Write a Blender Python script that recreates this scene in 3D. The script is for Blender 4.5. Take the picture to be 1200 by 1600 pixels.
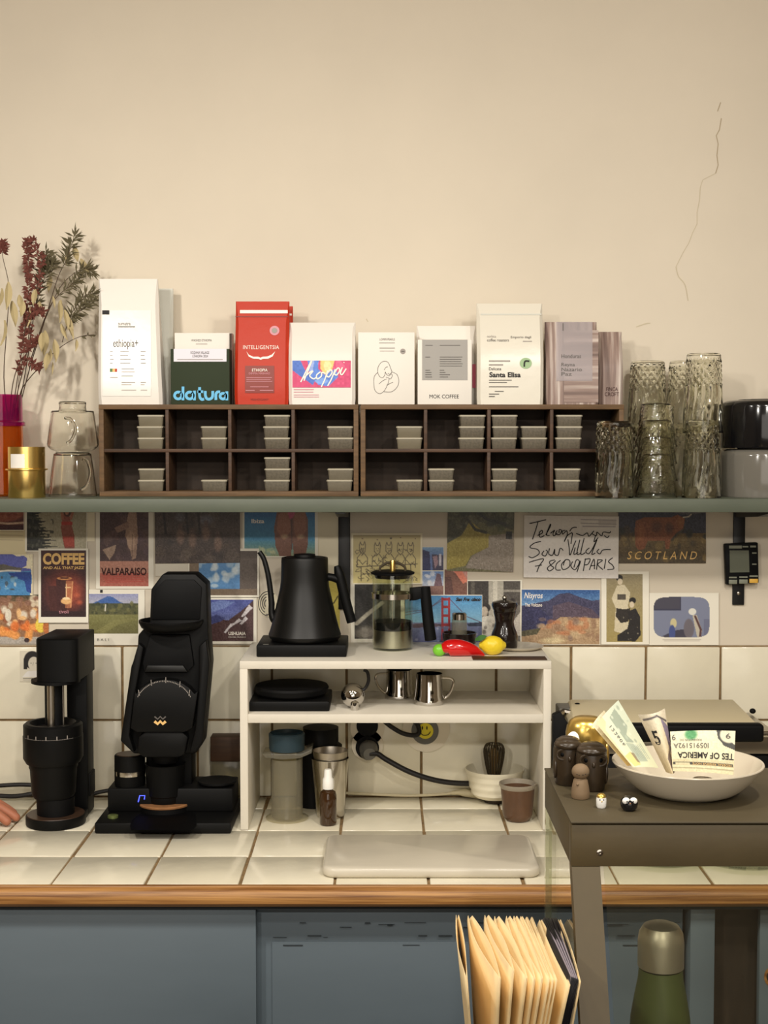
import bpy, bmesh, math, random
import numpy as np
from mathutils import Vector, Matrix

random.seed(7)
scene = bpy.context.scene
for o in list(bpy.data.objects):
    bpy.data.objects.remove(o)
COL = scene.collection

# ------------------------------------------------------------------ camera
FPX = 2150.0                       # focal length in pixels of the 1200x1600 frame
PITCH = math.atan(107 / FPX)
CAMY, CAMZ = -2.71, 1.60
cam_data = bpy.data.cameras.new('camera')
cam_data.sensor_fit = 'VERTICAL'
cam_data.sensor_height = 36.0
cam_data.lens = 36.0 * FPX / 1600.0
cam = bpy.data.objects.new('camera', cam_data)
cam.location = (0, CAMY, CAMZ)
cam.rotation_euler = (math.pi / 2 - PITCH, 0, 0)
COL.objects.link(cam)
scene.camera = cam

# ------------------------------------------------------------------ world, lamps, exposure
world = bpy.data.worlds.new('world')
scene.world = world
world.use_nodes = True
world.node_tree.nodes['Background'].inputs[0].default_value = (1.0, 0.86, 0.68, 1)
world.node_tree.nodes['Background'].inputs[1].default_value = 0.08
scene.view_settings.view_transform = 'Standard'
scene.view_settings.look = 'None'
scene.view_settings.exposure = 0.0
scene.view_settings.gamma = 1.0
scene.view_settings.use_curve_mapping = False

# shaded ceiling lamps in front of the counter (all above or behind the frame)
LAMPS = [((-0.80, -1.45, 2.22), (-0.60, -0.4, 1.15), 39, 152), ((0.48, -1.55, 2.22), (0.45, -0.4, 1.15), 28, 152),
         ((-0.35, -2.10, 2.24), (-0.20, -0.1, 1.25), 11, 140), ((0.95, -2.10, 2.24), (0.65, -0.1, 1.35), 21, 140),
         ((-1.05, -3.10, 2.22), (-0.60, -0.1, 1.80), 54, 130), ((0.33, -3.20, 2.22), (0.60, -0.1, 1.80), 45, 130),
         ((-0.10, -1.45, 2.34), (-0.05, -0.5, 0.90), 20, 135)]
for lloc, laim, lp, lsize in LAMPS:
    ld = bpy.data.lights.new('ceiling_lamp', 'SPOT')
    ld.energy = lp
    ld.color = (1.0, 0.94, 0.85)
    ld.shadow_soft_size = 0.04
    ld.spot_size = math.radians(lsize)
    ld.spot_blend = 1.0
    lo = bpy.data.objects.new('ceiling_lamp', ld)
    lo.location = lloc
    aim = Vector(laim) - Vector(lloc)
    lo.rotation_euler = aim.to_track_quat('-Z', 'Y').to_euler()
    COL.objects.link(lo)

# unseen soft fill light, added behind the camera to lift the shaded areas
wl = bpy.data.lights.new('added_fill_light', 'AREA')
wl.shape = 'RECTANGLE'; wl.size = 2.6; wl.size_y = 1.5
wl.energy = 25; wl.color = (1.0, 0.93, 0.84)
fill_lo = bpy.data.objects.new('added_fill_light', wl)
fill_lo.location = (0.2, -4.95, 1.45)
fill_lo.rotation_euler = (math.pi / 2, 0, 0)
COL.objects.link(fill_lo)
for attr, val in (('max_bounces', 24), ('transmission_bounces', 24), ('transparent_max_bounces', 32)):
    setattr(scene.cycles, attr, val)

# ------------------------------------------------------------------ helpers
CP, SP = math.cos(PITCH), math.sin(PITCH)
def W(x, y, Y):
    """world point on the vertical plane Y that the pixel (x, y) of the photo falls on"""
    u, v = x - 600.0, 800.0 - y
    t = (Y - CAMY) / (FPX * CP + v * SP)
    return Vector((u * t, Y, CAMZ + (-FPX * SP + v * CP) * t))
def G(x, y, Z):
    """world point on the horizontal plane Z"""
    u, v = x - 600.0, 800.0 - y
    t = (Z - CAMZ) / (-FPX * SP + v * CP)
    return Vector((u * t, CAMY + (FPX * CP + v * SP) * t, Z))
def K(Y):
    return (Y - CAMY) / FPX
def lin(c):
    c = [x / 255.0 for x in c]
    return [x / 12.92 if x <= 0.04045 else ((x + 0.055) / 1.055) ** 2.4 for x in c]

ORG = {}
def wtag(o, label=None, cat=None, group=None, kind=None):
    if label: o['label'] = label
    if cat: o['category'] = cat
    if group: o['group'] = group
    if kind: o['kind'] = kind
    return o
def thing(name, label, cat, loc, group=None):
    o = bpy.data.objects.new(name, None)
    o.empty_display_size = 0.02
    o.location = loc
    COL.objects.link(o)
    ORG[o.name] = Vector(loc)
    return wtag(o, label, cat, group)
def org(p):
    return ORG[p.name] if p is not None else Vector((0, 0, 0))

class MB:
    def __init__(self):
        self.v, self.f = [], []
    def add(self, v, f):
        n = len(self.v)
        self.v += [Vector(p) for p in v]
        self.f += [tuple(i + n for i in q) for q in f]
        return self
    def box(self, x0, x1, y0, y1, z0, z1, b=0.0, seg=2):
        if x0 > x1: x0, x1 = x1, x0
        if y0 > y1: y0, y1 = y1, y0
        if z0 > z1: z0, z1 = z1, z0
        v = [(x0, y0, z0), (x1, y0, z0), (x1, y1, z0), (x0, y1, z0), (x0, y0, z1), (x1, y0, z1), (x1, y1, z1), (x0, y1, z1)]
        f = [(0, 3, 2, 1), (4, 5, 6, 7), (0, 1, 5, 4), (1, 2, 6, 5), (2, 3, 7, 6), (3, 0, 4, 7)]
        return self.bev(v, f, b, seg)
    def bev(self, v, f, b, seg=2):
        if b <= 0:
            return self.add(v, f)
        bm = bmesh.new()
        vs = [bm.verts.new(p) for p in v]
        for q in f: bm.faces.new([vs[i] for i in q])
        bmesh.ops.recalc_face_normals(bm, faces=bm.faces)
        bmesh.ops.bevel(bm, geom=list(bm.edges), offset=b, segments=seg, profile=0.5, affect='EDGES', clamp_overlap=True)
        bm.verts.index_update()
        vv = [p.co.copy() for p in bm.verts]
        ff = [tuple(p.index for p in q.verts) for q in bm.faces]
        bm.free()
        return self.add(vv, ff)
    def pbox(self, x0, x1, y0, y1, Yf, depth, b=0.0):
        a = W(x0, y1, Yf); c = W(x1, y0, Yf)
        return self.box(a.x, c.x, Yf, Yf + depth, a.z, c.z, b)
    def lathe(self, cx, cy, prof, seg=40, fn=None, cap=True):
        v, f, rows = [], [], []
        for pr in prof:
            r, z = pr[0], pr[1]; wave = len(pr) == 2 or pr[2]
            if r < 1e-6:
                rows.append([len(v)]); v.append((cx, cy, z))
            else:
                row = []
                for i in range(seg):
                    a = 2 * math.pi * i / seg
                    rr = r if (fn is None or not wave) else r + fn(a, z)
                    row.append(len(v)); v.append((cx + rr * math.cos(a), cy + rr * math.sin(a), z))
                rows.append(row)
        for a, b in zip(rows, rows[1:]):
            if len(a) == 1 and len(b) == 1: continue
            for i in range(seg):
                j = (i + 1) % seg
                if len(a) == 1: f.append((a[0], b[j], b[i]))
                elif len(b) == 1: f.append((a[i], a[j], b[0]))
                else: f.append((a[i], a[j], b[j], b[i]))
        if cap:
            if len(rows[0]) > 1: f.append(tuple(reversed(rows[0])))
            if len(rows[-1]) > 1: f.append(tuple(rows[-1]))
        return self.add(v, f)
    def plathe(self, cx, Yc, prof, seg=40, cap=True, fn=None):
        X = W(cx, 693, Yc).x; k = K(Yc)
        return self.lathe(X, Yc, [(h * k, W(cx, y, Yc).z) for h, y in prof], seg, fn, cap)
    def tube(self, pts, r, seg=10, cap=True, smooth=0):
        pts = [Vector(p) for p in pts]
        n = len(pts)
        rs = list(r) if isinstance(r, (list, tuple)) else [r] * n
        if smooth:
            q, qr = [], []
            for i in range(n - 1):
                p0, p1, p2, p3 = pts[max(i - 1, 0)], pts[i], pts[i + 1], pts[min(i + 2, n - 1)]
                for s in range(smooth):
                    t = s / smooth
                    q.append(0.5 * ((2 * p1) + (p2 - p0) * t + (2 * p0 - 5 * p1 + 4 * p2 - p3) * t * t + (3 * p1 - p0 - 3 * p2 + p3) * t ** 3))
                    qr.append(rs[i] * (1 - t) + rs[i + 1] * t)
            q.append(pts[-1]); qr.append(rs[-1])
            pts, rs, n = q, qr, len(q)
        v, f = [], []
        up = None
        for i in range(n):
            d = (pts[min(i + 1, n - 1)] - pts[max(i - 1, 0)]).normalized()
            if up is None:
                up = Vector((0, 0, 1)) if abs(d.z) < 0.9 else Vector((0, 1, 0))
            a = d.cross(up)
            if a.length < 1e-5: a = d.cross(Vector((1, 0, 0)))
            a.normalize(); b = a.cross(d).normalized(); up = b
            for s in range(seg):
                t = 2 * math.pi * s / seg
                v.append(pts[i] + a * (rs[i] * math.cos(t)) + b * (rs[i] * math.sin(t)))
        for i in range(n - 1):
            for s in range(seg):
                t = (s + 1) % seg
                f.append((i * seg + s, i * seg + t, (i + 1) * seg + t, (i + 1) * seg + s))
        if cap:
            f.append(tuple(range(seg))[::-1]); f.append(tuple((n - 1) * seg + s for s in range(seg)))
        return self.add(v, f)
    def prism(self, poly, y0, y1, b=0.0):
        n = len(poly)
        v = [(x, y0, z) for x, z in poly] + [(x, y1, z) for x, z in poly]
        f = [tuple(range(n)), tuple(range(2 * n - 1, n - 1, -1))]
        f += [(i, i + n, (i + 1) % n + n, (i + 1) % n) for i in range(n)]
        return self.bev(v, f, b)
    def pprism(self, ppoly, Yf, depth, b=0.0):
        return self.prism([(W(x, y, Yf).x, W(x, y, Yf).z) for x, y in ppoly], Yf, Yf + depth, b)
    def ell(self, c, r, seg=20, rings=12, fn=None):
        v, f = [], []
        c = Vector(c)
        if not isinstance(r, (list, tuple)): r = (r, r, r)
        v.append(c + Vector((0, 0, -r[2])))
        for i in range(1, rings):
            p = math.pi * i / rings - math.pi / 2
            for s in range(seg):
                a = 2 * math.pi * s / seg
                q = Vector((math.cos(p) * math.cos(a) * r[0], math.cos(p) * math.sin(a) * r[1], math.sin(p) * r[2]))
                if fn: q = fn(q)
                v.append(c + q)
        v.append(c + Vector((0, 0, r[2])))
        for s in range(seg):
            f.append((0, 1 + (s + 1) % seg, 1 + s))
            b = 1 + (rings - 2) * seg
            f.append((b + s, b + (s + 1) % seg, len(v) - 1))
        for i in range(rings - 2):
            for s in range(seg):
                t = (s + 1) % seg
                f.append((1 + i * seg + s, 1 + i * seg + t, 1 + (i + 1) * seg + t, 1 + (i + 1) * seg + s))
        return self.add(v, f)
    def loft(self, rings, cap=True):
        n = len(rings[0]); v, f = [], []
        for r in rings: v += list(r)
        for i in range(len(rings) - 1):
            for s in range(n):
                t = (s + 1) % n
                f.append((i * n + s, i * n + t, (i + 1) * n + t, (i + 1) * n + s))
        if cap:
            f.append(tuple(range(n))[::-1]); f.append(tuple((len(rings) - 1) * n + s for s in range(n)))
        return self.add(v, f)
    def grid(self, fn, nu, nv):
        v = [fn(i / nu, j / nv) for j in range(nv + 1) for i in range(nu + 1)]
        f = [(j * (nu + 1) + i, j * (nu + 1) + i + 1, (j + 1) * (nu + 1) + i + 1, (j + 1) * (nu + 1) + i) for j in range(nv) for i in range(nu)]
        return self.add(v, f)
    def xf(self, m):
        self.v = [m @ p for p in self.v]
        return self
    def rot(self, c, axis, deg):
        c = Vector(c)
        m = Matrix.Translation(c) @ Matrix.Rotation(math.radians(deg), 4, axis) @ Matrix.Translation(-c)
        return self.xf(m)
    def build(self, name, mat, parent=None, ang=35, origin=None, recalc=True):
        if parent is not None:
            o0 = org(parent)
        elif origin is not None:
            o0 = Vector(origin)
        else:
            xs = [p.x for p in self.v]; ys = [p.y for p in self.v]; zs = [p.z for p in self.v]
            o0 = Vector(((min(xs) + max(xs)) / 2, (min(ys) + max(ys)) / 2, min(zs)))
        me = bpy.data.meshes.new(name)
        me.from_pydata([tuple(p - o0) for p in self.v], [], self.f)
        if recalc:
            bm = bmesh.new(); bm.from_mesh(me)
            bmesh.ops.recalc_face_normals(bm, faces=bm.faces)
            bm.to_mesh(me); bm.free()
        me.polygons.foreach_set('use_smooth', [True] * len(me.polygons))
        me.set_sharp_from_angle(angle=math.radians(ang))
        if mat is not None: me.materials.append(MAT[mat] if isinstance(mat, str) else mat)
        o = bpy.data.objects.new(name, me)
        COL.objects.link(o)
        if parent is not None:
            o.parent = parent
        else:
            o.location = o0
        ORG[o.name] = o0
        return o

# ------------------------------------------------------------------ materials
MAT = {}
def M(name, rgb, rough=0.5, metal=0.0, trans=0.0, ior=1.45, noise=None, bump=None, emit=None, coat=0.0, aniso=0.0, spec=None, stretch=(1, 1, 1), rgb2=None):
    m = bpy.data.materials.new(name); m.use_nodes = True
    nt = m.node_tree; N = nt.nodes; L = nt.links
    p = N['Principled BSDF']
    c = lin(rgb)
    p.inputs['Base Color'].default_value = (*c, 1)
    p.inputs['Roughness'].default_value = rough
    p.inputs['Metallic'].default_value = metal
    p.inputs['Transmission Weight'].default_value = trans
    p.inputs['IOR'].default_value = ior
    if coat: p.inputs['Coat Weight'].default_value = coat
    if spec is not None: p.inputs['Specular IOR Level'].default_value = spec
    if emit:
        p.inputs['Emission Color'].default_value = (*lin(emit[0]), 1)
        p.inputs['Emission Strength'].default_value = emit[1]
    if noise or bump:
        tc = N.new('ShaderNodeTexCoord'); mp = N.new('ShaderNodeMapping')
        mp.inputs['Scale'].default_value = stretch
        L.new(tc.outputs['Object'], mp.inputs['Vector'])
    if noise:
        nz = N.new('ShaderNodeTexNoise'); nz.inputs['Scale'].default_value = noise[0]
        nz.inputs['Detail'].default_value = 6; nz.inputs['Roughness'].default_value = 0.6
        L.new(mp.outputs[0], nz.inputs['Vector'])
        rp = N.new('ShaderNodeValToRGB')
        rp.color_ramp.elements[0].position = 0.32; rp.color_ramp.elements[1].position = 0.68
        c2 = lin(rgb2) if rgb2 else [x * (1 - noise[1]) for x in c]
        rp.color_ramp.elements[0].color = (*c2, 1); rp.color_ramp.elements[1].color = (*c, 1)
        L.new(nz.outputs['Fac'], rp.inputs[0]); L.new(rp.outputs[0], p.inputs['Base Color'])
    if bump:
        nb = N.new('ShaderNodeTexNoise'); nb.inputs['Scale'].default_value = bump[0]; nb.inputs['Detail'].default_value = 4
        L.new(mp.outputs[0], nb.inputs['Vector'])
        bp = N.new('ShaderNodeBump'); bp.inputs['Strength'].default_value = bump[1]; bp.inputs['Distance'].default_value = 0.01
        L.new(nb.outputs['Fac'], bp.inputs['Height']); L.new(bp.outputs[0], p.inputs['Normal'])
    MAT[name] = m
    return m
def thin_glass(name, tint=(255, 255, 255), gloss=1.0, ior=1.45, rough=0.02, body=0.0, body_rgb=(200, 200, 190)):
    m = bpy.data.materials.new(name); m.use_nodes = True
    nt = m.node_tree; N = nt.nodes; L = nt.links
    N.remove(N['Principled BSDF'])
    out = N['Material Output']
    tr = N.new('ShaderNodeBsdfTransparent'); tr.inputs[0].default_value = (*lin(tint), 1)
    gl = N.new('ShaderNodeBsdfGlossy'); gl.inputs['Roughness'].default_value = rough
    gl.inputs['Color'].default_value = (gloss, gloss, gloss, 1)
    fr = N.new('ShaderNodeFresnel'); fr.inputs['IOR'].default_value = ior
    mx = N.new('ShaderNodeMixShader')
    # thin walls: the same Fresnel on the way in and on the way out
    ge = N.new('ShaderNodeNewGeometry'); im = N.new('ShaderNodeMix'); im.data_type = 'FLOAT'
    im.inputs[2].default_value = ior; im.inputs[3].default_value = 1.0 / ior
    L.new(ge.outputs['Backfacing'], im.inputs[0]); L.new(im.outputs[0], fr.inputs['IOR'])
    L.new(fr.outputs[0], mx.inputs[0])
    if body > 0:
        df = N.new('ShaderNodeBsdfDiffuse'); df.inputs[0].default_value = (*lin(body_rgb), 1)
        m2 = N.new('ShaderNodeMixShader'); m2.inputs[0].default_value = body
        L.new(tr.outputs[0], m2.inputs[1]); L.new(df.outputs[0], m2.inputs[2]); L.new(m2.outputs[0], mx.inputs[1])
    else:
        L.new(tr.outputs[0], mx.inputs[1])
    L.new(gl.outputs[0], mx.inputs[2]); L.new(mx.outputs[0], out.inputs[0])
    MAT[name] = m
    return m

M('plaster', (219, 208, 189), 0.75, noise=(2.2, 0.07), bump=(9, 0.12))
M('crack', (176, 160, 134), 0.9)
M('scuff', (198, 186, 160), 0.9)
M('room_paint', (214, 200, 176), 0.9)
M('room_floor', (110, 92, 74), 0.6, noise=(6, 0.3))
M('tile', (238, 231, 209), 0.16, noise=(9, 0.08), bump=(14, 0.12))
M('tile_b', (232, 224, 200), 0.2, noise=(7, 0.1), bump=(12, 0.16))
M('grout', (150, 122, 84), 0.9, noise=(60, 0.45))
M('grill_lid', (214, 200, 164), 0.5)
M('cap_steel', (176, 168, 152), 0.4, metal=0.7)
M('oak', (196, 144, 82), 0.4, noise=(16, 0.5), stretch=(0.22, 6, 11), rgb2=(112, 68, 28), bump=(30, 0.06))
M('shelf_paint', (88, 94, 80), 0.5, noise=(30, 0.16), stretch=(0.4, 1, 1))
M('blue_paint', (98, 110, 118), 0.45, noise=(20, 0.05), stretch=(0.3, 1, 1))
M('blue_dark', (52, 58, 62), 0.6)
M('void', (24, 22, 20), 0.95)
M('old_board', (62, 50, 38), 0.85, noise=(18, 0.5), stretch=(3, 1, .5))
M('black_metal', (22, 22, 23), 0.45)
M('black_powder', (11, 11, 11), 0.5, spec=0.2)
M('black_soft', (9, 9, 10), 0.6, spec=0.2)
M('black_gloss', (5, 5, 6), 0.55, spec=0.15)
M('kettle_black', (13, 13, 12), 0.42, spec=0.4)
M('walnut', (82, 56, 36), 0.6, noise=(16, 0.55), stretch=(0.5, 6, 6))
M('walnut_edge', (112, 84, 54), 0.65, noise=(22, 0.5), stretch=(0.6, 8, 6))
M('case_inside', (50, 38, 28), 0.8, noise=(25, 0.4))
M('tub', (112, 104, 88), 0.35, noise=(120, 0.18))
M('tub_lid', (166, 158, 138), 0.35)
M('tub_beans', (106, 98, 84), 0.4, noise=(260, 0.35))
M('tub_plain', (116, 108, 90), 0.4)
M('bag_white', (226, 220, 211), 0.45, bump=(22, 0.10))
M('bag_grey', (206, 206, 196), 0.45, bump=(22, 0.08))
M('label_white', (232, 227, 219), 0.3, bump=(18, 0.10))
M('carton_white', (228, 222, 212), 0.55)
M('carton_green', (42, 52, 32), 0.8)
M('label_grey', (160, 156, 150), 0.6)
M('label_lilac', (222, 218, 226), 0.5)
M('bag_red', (184, 46, 16), 0.55, bump=(24, 0.14))
M('label_brown', (132, 48, 38), 0.5)
M('bag_clear', (220, 214, 199), 0.3, bump=(20, 0.12))
M('ink', (34, 32, 32), 0.7)
M('ink_grey', (96, 91, 87), 0.7)
M('ink_light', (158, 150, 143), 0.7)
M('ink_pink', (214, 150, 160), 0.7)
M('ink_white', (246, 238, 226), 0.6)
M('ink_blue', (104, 184, 226), 0.6)
M('ink_cream', (232, 190, 122), 0.7)
M('ink_brown', (64, 30, 28), 0.7)
M('ink_red', (188, 58, 40), 0.7)
M('pink_block', (206, 86, 112), 0.5)
M('green_dot', (156, 184, 140), 0.6)
M('paper', (240, 234, 218), 0.7)
M('paper_cream', (236, 226, 198), 0.7)
M('magenta_glass', (186, 26, 122), 0.05, trans=0.85)
M('orange_glass', (226, 122, 30), 0.05, trans=0.85)
M('brass', (240, 206, 124), 0.26, metal=1.0)
M('steel', (196, 190, 180), 0.18, metal=1.0)
M('steel_brushed', (186, 178, 165), 0.32, metal=1.0)
M('chrome', (205, 202, 198), 0.06, metal=1.0)
M('bench_white', (224, 217, 202), 0.5, noise=(40, 0.04))
M('marble', (216, 208, 190), 0.22, noise=(5, 0.10), stretch=(1, 3, 1))
M('bronze_paint', (84, 72, 47), 0.48, noise=(12, 0.16), bump=(60, 0.03))
M('bronze_top', (76, 67, 48), 0.5, noise=(9, 0.12))
M('ceramic_white', (200, 190, 170), 0.25)
M('ceramic_cream', (236, 228, 204), 0.3)
M('ceramic_black', (16, 16, 18), 0.12, coat=0.3)
M('ceramic_grey', (108, 104, 96), 0.14, coat=0.3)
M('cup_brown', (100, 72, 52), 0.3, noise=(30, 0.3))
M('cup_rim', (150, 140, 124), 0.3)
M('foot_dark', (52, 42, 32), 0.7)
M('teal_plastic', (36, 56, 66), 0.45)
M('amber_glass', (56, 34, 14), 0.08, coat=0.5)
M('white_plastic', (242, 240, 234), 0.4)
M('socket_plastic', (226, 216, 196), 0.35)
M('grey_plastic', (104, 102, 96), 0.5)
M('cable_black', (24, 20, 20), 0.55)
M('cable_cream', (206, 194, 160), 0.5)
M('bamboo', (120, 96, 58), 0.6)
M('bamboo_dark', (62, 52, 34), 0.65)
M('cork', (156, 108, 66), 0.8, noise=(90, 0.3))
M('grinder_top', (64, 46, 34), 0.4)
M('knob_green', (128, 140, 84), 0.35, metal=0.6)
M('led_blue', (70, 80, 255), 0.5, emit=((70, 85, 255), 2.2))
M('smiley_yellow', (232, 214, 40), 0.5)
M('chili_red', (200, 22, 22), 0.16, coat=0.5)
M('chili_green', (120, 196, 52), 0.3)
M('lemon', (240, 210, 50), 0.35, bump=(90, 0.2))
M('leaf_green', (62, 110, 48), 0.5)
M('mill_black', (26, 18, 16), 0.18, coat=0.3)
M('owl_brown', (62, 50, 36), 0.32, noise=(30, 0.3))
M('owl_gold', (214, 180, 96), 0.28, metal=0.9)
M('clay', (128, 106, 80), 0.7, noise=(40, 0.12))
M('kraft', (242, 216, 166), 0.7, noise=(25, 0.06))
M('sleeve_black', (24, 22, 26), 0.5)
M('sleeve_edge', (150, 140, 150), 0.5)
M('bottle_green', (78, 88, 50), 0.5)
M('skin', (176, 112, 84), 0.55, bump=(60, 0.05))
M('sleeve_cloth', (60, 64, 74), 0.9)
M('stem_dark', (70, 52, 38), 0.8)
M('leaf_olive', (92, 84, 60), 0.8)
M('flower_red', (104, 56, 46), 0.85)
M('leaf_beige', (186, 168, 124), 0.75, noise=(40, 0.2))
M('lcd', (104, 108, 92), 0.35)
M('button_grey', (130, 132, 116), 0.5)
M('button_yellow', (226, 176, 72), 0.5)
M('blush', (200, 110, 90), 0.6)
thin_glass('glass_thin', (250, 252, 246), ior=1.5)
thin_glass('glass_pane', (250, 251, 245), ior=1.45)
thin_glass('glass_edge', (236, 238, 226), ior=1.5, body=0.12, body_rgb=(170, 170, 145))
thin_glass('glass_frost', (226, 222, 206), ior=1.4, body=0.13, body_rgb=(206, 202, 186), rough=0.15)
#thin_glass('glass_cut', (234, 234, 220), ior=1.75, rough=0.04, body=0.06, body_rgb=(220, 215, 195))
#thin_glass('glass_hammered', (236, 234, 218), ior=1.8, rough=0.05, body=0.05, body_rgb=(220, 215, 195))
def cut_glass(name, ior=1.5, clear=0.4, tint=(240, 240, 230)):
    m = bpy.data.materials.new(name); m.use_nodes = True
    nt = m.node_tree; N = nt.nodes; L = nt.links
    N.remove(N['Principled BSDF'])
    gl = N.new('ShaderNodeBsdfGlass'); gl.inputs['IOR'].default_value = ior; gl.inputs['Roughness'].default_value = 0.015
    gl.inputs[0].default_value = (*lin(tint), 1)
    tr = N.new('ShaderNodeBsdfTransparent'); tr.inputs[0].default_value = (*lin(tint), 1)
    mx = N.new('ShaderNodeMixShader'); mx.inputs[0].default_value = clear
    L.new(gl.outputs[0], mx.inputs[1]); L.new(tr.outputs[0], mx.inputs[2]); L.new(mx.outputs[0], N['Material Output'].inputs[0])
    MAT[name] = m
cut_glass('glass_cut', 1.5, 0.0, (252, 252, 248)); cut_glass('glass_hammered', 1.5, 0.0, (252, 252, 248)); cut_glass('glass_mug', 1.47, 0.0, (254, 254, 252))
def stripe_mat(name):
    m = M(name, (120, 100, 92), 0.5)
    nt = m.node_tree; N = nt.nodes; L = nt.links
    tc = N.new('ShaderNodeTexCoord'); mp = N.new('ShaderNodeMapping')
    mp.inputs['Scale'].default_value = (95, 1, 5) if name == 'stripe_vertical' else (3, 1, 70)
    nz = N.new('ShaderNodeTexNoise'); nz.inputs['Scale'].default_value = 1.0; nz.inputs['Detail'].default_value = 5
    rp = N.new('ShaderNodeValToRGB')
    e = rp.color_ramp.elements
    e[0].position = 0.28; e[0].color = (*lin((82, 62, 58)), 1)
    e[1].position = 0.72; e[1].color = (*lin((216, 204, 194)), 1)
    x = e.new(0.5); x.color = (*lin((146, 124, 114)), 1)
    L.new(tc.outputs['Object'], mp.inputs[0]); L.new(mp.outputs[0], nz.inputs['Vector'])
    L.new(nz.outputs['Fac'], rp.inputs[0]); L.new(rp.outputs[0], N['Principled BSDF'].inputs['Base Color'])
stripe_mat('stripe_vertical'); stripe_mat('stripe_horizontal')
def print_mat():
    m = bpy.data.materials.new('print'); m.use_nodes = True
    p = m.node_tree.nodes['Principled BSDF']
    a = m.node_tree.nodes.new('ShaderNodeVertexColor'); a.layer_name = 'ink'
    m.node_tree.links.new(a.outputs[0], p.inputs['Base Color'])
    p.inputs['Roughness'].default_value = 0.45
    MAT['print'] = m
print_mat()

# ------------------------------------------------------------------ lettering and prints
_TC = {}
def text_mesh(s, bold=0.0, shear=0.0, space=1.0):
    key = (s, bold, shear, space)
    if key in _TC: return _TC[key]
    cu = bpy.data.curves.new('tmp_text', 'FONT'); cu.body = s; cu.size = 1.0
    cu.offset = bold; cu.shear = shear; cu.space_character = space; cu.resolution_u = 3
    o = bpy.data.objects.new('tmp_text', cu)
    me = bpy.data.meshes.new_from_object(o)
    v = [p.co.copy() for p in me.vertices]; f = [tuple(q.vertices) for q in me.polygons]
    bpy.data.objects.remove(o); bpy.data.curves.remove(cu); bpy.data.meshes.remove(me)
    x0 = min(p.x for p in v); x1 = max(p.x for p in v); y0 = min(p.y for p in v); y1 = max(p.y for p in v)
    vv = [((p.x - x0) / (x1 - x0), (p.y - y0) / (y1 - y0)) for p in v]
    _TC[key] = (vv, f)
    return vv, f
def surf(px, py, Yf):
    """point on a surface Y = Yf(X, Z) (or a constant) under the pixel"""
    if not callable(Yf): return W(px, py, Yf)
    Y = -0.1
    for _ in range(4):
        p = W(px, py, Y); Y = Yf(p.x, p.z)
    return W(px, py, Y)
OFF = Vector((0, -0.0007, 0))
def T(parent, s, x0, x1, y0, y1, Yf, mat='ink', bold=0.0, shear=0.0, flip=False, name='lettering', space=1.0, slope=0.0, off=OFF):
    vv, f = text_mesh(s, bold, shear, space)
    b = MB()
    pts = []
    for u, v in vv:
        if flip: u, v = 1 - u, 1 - v
        pts.append(surf(x0 + (x1 - x0) * u, y1 - (y1 - y0) * v + slope * (u - .5) * (x1 - x0), Yf) + off)
    b.add(pts, f)
    return b.build(name, mat, parent, recalc=False)
def R(parent, rects, Yf, mat, name='print_block', off=OFF):
    """flat printed rectangles, one mesh; rects in pixels"""
    b = MB()
    for x0, x1, y0, y1 in rects:
        n = max(1, int((y1 - y0) / 8)) if callable(Yf) else 1
        m = max(1, int((x1 - x0) / 8)) if callable(Yf) else 1
        b.grid(lambda u, v: surf(x0 + (x1 - x0) * u, y1 - (y1 - y0) * v, Yf) + off, m, n)
    return b.build(name, mat, parent, recalc=False)
def strokes(parent, lines, Yf, mat, w=0.8, name='drawing', off=OFF, smooth=True):
    """ribbons of a pen line, pixels"""
    b = MB()
    for ln in lines:
        pts = [Vector((x, y)) for x, y in ln]
        if smooth and len(pts) > 2:
            q = []
            for i in range(len(pts) - 1):
                p0, p1, p2, p3 = pts[max(i - 1, 0)], pts[i], pts[i + 1], pts[min(i + 2, len(pts) - 1)]
                for s in range(5):
                    t = s / 5
                    q.append(0.5 * ((2 * p1) + (p2 - p0) * t + (2 * p0 - 5 * p1 + 4 * p2 - p3) * t * t + (3 * p1 - p0 - 3 * p2 + p3) * t ** 3))
            q.append(pts[-1]); pts = q
        v, f = [], []
        for i, p in enumerate(pts):
            d = pts[min(i + 1, len(pts) - 1)] - pts[max(i - 1, 0)]
            if d.length < 1e-6: d = Vector((1, 0))
            d.normalize(); n = Vector((-d.y, d.x)) * (w / 2)
            v += [surf(p.x + n.x, p.y + n.y, Yf) + off, surf(p.x - n.x, p.y - n.y, Yf) + off]
        for i in range(len(pts) - 1): f.append((2 * i, 2 * i + 1, 2 * i + 3, 2 * i + 2))
        b.add(v, f)
    return b.build(name, mat, parent, recalc=False)
def disc(parent, cx, cy, rx, ry, Yf, mat, name='printed_dot', off=OFF):
    b = MB(); n = 28
    pts = [surf(cx + rx * math.cos(2 * math.pi * i / n), cy + ry * math.sin(2 * math.pi * i / n), Yf) + off for i in range(n)]
    b.add(pts, [tuple(range(n))])
    return b.build(name, mat, parent, recalc=False)

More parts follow.
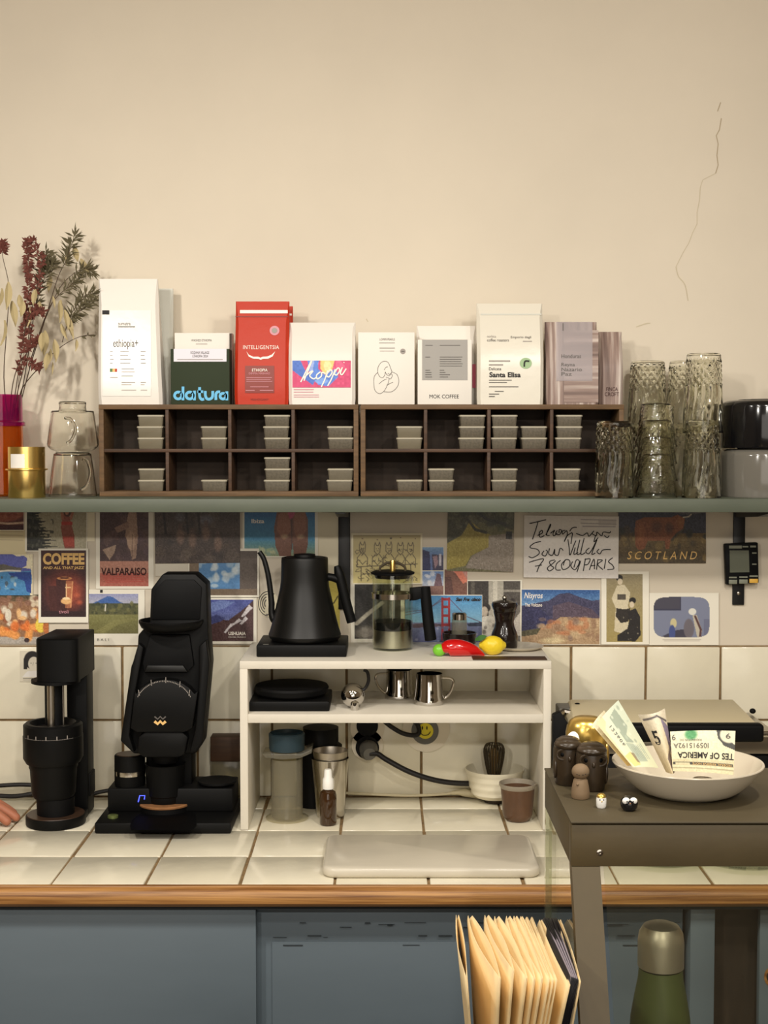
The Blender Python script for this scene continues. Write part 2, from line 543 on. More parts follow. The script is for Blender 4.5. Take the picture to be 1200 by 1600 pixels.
class Cv:
    """a tiny painter: shapes in 0..1 coordinates, y down, colours 0..255"""
    def __init__(s, w, h, bg=(255, 255, 255)):
        s.w, s.h = w, h
        s.a = np.empty((h, w, 3)); s.a[:] = bg
        s.u, s.v = np.meshgrid((np.arange(w) + .5) / w, (np.arange(h) + .5) / h)
        s.rng = np.random.RandomState(w * 7 + h)
    def put(s, m, c, al=1.0):
        m = m[..., None] * al
        s.a = s.a * (1 - m) + np.array(c) * m
        return s
    def grad(s, v0, v1, c0, c1):
        t = np.clip((s.v - v0) / (v1 - v0), 0, 1)[..., None]
        m = ((s.v >= v0) & (s.v <= v1))[..., None]
        s.a = np.where(m, np.array(c0) * (1 - t) + np.array(c1) * t, s.a)
        return s
    def poly(s, pts, c, al=1.0):
        ins = np.zeros(s.u.shape, bool)
        n = len(pts)
        for i in range(n):
            (x0, y0), (x1, y1) = pts[i], pts[(i + 1) % n]
            if y0 == y1: continue
            cond = ((y0 > s.v) != (y1 > s.v)) & (s.u < (x1 - x0) * (s.v - y0) / (y1 - y0) + x0)
            ins ^= cond
        return s.put(ins.astype(float), c, al)
    def rect(s, x0, x1, y0, y1, c, al=1.0):
        return s.put(((s.u >= x0) & (s.u < x1) & (s.v >= y0) & (s.v < y1)).astype(float), c, al)
    def ell(s, cx, cy, rx, ry, c, al=1.0, soft=0.15):
        d = np.sqrt(((s.u - cx) / rx) ** 2 + ((s.v - cy) / ry) ** 2)
        return s.put(np.clip((1 - d) / soft, 0, 1), c, al)
    def line(s, pts, wd, c, al=1.0):
        asp = s.h / s.w
        for (x0, y0), (x1, y1) in zip(pts, pts[1:]):
            dx, dy = x1 - x0, (y1 - y0) * asp
            l2 = dx * dx + dy * dy + 1e-9
            t = np.clip(((s.u - x0) * dx + (s.v - y0) * asp * dy) / l2, 0, 1)
            d = np.hypot(s.u - x0 - t * dx, (s.v - y0) * asp - t * dy)
            s.put(np.clip((wd - d) * s.w + .5, 0, 1), c, al)
        return s
    def blobs(s, n, x0, x1, y0, y1, cols, r0, r1, al=0.8):
        for _ in range(n):
            s.ell(s.rng.uniform(x0, x1), s.rng.uniform(y0, y1), s.rng.uniform(r0, r1), s.rng.uniform(r0, r1) * s.w / s.h, cols[s.rng.randint(len(cols))], al, 0.4)
        return s
    def noise(s, amp, cell=3, x0=0, x1=1, y0=0, y1=1):
        n = s.rng.normal(0, amp, (s.h // cell + 2, s.w // cell + 2))
        n = np.kron(n, np.ones((cell, cell)))[:s.h, :s.w]
        m = (s.u >= x0) & (s.u <= x1) & (s.v >= y0) & (s.v <= y1)
        s.a += (n * m)[..., None]
        return s
    def mesh(s, fn, name, parent):
        """fn(u, v) gives the 3D point; u right, v down"""
        c = np.clip(s.a / 255, 0, 1)
        c = np.where(c <= .04045, c / 12.92, ((c + .055) / 1.055) ** 2.4)
        w, h = s.w, s.h
        p00, p10, p01, p11 = fn(0, 0), fn(1, 0), fn(0, 1), fn(1, 1)
        o0 = org(parent)
        uu, vv = np.meshgrid(np.linspace(0, 1, w), np.linspace(0, 1, h))
        P = [np.array(p - o0) for p in (p00, p10, p01, p11)]
        uu, vv = uu[..., None], vv[..., None]
        co = P[0] * (1 - uu) * (1 - vv) + P[1] * uu * (1 - vv) + P[2] * (1 - uu) * vv + P[3] * uu * vv
        me = bpy.data.meshes.new(name)
        idx = np.arange(w * h).reshape(h, w)
        q = np.stack([idx[:-1, :-1], idx[1:, :-1], idx[1:, 1:], idx[:-1, 1:]], -1).reshape(-1, 4)
        me.vertices.add(w * h); me.vertices.foreach_set('co', co.reshape(-1))
        me.loops.add(q.size); me.loops.foreach_set('vertex_index', q.reshape(-1).astype(np.int32))
        me.polygons.add(len(q)); me.polygons.foreach_set('loop_start', np.arange(0, q.size, 4, dtype=np.int32))
        me.update(calc_edges=True)
        at = me.color_attributes.new('ink', 'FLOAT_COLOR', 'POINT')
        at.data.foreach_set('color', np.concatenate([c, np.ones((h, w, 1))], -1).reshape(-1).astype(np.float32))
        me.materials.append(MAT['print'])
        o = bpy.data.objects.new(name, me); COL.objects.link(o); o.parent = parent
        ORG[o.name] = o0
        return o

# ================================================================== THE ROOM
ZC = 0.90                                    # worktop height
ZS = W(600, 779.5, -0.25).z                  # top of the long shelf
RX0, RX1, RY0, RZ1 = -2.6, 2.6, -5.0, 3.0
wall = wtag(MB().box(RX0, RX1, 0, 0.12, 0, RZ1).build('wall_back', 'plaster', origin=(0, 0, 0)), 'cream plaster wall with a thin crack and tiles below', 'wall', kind='structure')
wtag(MB().box(RX0 - .1, RX0, RY0, 0.12, 0, RZ1).build('wall_left', 'room_paint'), 'plain cream side wall beside the counter', 'wall', kind='structure')
wtag(MB().box(RX1, RX1 + .1, RY0, 0.12, 0, RZ1).build('wall_right', 'room_paint'), 'plain cream side wall past the display case', 'wall', kind='structure')
wtag(MB().box(RX0, RX1, RY0 - .1, RY0, 0, RZ1).build('wall_front', 'room_paint'), 'plain cream wall facing the counter', 'wall', kind='structure')
wtag(MB().box(RX0, RX1, RY0, 0.12, RZ1, RZ1 + .1).build('ceiling', 'room_paint'), 'plain cream ceiling of the room', 'ceiling', kind='structure')
wtag(MB().box(RX0, RX1, RY0, 0.12, -.1, 0).build('floor', 'room_floor'), 'brown floor of the room', 'floor', kind='structure')

# crack in the plaster
cr = [(1126, 160), (1121, 174)], [(1127, 185), (1124, 203), (1119, 212), (1122, 225), (1120, 243), (1122, 258), (1118, 271)], [(1118, 271), (1108, 276), (1098, 281), (1094, 293), (1093, 312), (1089, 332), (1089, 350), (1082, 364), (1076, 380), (1067, 395), (1056, 417)]
strokes(wall, cr[:2], 0.0, 'crack', 1.5, 'crack', smooth=False)
strokes(wall, cr[2:], 0.0, 'scuff', 1.0, 'crack', smooth=False)
strokes(wall, [[(1056, 417), (1060, 432), (1070, 445), (1075, 470)], [(994, 511), (1008, 506), (1016, 505)], [(572, 498), (575, 503)]], 0.0, 'scuff', 1.6, 'scuff')

# wall tiles: two rows between the plaster and the worktop
pitch = 117.2 * 2.71 / 2147.3
jx = W(891, 1100, 0).x
zj = W(600, 1124, 0).z
grout_y = -0.003
MB().box(RX0, RX1, grout_y, 0, ZC - .02, zj + pitch).build('grout', 'grout', wall)
g = 0.0022
tile_meshes = {}
def tile_piece(parent, name, x0, x1, y0, y1, z0, z1, mat, jit):
    key = (round(x1 - x0, 4), round(y1 - y0, 4), round(z1 - z0, 4), mat)
    if key not in tile_meshes:
        o = MB().box(-(x1 - x0) / 2, (x1 - x0) / 2, -(y1 - y0) / 2, (y1 - y0) / 2, -(z1 - z0) / 2, (z1 - z0) / 2, 0.0022).build(name, mat, None, origin=(0, 0, 0))
        tile_meshes[key] = o.data
        bpy.data.objects.remove(o)
    o = bpy.data.objects.new(name, tile_meshes[key]); COL.objects.link(o); o.parent = parent
    o.location = Vector(((x0 + x1) / 2, (y0 + y1) / 2, (z0 + z1) / 2)) - org(parent)
    o.rotation_euler = [random.uniform(-jit, jit) for _ in range(3)]
for r, (z0, z1) in enumerate([(ZC, zj), (zj, zj + pitch)]):
    for k in range(-14, 9):
        x0 = jx + k * pitch
        if x0 + pitch < -1.0 or x0 > 1.0: continue
        tile_piece(wall, 'tile', x0 + g, x0 + pitch - g, -0.009, -0.001, z0 + (g if r else .001), z1 - g, random.choice(['tile', 'tile_b', 'tile']), 0.006)

# ------------------------------------------------------------------ worktop
YF = -0.552
top = thing('tiled_worktop', 'cream square-tiled worktop with a rounded oak front edge', 'worktop', (0, -0.3, ZC - 0.03))
MB().box(-1.6, 1.6, YF, -0.009, ZC - .03, ZC - .0035).build('grout_bed', 'grout', top)
cp = 0.1508
rows = [(YF, -0.4024), (-0.4024, -0.247), (-0.247, -0.098), (-0.098, -0.0105)]
for y0, y1 in rows:
    for k in range(-8, 8):
        x0 = -0.229 + k * cp
        if x0 > 1.05 or x0 + cp < -1.05: continue
        sh = random.uniform(-.0012, .0012)
        tile_piece(top, 'tile', x0 + g + sh, x0 + cp - g + sh, y0 + g * .8, y1 - g * .8, ZC - .012, ZC - .0006, random.choice(['tile', 'tile_b', 'tile']), 0.0035)
nose = [(YF, ZC - .001)]
yfw = -0.578
for i in range(9):
    a = math.pi / 2 * i / 8
    nose.append((yfw + .016 - .016 * math.sin(a), ZC - .0165 + .016 * math.cos(a)))
nose[1] = (yfw + .020, ZC - .001)
nose[2:2] = [(yfw + .0175, ZC - .001), (yfw + .0165, ZC - .0022), (yfw + .0150, ZC - .0022)]
nose += [(yfw, ZC - .024), (yfw + .006, ZC - .030), (YF + .0, ZC - .030)]
b = MB(); n = len(nose)
b.add([(-1.6, y, z) for y, z in nose] + [(1.6, y, z) for y, z in nose], [tuple(range(n)), tuple(range(2 * n - 1, n - 1, -1))] + [(i, (i + 1) % n, (i + 1) % n + n, i + n) for i in range(n)])
b.build('oak_edge', 'oak', top)

# ------------------------------------------------------------------ cupboards under the worktop
cab = thing('base_cupboard', 'blue-grey painted cupboard with sliding doors under the tiled worktop', 'cupboard', (0, -0.27, 0))
zt = ZC - .031
MB().box(-1.6, 1.6, -0.50, -0.01, 0.0, zt - .012).build('carcass', 'void', cab)
MB().box(-1.6, 1.6, -0.553, -0.50, zt - .010, zt).build('top_rail', 'blue_dark', cab)
dy = -0.548
xr = W(400, 1500, dy).x
MB().box(-1.6, xr, dy, dy + .016, 0.08, zt - .0125, .001).build('door', 'blue_paint', cab)
xd0, xd1 = W(408, 1500, -0.526).x, W(1066, 1500, -0.526).x
d2 = MB().box(xr - .05, xd1, -0.526, -0.51, 0.08, zt - .0125, .001).build('door', 'blue_paint', cab)
MB().box(W(425, 1500, -.53).x, xd1 - .01, -0.530, -0.526, 0.1, W(600, 1472, -.53).z, .001).build('door_panel', 'blue_paint', d2)
# worn paint along the head of the sliding door
wb = []
for _ in range(26):
    x = random.uniform(415, 1040); y = random.choice([1441, 1444, 1448, 1461, 1464, 1476])
    wb.append((x, x + random.uniform(6, 34), y, y + random.uniform(.8, 2.6)))
R(d2, wb, -0.5303, 'blue_dark', 'worn_paint')
x0, x1 = W(1078, 1500, -.55).x, W(1116, 1500, -.55).x
MB().box(x0, x1, -.552, -.50, 0.0, zt - .0105, .001).build('stile', 'blue_paint', cab)
MB().box(x1, W(1184, 1500, -.52).x + .05, -.512, -.504, 0.0, zt - .0105).build('inner_board', 'old_board', cab)
d3 = MB().box(W(1186, 1500, -.545).x, 1.6, -.548, -.532, 0.08, zt - .0125, .001).build('door', 'blue_paint', cab)
hx, hz = W(1206, 1526, -.548).x, W(1206, 1526, -.548).z
b = MB()
n = 28; k = K(-.548)
for (r0, r1, yy) in [(8.5, 12.5, -.5485)]:
    v = []
    for i in range(n):
        a = 2 * math.pi * i / n
        v += [(hx + r0 * k * math.cos(a), yy, hz + r0 * k * 1.1 * math.sin(a)), (hx + r1 * k * math.cos(a), yy, hz + r1 * k * 1.3 * math.sin(a))]
    b.add(v, [(2 * i, 2 * i + 1, (2 * i + 3) % (2 * n), (2 * i + 2) % (2 * n)) for i in range(n)])
b.build('bare_wood_ring', 'oak', d3, recalc=False)
disc(d3, 1206, 1526, 8.6, 9.4, -.548, 'void', 'finger_hole')

# ------------------------------------------------------------------ long shelf and brackets
th = ZS - W(600, 800.5, -0.25).z
wtag(MB().box(-1.6, 1.6, -0.25, 0, ZS - th, ZS, .0015).build('wall_shelf', 'shelf_paint'), 'long grey-green painted shelf across the plaster wall', 'shelf')
def bracket(px, ybot, label):
    X = W(px, 900, -.004).x
    t = thing('shelf_bracket', label, 'bracket', (X, -.004, W(px, ybot, -.004).z))
    MB().box(X - .0115, X + .0115, -.006, -.0003, W(px, ybot, -.004).z, ZS - th - .0002, .001).build('upright', 'black_metal', t)
    MB().prism([(-.24, ZS - th - .0002), (-.003, ZS - th - .0002), (-.003, ZS - th - .022), (-.17, ZS - th - .012), (-.24, ZS - th - .003)], X - .009, X + .009).xf(Matrix(((0, 1, 0, 0), (1, 0, 0, 0), (0, 0, 1, 0), (0, 0, 0, 1)))).build('arm', 'black_metal', t)
    for yy in (ybot - 18,):
        b = MB(); c = W(px, yy, -.0062)
        b.ell(c, (.0035, .0012, .0035), 12, 8); b.build('screw', 'steel_brushed', t)
bracket(538, 952, 'black steel shelf bracket half hidden by the black kettle')
bracket(1154, 945, 'black steel shelf bracket with the digital timer on it')

# ------------------------------------------------------------------ compartment cases on the shelf
YCF, YCB = -0.133, -0.03
def case(x0, x1, divs, ym, label):
    A = W(x0, 776, YCF); B = W(x1, 632, YCF)
    Z0, Z1 = ZS, B.z
    t = thing('compartment_case', label, 'case', ((A.x + B.x) / 2, (YCF + YCB) / 2, Z0), 'old wooden compartment cases on the shelf')
    k = K(YCF); p = 7.5 * k
    MB().box(A.x, B.x, YCB - .004, YCB, Z0, Z1).build('back_board', 'case_inside', t)
    MB().box(A.x, B.x, YCF - .001, YCB - .004, Z1 - p, Z1, .0008).build('top_board', 'walnut_edge', t)
    MB().box(A.x, B.x, YCF - .001, YCB - .004, Z0, Z0 + 8 * k, .0008).build('bottom_board', 'walnut_edge', t)
    MB().box(A.x, A.x + p, YCF, YCB - .004, Z0 + 8 * k, Z1 - p, .0006).build('side_board', 'walnut_edge', t)
    MB().box(B.x - p, B.x, YCF, YCB - .004, Z0 + 8 * k, Z1 - p, .0006).build('side_board', 'walnut_edge', t)
    zm = W(600, ym, YCF).z
    MB().box(A.x + p, B.x - p, YCF + .002, YCB - .004, zm - 2.6 * k, zm + 2.6 * k, .0005).build('middle_shelf', 'walnut', t)
    for d in divs:
        X = W(d, 700, YCF).x
        for z0, z1 in ((Z0 + 8 * k, zm - 2.6 * k), (zm + 2.6 * k, Z1 - p)):
            MB().box(X - 2.6 * k, X + 2.6 * k, YCF + .0015, YCB - .004, z0, z1, .0005).build('divider', 'walnut', t)
    return Z0 + 8 * k, zm + 2.6 * k, Z1
ZB, ZM, ZT = case(155.5, 560, [261, 359, 458], 704, 'old wooden case with eight compartments, under the red coffee bag')
case(563.5, 975, [665, 764, 862], 704, 'old wooden case with eight compartments, beside the cut-glass tumblers')

# small lidded tubs
def make_tub(mat):
    w, h, d = 0.0488, 0.0212, 0.040
    t = bpy.data.objects.new('plastic_tub', None); t.empty_display_size = .02; COL.objects.link(t); ORG[t.name] = Vector((0, 0, 0))
    def ring(z, s, dd): return [Vector((x * w / 2 * s, y * d / 2 * s, z)) for x, y in ((-.9, -1), (.9, -1), (1, -.9), (1, .9), (.9, 1), (-.9, 1), (-1, .9), (-1, -.9))]
    b = MB().loft([ring(0, .86, d), ring(.001, .885, d), ring(h - .0032, .955, d)]); b.build('tub_body', mat, t)
    b = MB().loft([ring(h - .0034, .985, d), ring(h - .003, 1.0, d), ring(h - .0008, 1.0, d), ring(h, .96, d)]); b.build('tub_lid', 'tub_lid', t)
    return t
protos = {m: make_tub(m) for m in ('tub', 'tub_beans', 'tub_plain')}
used_proto = set()
NUMW = {1: 'single', 2: 'two', 3: 'three'}
def put_tub(mat, loc, label):
    src = protos[mat]
    if mat not in used_proto:
        used_proto.add(mat); t = src
    else:
        t = src.copy(); COL.objects.link(t)
        for ch in src.children:
            c = ch.copy(); COL.objects.link(c); c.parent = t
    t.location = loc; t.rotation_euler.z = random.uniform(-.03, .03)
    wtag(t, label, 'tub', 'small lidded tubs in the compartments')
UP, LO = ZM, ZB
cells = [  # centre px, floor, count, where, material
    (234.5, UP, 3, 'upper compartment under the tall white bag', 'tub_plain'), (334, UP, 2, 'upper compartment under the green carton', 'tub'),
    (432.5, UP, 3, 'upper compartment under the red bag', 'tub_beans'), (531.5, UP, 2, 'upper compartment under the pink-labelled bag', 'tub_beans'),
    (235, LO, 2, 'lower compartment next to the stacked glass mugs', 'tub'), (334, LO, 1, 'lower compartment below the green carton', 'tub_beans'),
    (433, LO, 3, 'lower compartment below the red bag', 'tub_beans'), (531.5, LO, 2, 'lower compartment below the pink-labelled bag', 'tub'),
    (639.5, UP, 2, 'upper compartment under the line-drawing carton', 'tub_plain'), (737, UP, 3, 'upper compartment under the grey-labelled carton', 'tub_beans'),
    (788.5, UP, 3, 'upper compartment under the bag with a green dot', 'tub_beans'), (835, UP, 2, 'upper compartment under the green-dot bag, by its far divider', 'tub_beans'),
    (889, UP, 3, 'upper compartment under the striped bag', 'tub_beans'),
    (639, LO, 1, 'lower compartment below the line-drawing carton', 'tub_beans'), (690, LO, 2, 'lower compartment below the grey-labelled carton', 'tub_beans'),
    (789, LO, 2, 'lower compartment below the bag with a green dot', 'tub_beans'), (887.5, LO, 2, 'lower compartment below the striped bag', 'tub_beans')]
for px, z, n, where, m in cells:
    yc = YCF + .024
    for i in range(n):
        pos = 'only grey tub' if n == 1 else ('top', 'bottom')[i == 0] + ' grey tub' if n == 2 else ('bottom', 'middle', 'top')[i] + ' grey tub of three'
        put_tub(m, (W(px, 693, yc - .02).x + random.uniform(-.0012, .0012), yc, z + .0001 + i * .0212), pos + ' in the ' + where)

# ================================================================== COFFEE BAGS ON THE CASES
def pouch(name, label, x0, x1, y0, y1, Yf, depth, mat, gx=(0, 0), flat=0.22, top_w=None, zb=None, group=None):
    """gusseted bag standing on the case; returns thing and its front-surface function"""
    zb = ZT if zb is None else zb
    A, B = W(x0, y1, Yf), W(x1, y0, Yf)
    H = B.z - zb; w = B.x - A.x; cx = (A.x + B.x) / 2
    yc = Yf + depth / 2
    def dep(t):  # depth along the height 0..1
        t = min(max(t, 0), 1)
        s = 1 - max(0, (t - flat) / (1 - flat)) ** 1.35
        return max(.004, depth * (0.93 + .07 * math.sin(min(t / flat, 1) * math.pi / 2)) * s + .004)
    def wid(t):
        return w * ((1.0 + (top_w or 1.0) - 1.0) if t > .6 else 1.0) if top_w is None else w * (1 + (top_w - 1) * t)
    def lean(t): return gx[0] + (gx[1] - gx[0]) * t
    rings = []
    NT = 14
    for i in range(NT + 1):
        t = i / NT
        d = dep(t); ww = wid(t) / 2; c = min(.006, d * .3)
        if i == 0: ww *= .985
        X = cx + lean(t); Z = zb + H * t
        r = []
        for sx, sy in ((-1, -1), (1, -1), (1, 1), (-1, 1)):
            px, py = X + sx * ww, yc + sy * d / 2
            if sx * sy > 0:
                r += [Vector((px, py - sy * c, Z)), Vector((px - sx * c, py, Z))]
            else:
                r += [Vector((px - sx * c, py, Z)), Vector((px, py - sy * c, Z))]
        # order around: bottom-left corner first
        rings.append([r[0], r[1], r[2], r[3], r[4], r[5], r[6], r[7]])
    t_ = thing(name, label, 'coffee bag', (cx, yc, zb), group)
    MB().loft(rings).build('bag_body', mat, t_, ang=40)
    def yf(X, Z): return yc - dep((Z - zb) / H) / 2 - .0004
    return t_, yf
def lines(x0, x1, y0, n, dy, h=1.0, ragged=.35):
    return [(x0, x1 - random.uniform(0, ragged) * (x1 - x0), y0 + i * dy, y0 + i * dy + h) for i in range(n)]

# tall white bag
t, yf = pouch('coffee_bag', 'tall white coffee bag with a large white label, beside the dried flowers', 151, 250, 433, 630, -.128, .058, 'bag_white', gx=(.003, -.004), flat=.12, top_w=.92)
R(t, [(160, 236, 485, 619)], yf, 'label_white', 'paper_label')
OFF2 = OFF * 2
R(t, [(160, 171, 485, 491.5)], yf, 'ink', 'black_tab', off=OFF2)
T(t, 'ethiopia+', 177, 216, 530, 546, yf, 'ink_grey', bold=0, off=OFF2)
T(t, 'sumatra', 185, 204, 504, 508.5, yf, 'ink_grey', off=OFF2, name='small_print')
R(t, lines(185, 211, 510, 1, 3, 1.4, .1), yf, 'ink_grey', 'small_print', off=OFF2)
R(t, lines(172, 178, 549, 4, 6, .8) + lines(188, 206, 549, 4, 6, .8) + lines(220, 229, 549, 4, 6, 1) + lines(190, 213, 576, 2, 4.5, .9) + lines(190, 208, 587, 1, 5) + lines(190, 212, 597, 2, 3.5) + lines(220, 229, 597, 2, 3.5) + [(190, 213, 609, 610), (220, 230, 609, 610), (172, 184, 589, 590.2)], yf, 'ink_light', 'small_print', off=OFF2)
R(t, [(172, 176, 576, 581)], yf, 'leaf_green', 'flag_print', off=OFF2); R(t, [(176, 180, 576, 581)], yf, 'ink_cream', 'flag_print', off=OFF2); R(t, [(180, 183, 576, 581)], yf, 'ink_red', 'flag_print', off=OFF2)
t, yf = pouch('coffee_bag', 'plain pale bag half hidden behind the tall white bag', 176, 268, 449, 632, -.058, .044, 'bag_grey', flat=.15)

# green carton with a white one behind
def carton(name, label, x0, x1, y0, y1, Yf, depth, mat, cat='carton', rz=0):
    A, B = W(x0, y1, Yf), W(x1, y0, Yf)
    t_ = thing(name, label, cat, ((A.x + B.x) / 2, Yf + depth / 2, ZT))
    MB().box(A.x, B.x, Yf, Yf + depth, ZT, B.z, .0012).build('box_body', mat, t_)
    return t_
t = carton('coffee_carton', 'dark green coffee carton with light blue lettering and a white top label', 267, 358.5, 545, 630, -.129, .042, 'carton_green')
R(t, [(271.5, 354, 545, 565)], -.129, 'label_lilac', 'paper_label')
def circ(cx, cy, r, a0=0, a1=360, n=14): return [(cx + r * math.cos(math.radians(a0 + (a1 - a0) * i / n)), cy + r * .95 * math.sin(math.radians(a0 + (a1 - a0) * i / n))) for i in range(n + 1)]
strokes(t, [circ(278.5, 618, 5.6, -60, 320), [(286, 604), (286, 625.5)], circ(296.5, 618, 5.6, -60, 320), [(304, 610.5), (304, 625.5)], [(312, 605), (312, 619), (315, 624), (319, 623.5)], [(308.5, 612), (317.5, 612)], [(321, 611), (321, 618), (323.5, 623), (328, 623.5), (332, 620), (332.5, 611)], [(337.5, 625), (337.5, 616), (340, 612.5), (344, 612.5)], circ(348.5, 619, 4.6, -60, 320), [(354.5, 611.5), (354.5, 625.5)]], -.129, 'ink_blue', 4.2, 'lettering')
T(t, 'ROZANA VILLAGE', 298, 327, 549, 553, -.129, 'ink_grey', name='small_print', off=OFF2); T(t, 'ETHIOPIA 2024', 301, 325, 554.5, 558.5, -.129, 'ink_grey', name='small_print', off=OFF2)
R(t, lines(277, 349, 561.2, 1, 3, 1, .05), -.129, 'ink_light', 'small_print', off=OFF2)
t = carton('coffee_carton', 'white carton standing behind the dark green carton', 273.5, 362, 520, 632, -.083, .036, 'carton_white')
T(t, 'WASHED ETHIOPIA', 299, 331, 530, 533.5, -.083, 'ink_grey', name='small_print'); R(t, [(306, 324, 537, 538)], -.083, 'ink_light', 'small_print')
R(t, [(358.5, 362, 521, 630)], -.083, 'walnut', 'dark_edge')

# red bags
t, yf = pouch('coffee_bag', 'bright red coffee bag with white wing emblem and dark red label', 366.5, 450, 469, 634.5, -.131, .05, 'bag_red', flat=.16, gx=(0, .001))
R(t, [(375, 449.5, 484.5, 489.5)], yf, 'ink_white', 'tear_strip')
R(t, [(368, 450, 494, 495.3)], yf, 'label_brown', 'zip_line')
disc(t, 429, 516.5, 7.6, 7.4, yf, 'ink_pink', 'round_sticker'); disc(t, 429, 516.5, 4.4, 4.2, yf, 'ink_light', 'round_sticker', off=OFF2)
T(t, 'INTELLIGENTSIA', 380, 436, 539.5, 545.5, yf, 'ink_white', bold=0, space=1.1)
wing = [(385, 549), (389, 554.5), (396, 557.5), (403, 557.3), (407, 559), (411, 557.3), (418, 557), (425, 554), (430, 549), (426, 557), (419, 560.5), (411, 560.8), (407.5, 562.2), (404, 560.8), (396, 560.5), (389, 557.5)]
b = MB(); b.add([surf(x, y, yf) + OFF for x, y in wing], [tuple(range(len(wing)))]); b.build('wing_emblem', 'ink_white', t, recalc=False)
R(t, [(383, 428.5, 571.5, 614)], yf, 'label_brown', 'paper_label')
T(t, 'ETHIOPIA', 394, 418, 576, 580.5, yf, 'ink_white', bold=0, off=OFF2); T(t, 'DIMMA MASHAO', 389, 422, 582, 585, yf, 'ink_pink', bold=0, off=OFF2, name='small_print')
R(t, lines(385, 427, 589.5, 3, 3, .8, .2) + [(391, 420, 604, 605), (384, 398, 609.5, 610.5), (406, 427, 609.5, 610.5)], yf, 'ink_pink', 'small_print', off=OFF2)
T(t, 'MAHOGANY', 392, 420, 622.5, 626, yf, 'label_brown', bold=0, name='small_print')
t, yf = pouch('coffee_bag', 'second red bag hidden behind the bright red coffee bag', 376, 456.5, 477, 634, -.078, .042, 'bag_red', flat=.16)
R(t, [(449, 456, 490, 493)], yf, 'ink_white', 'tear_strip')

# white bag with pink painted label
t, yf = pouch('coffee_bag', 'squat white coffee bag with a pink and blue painted label', 451, 555, 502, 630.5, -.130, .06, 'bag_white', flat=.55)
c = Cv(104, 50, (206, 60, 110))
c.poly([(0, .0), (.14, .0), (.24, .45), (.42, .62), (.35, .9), (.12, .55), (0, .35)], (70, 110, 196))
c.poly([(.26, 0), (.45, 0), (.44, .3), (.52, .5), (.75, .3), (.78, .6), (.62, .95), (.45, .9), (.3, .55)], (86, 130, 214))
c.poly([(.3, 0), (.38, 0), (.34, .5), (.28, .4)], (150, 170, 226)); c.poly([(.48, 0), (.72, 0), (.68, .35), (.56, .55), (.48, .3)], (238, 196, 116)); c.ell(.6, .2, .07, .2, (248, 222, 160))
c.poly([(.74, .0), (.82, 0), (.9, .2), (.8, .5), (.74, .2)], (220, 90, 130)); c.ell(.5, .75, .12, .12, (120, 160, 226)); c.noise(5, 4)
pic = c.mesh(lambda u, v: surf(457 + 91 * u, 563.5 + 42 * v, yf) + OFF, 'painted_label', t)
kop = [[(470, 597), (476, 585), (485, 567), (487, 565), (483, 575), (475, 595)], [(474, 591), (484, 582), (489, 580), (484, 587), (490, 592), (495, 589)], [(501, 581), (495, 586), (496, 592), (502, 588), (503, 582), (509, 584)], [(512, 579), (508, 592), (502, 605)], [(510, 586), (516, 578), (519, 582), (514, 589), (510, 587)], [(524, 577), (518, 592), (512, 603)], [(522, 584), (528, 575), (531, 579), (526, 586), (522, 584)], [(535, 574), (532, 583), (535, 585), (541, 576)], [(537, 567), (538, 566)]]
strokes(t, kop, yf, 'ink_white', 2.0, 'lettering', off=OFF * 3)
R(t, lines(459, 491, 608, 2, 4, 1.2, .05) + lines(459, 502, 616.5, 2, 3.2, .9, .1), yf, 'ink_pink', 'small_print')

# white carton with pen drawing of a seated figure
t = carton('coffee_carton', 'white carton with a fine pen drawing of a person', 559.5, 648, 519, 630.5, -.129, .05, 'carton_white')
Y_ = -.129
T(t, 'LOMMI PEARLS', 593, 617, 528.5, 532, Y_, 'ink_grey', bold=0, name='small_print')
R(t, [(592.5, 617, 535.3, 536.3), (593, 617, 543.3, 544.5), (593.5, 616, 548, 549)], Y_, 'ink_light', 'small_print')
disc(t, 629.5, 549, 4.3, 4.3, Y_, 'ink_light', 'round_stamp'); R(t, [(627, 632, 548.4, 549.6)], Y_, 'ink_grey', 'small_print', off=OFF2)
fig = [[(611, 577), (606, 566), (598, 565), (592, 571), (590, 580), (593, 588), (598, 590), (601, 586), (602, 581)], [(600, 578), (603, 574), (606, 573)], [(611, 577), (612, 581), (609, 585), (606, 583)], [(602, 581), (604, 585), (608, 587), (611, 584), (613, 587), (610, 592), (606, 590), (603, 589)], [(590, 582), (585, 588), (584, 598), (586, 610), (593, 615), (600, 611), (606, 600), (608, 592)], [(612, 581), (620, 585), (623, 594), (621, 604), (612, 612), (600, 612)], [(592, 600), (598, 595), (604, 592)], [(604, 602), (610, 599), (614, 597)]]
strokes(t, fig, Y_, 'ink_grey', .7, 'pen_drawing')

# carton with grey label, white bag behind
t = carton('coffee_carton', 'white carton with a big grey label and black lettering', 652.5, 737.5, 530.5, 630.5, -.130, .045, 'carton_white')
Y_ = -.130
R(t, [(659.5, 730.5, 530.8, 594)], Y_, 'label_grey', 'paper_label')
T(t, 'MOK COFFEE', 671, 717, 616.5, 622.5, Y_, 'ink', bold=0)
R(t, [(664.5, 676, 539, 540), (687, 719, 539, 540), (664.5, 672, 557.5, 558.5), (664.5, 672, 578, 579), (664.5, 674, 581.5, 582.5), (664.5, 674, 585, 586), (664.5, 675, 588.5, 589.5), (687, 694, 578, 579), (687, 696, 581.5, 582.5), (687, 703, 585, 586), (687, 700, 588.5, 589.5)] + lines(687, 726, 557.5, 5, 3.5, .9, .15), Y_, 'ink_grey', 'small_print', off=OFF2)
t, yf = pouch('coffee_bag', 'pale bag with a pink corner behind the grey-labelled carton', 651, 745, 508, 632, -.080, .04, 'bag_white', flat=.5)
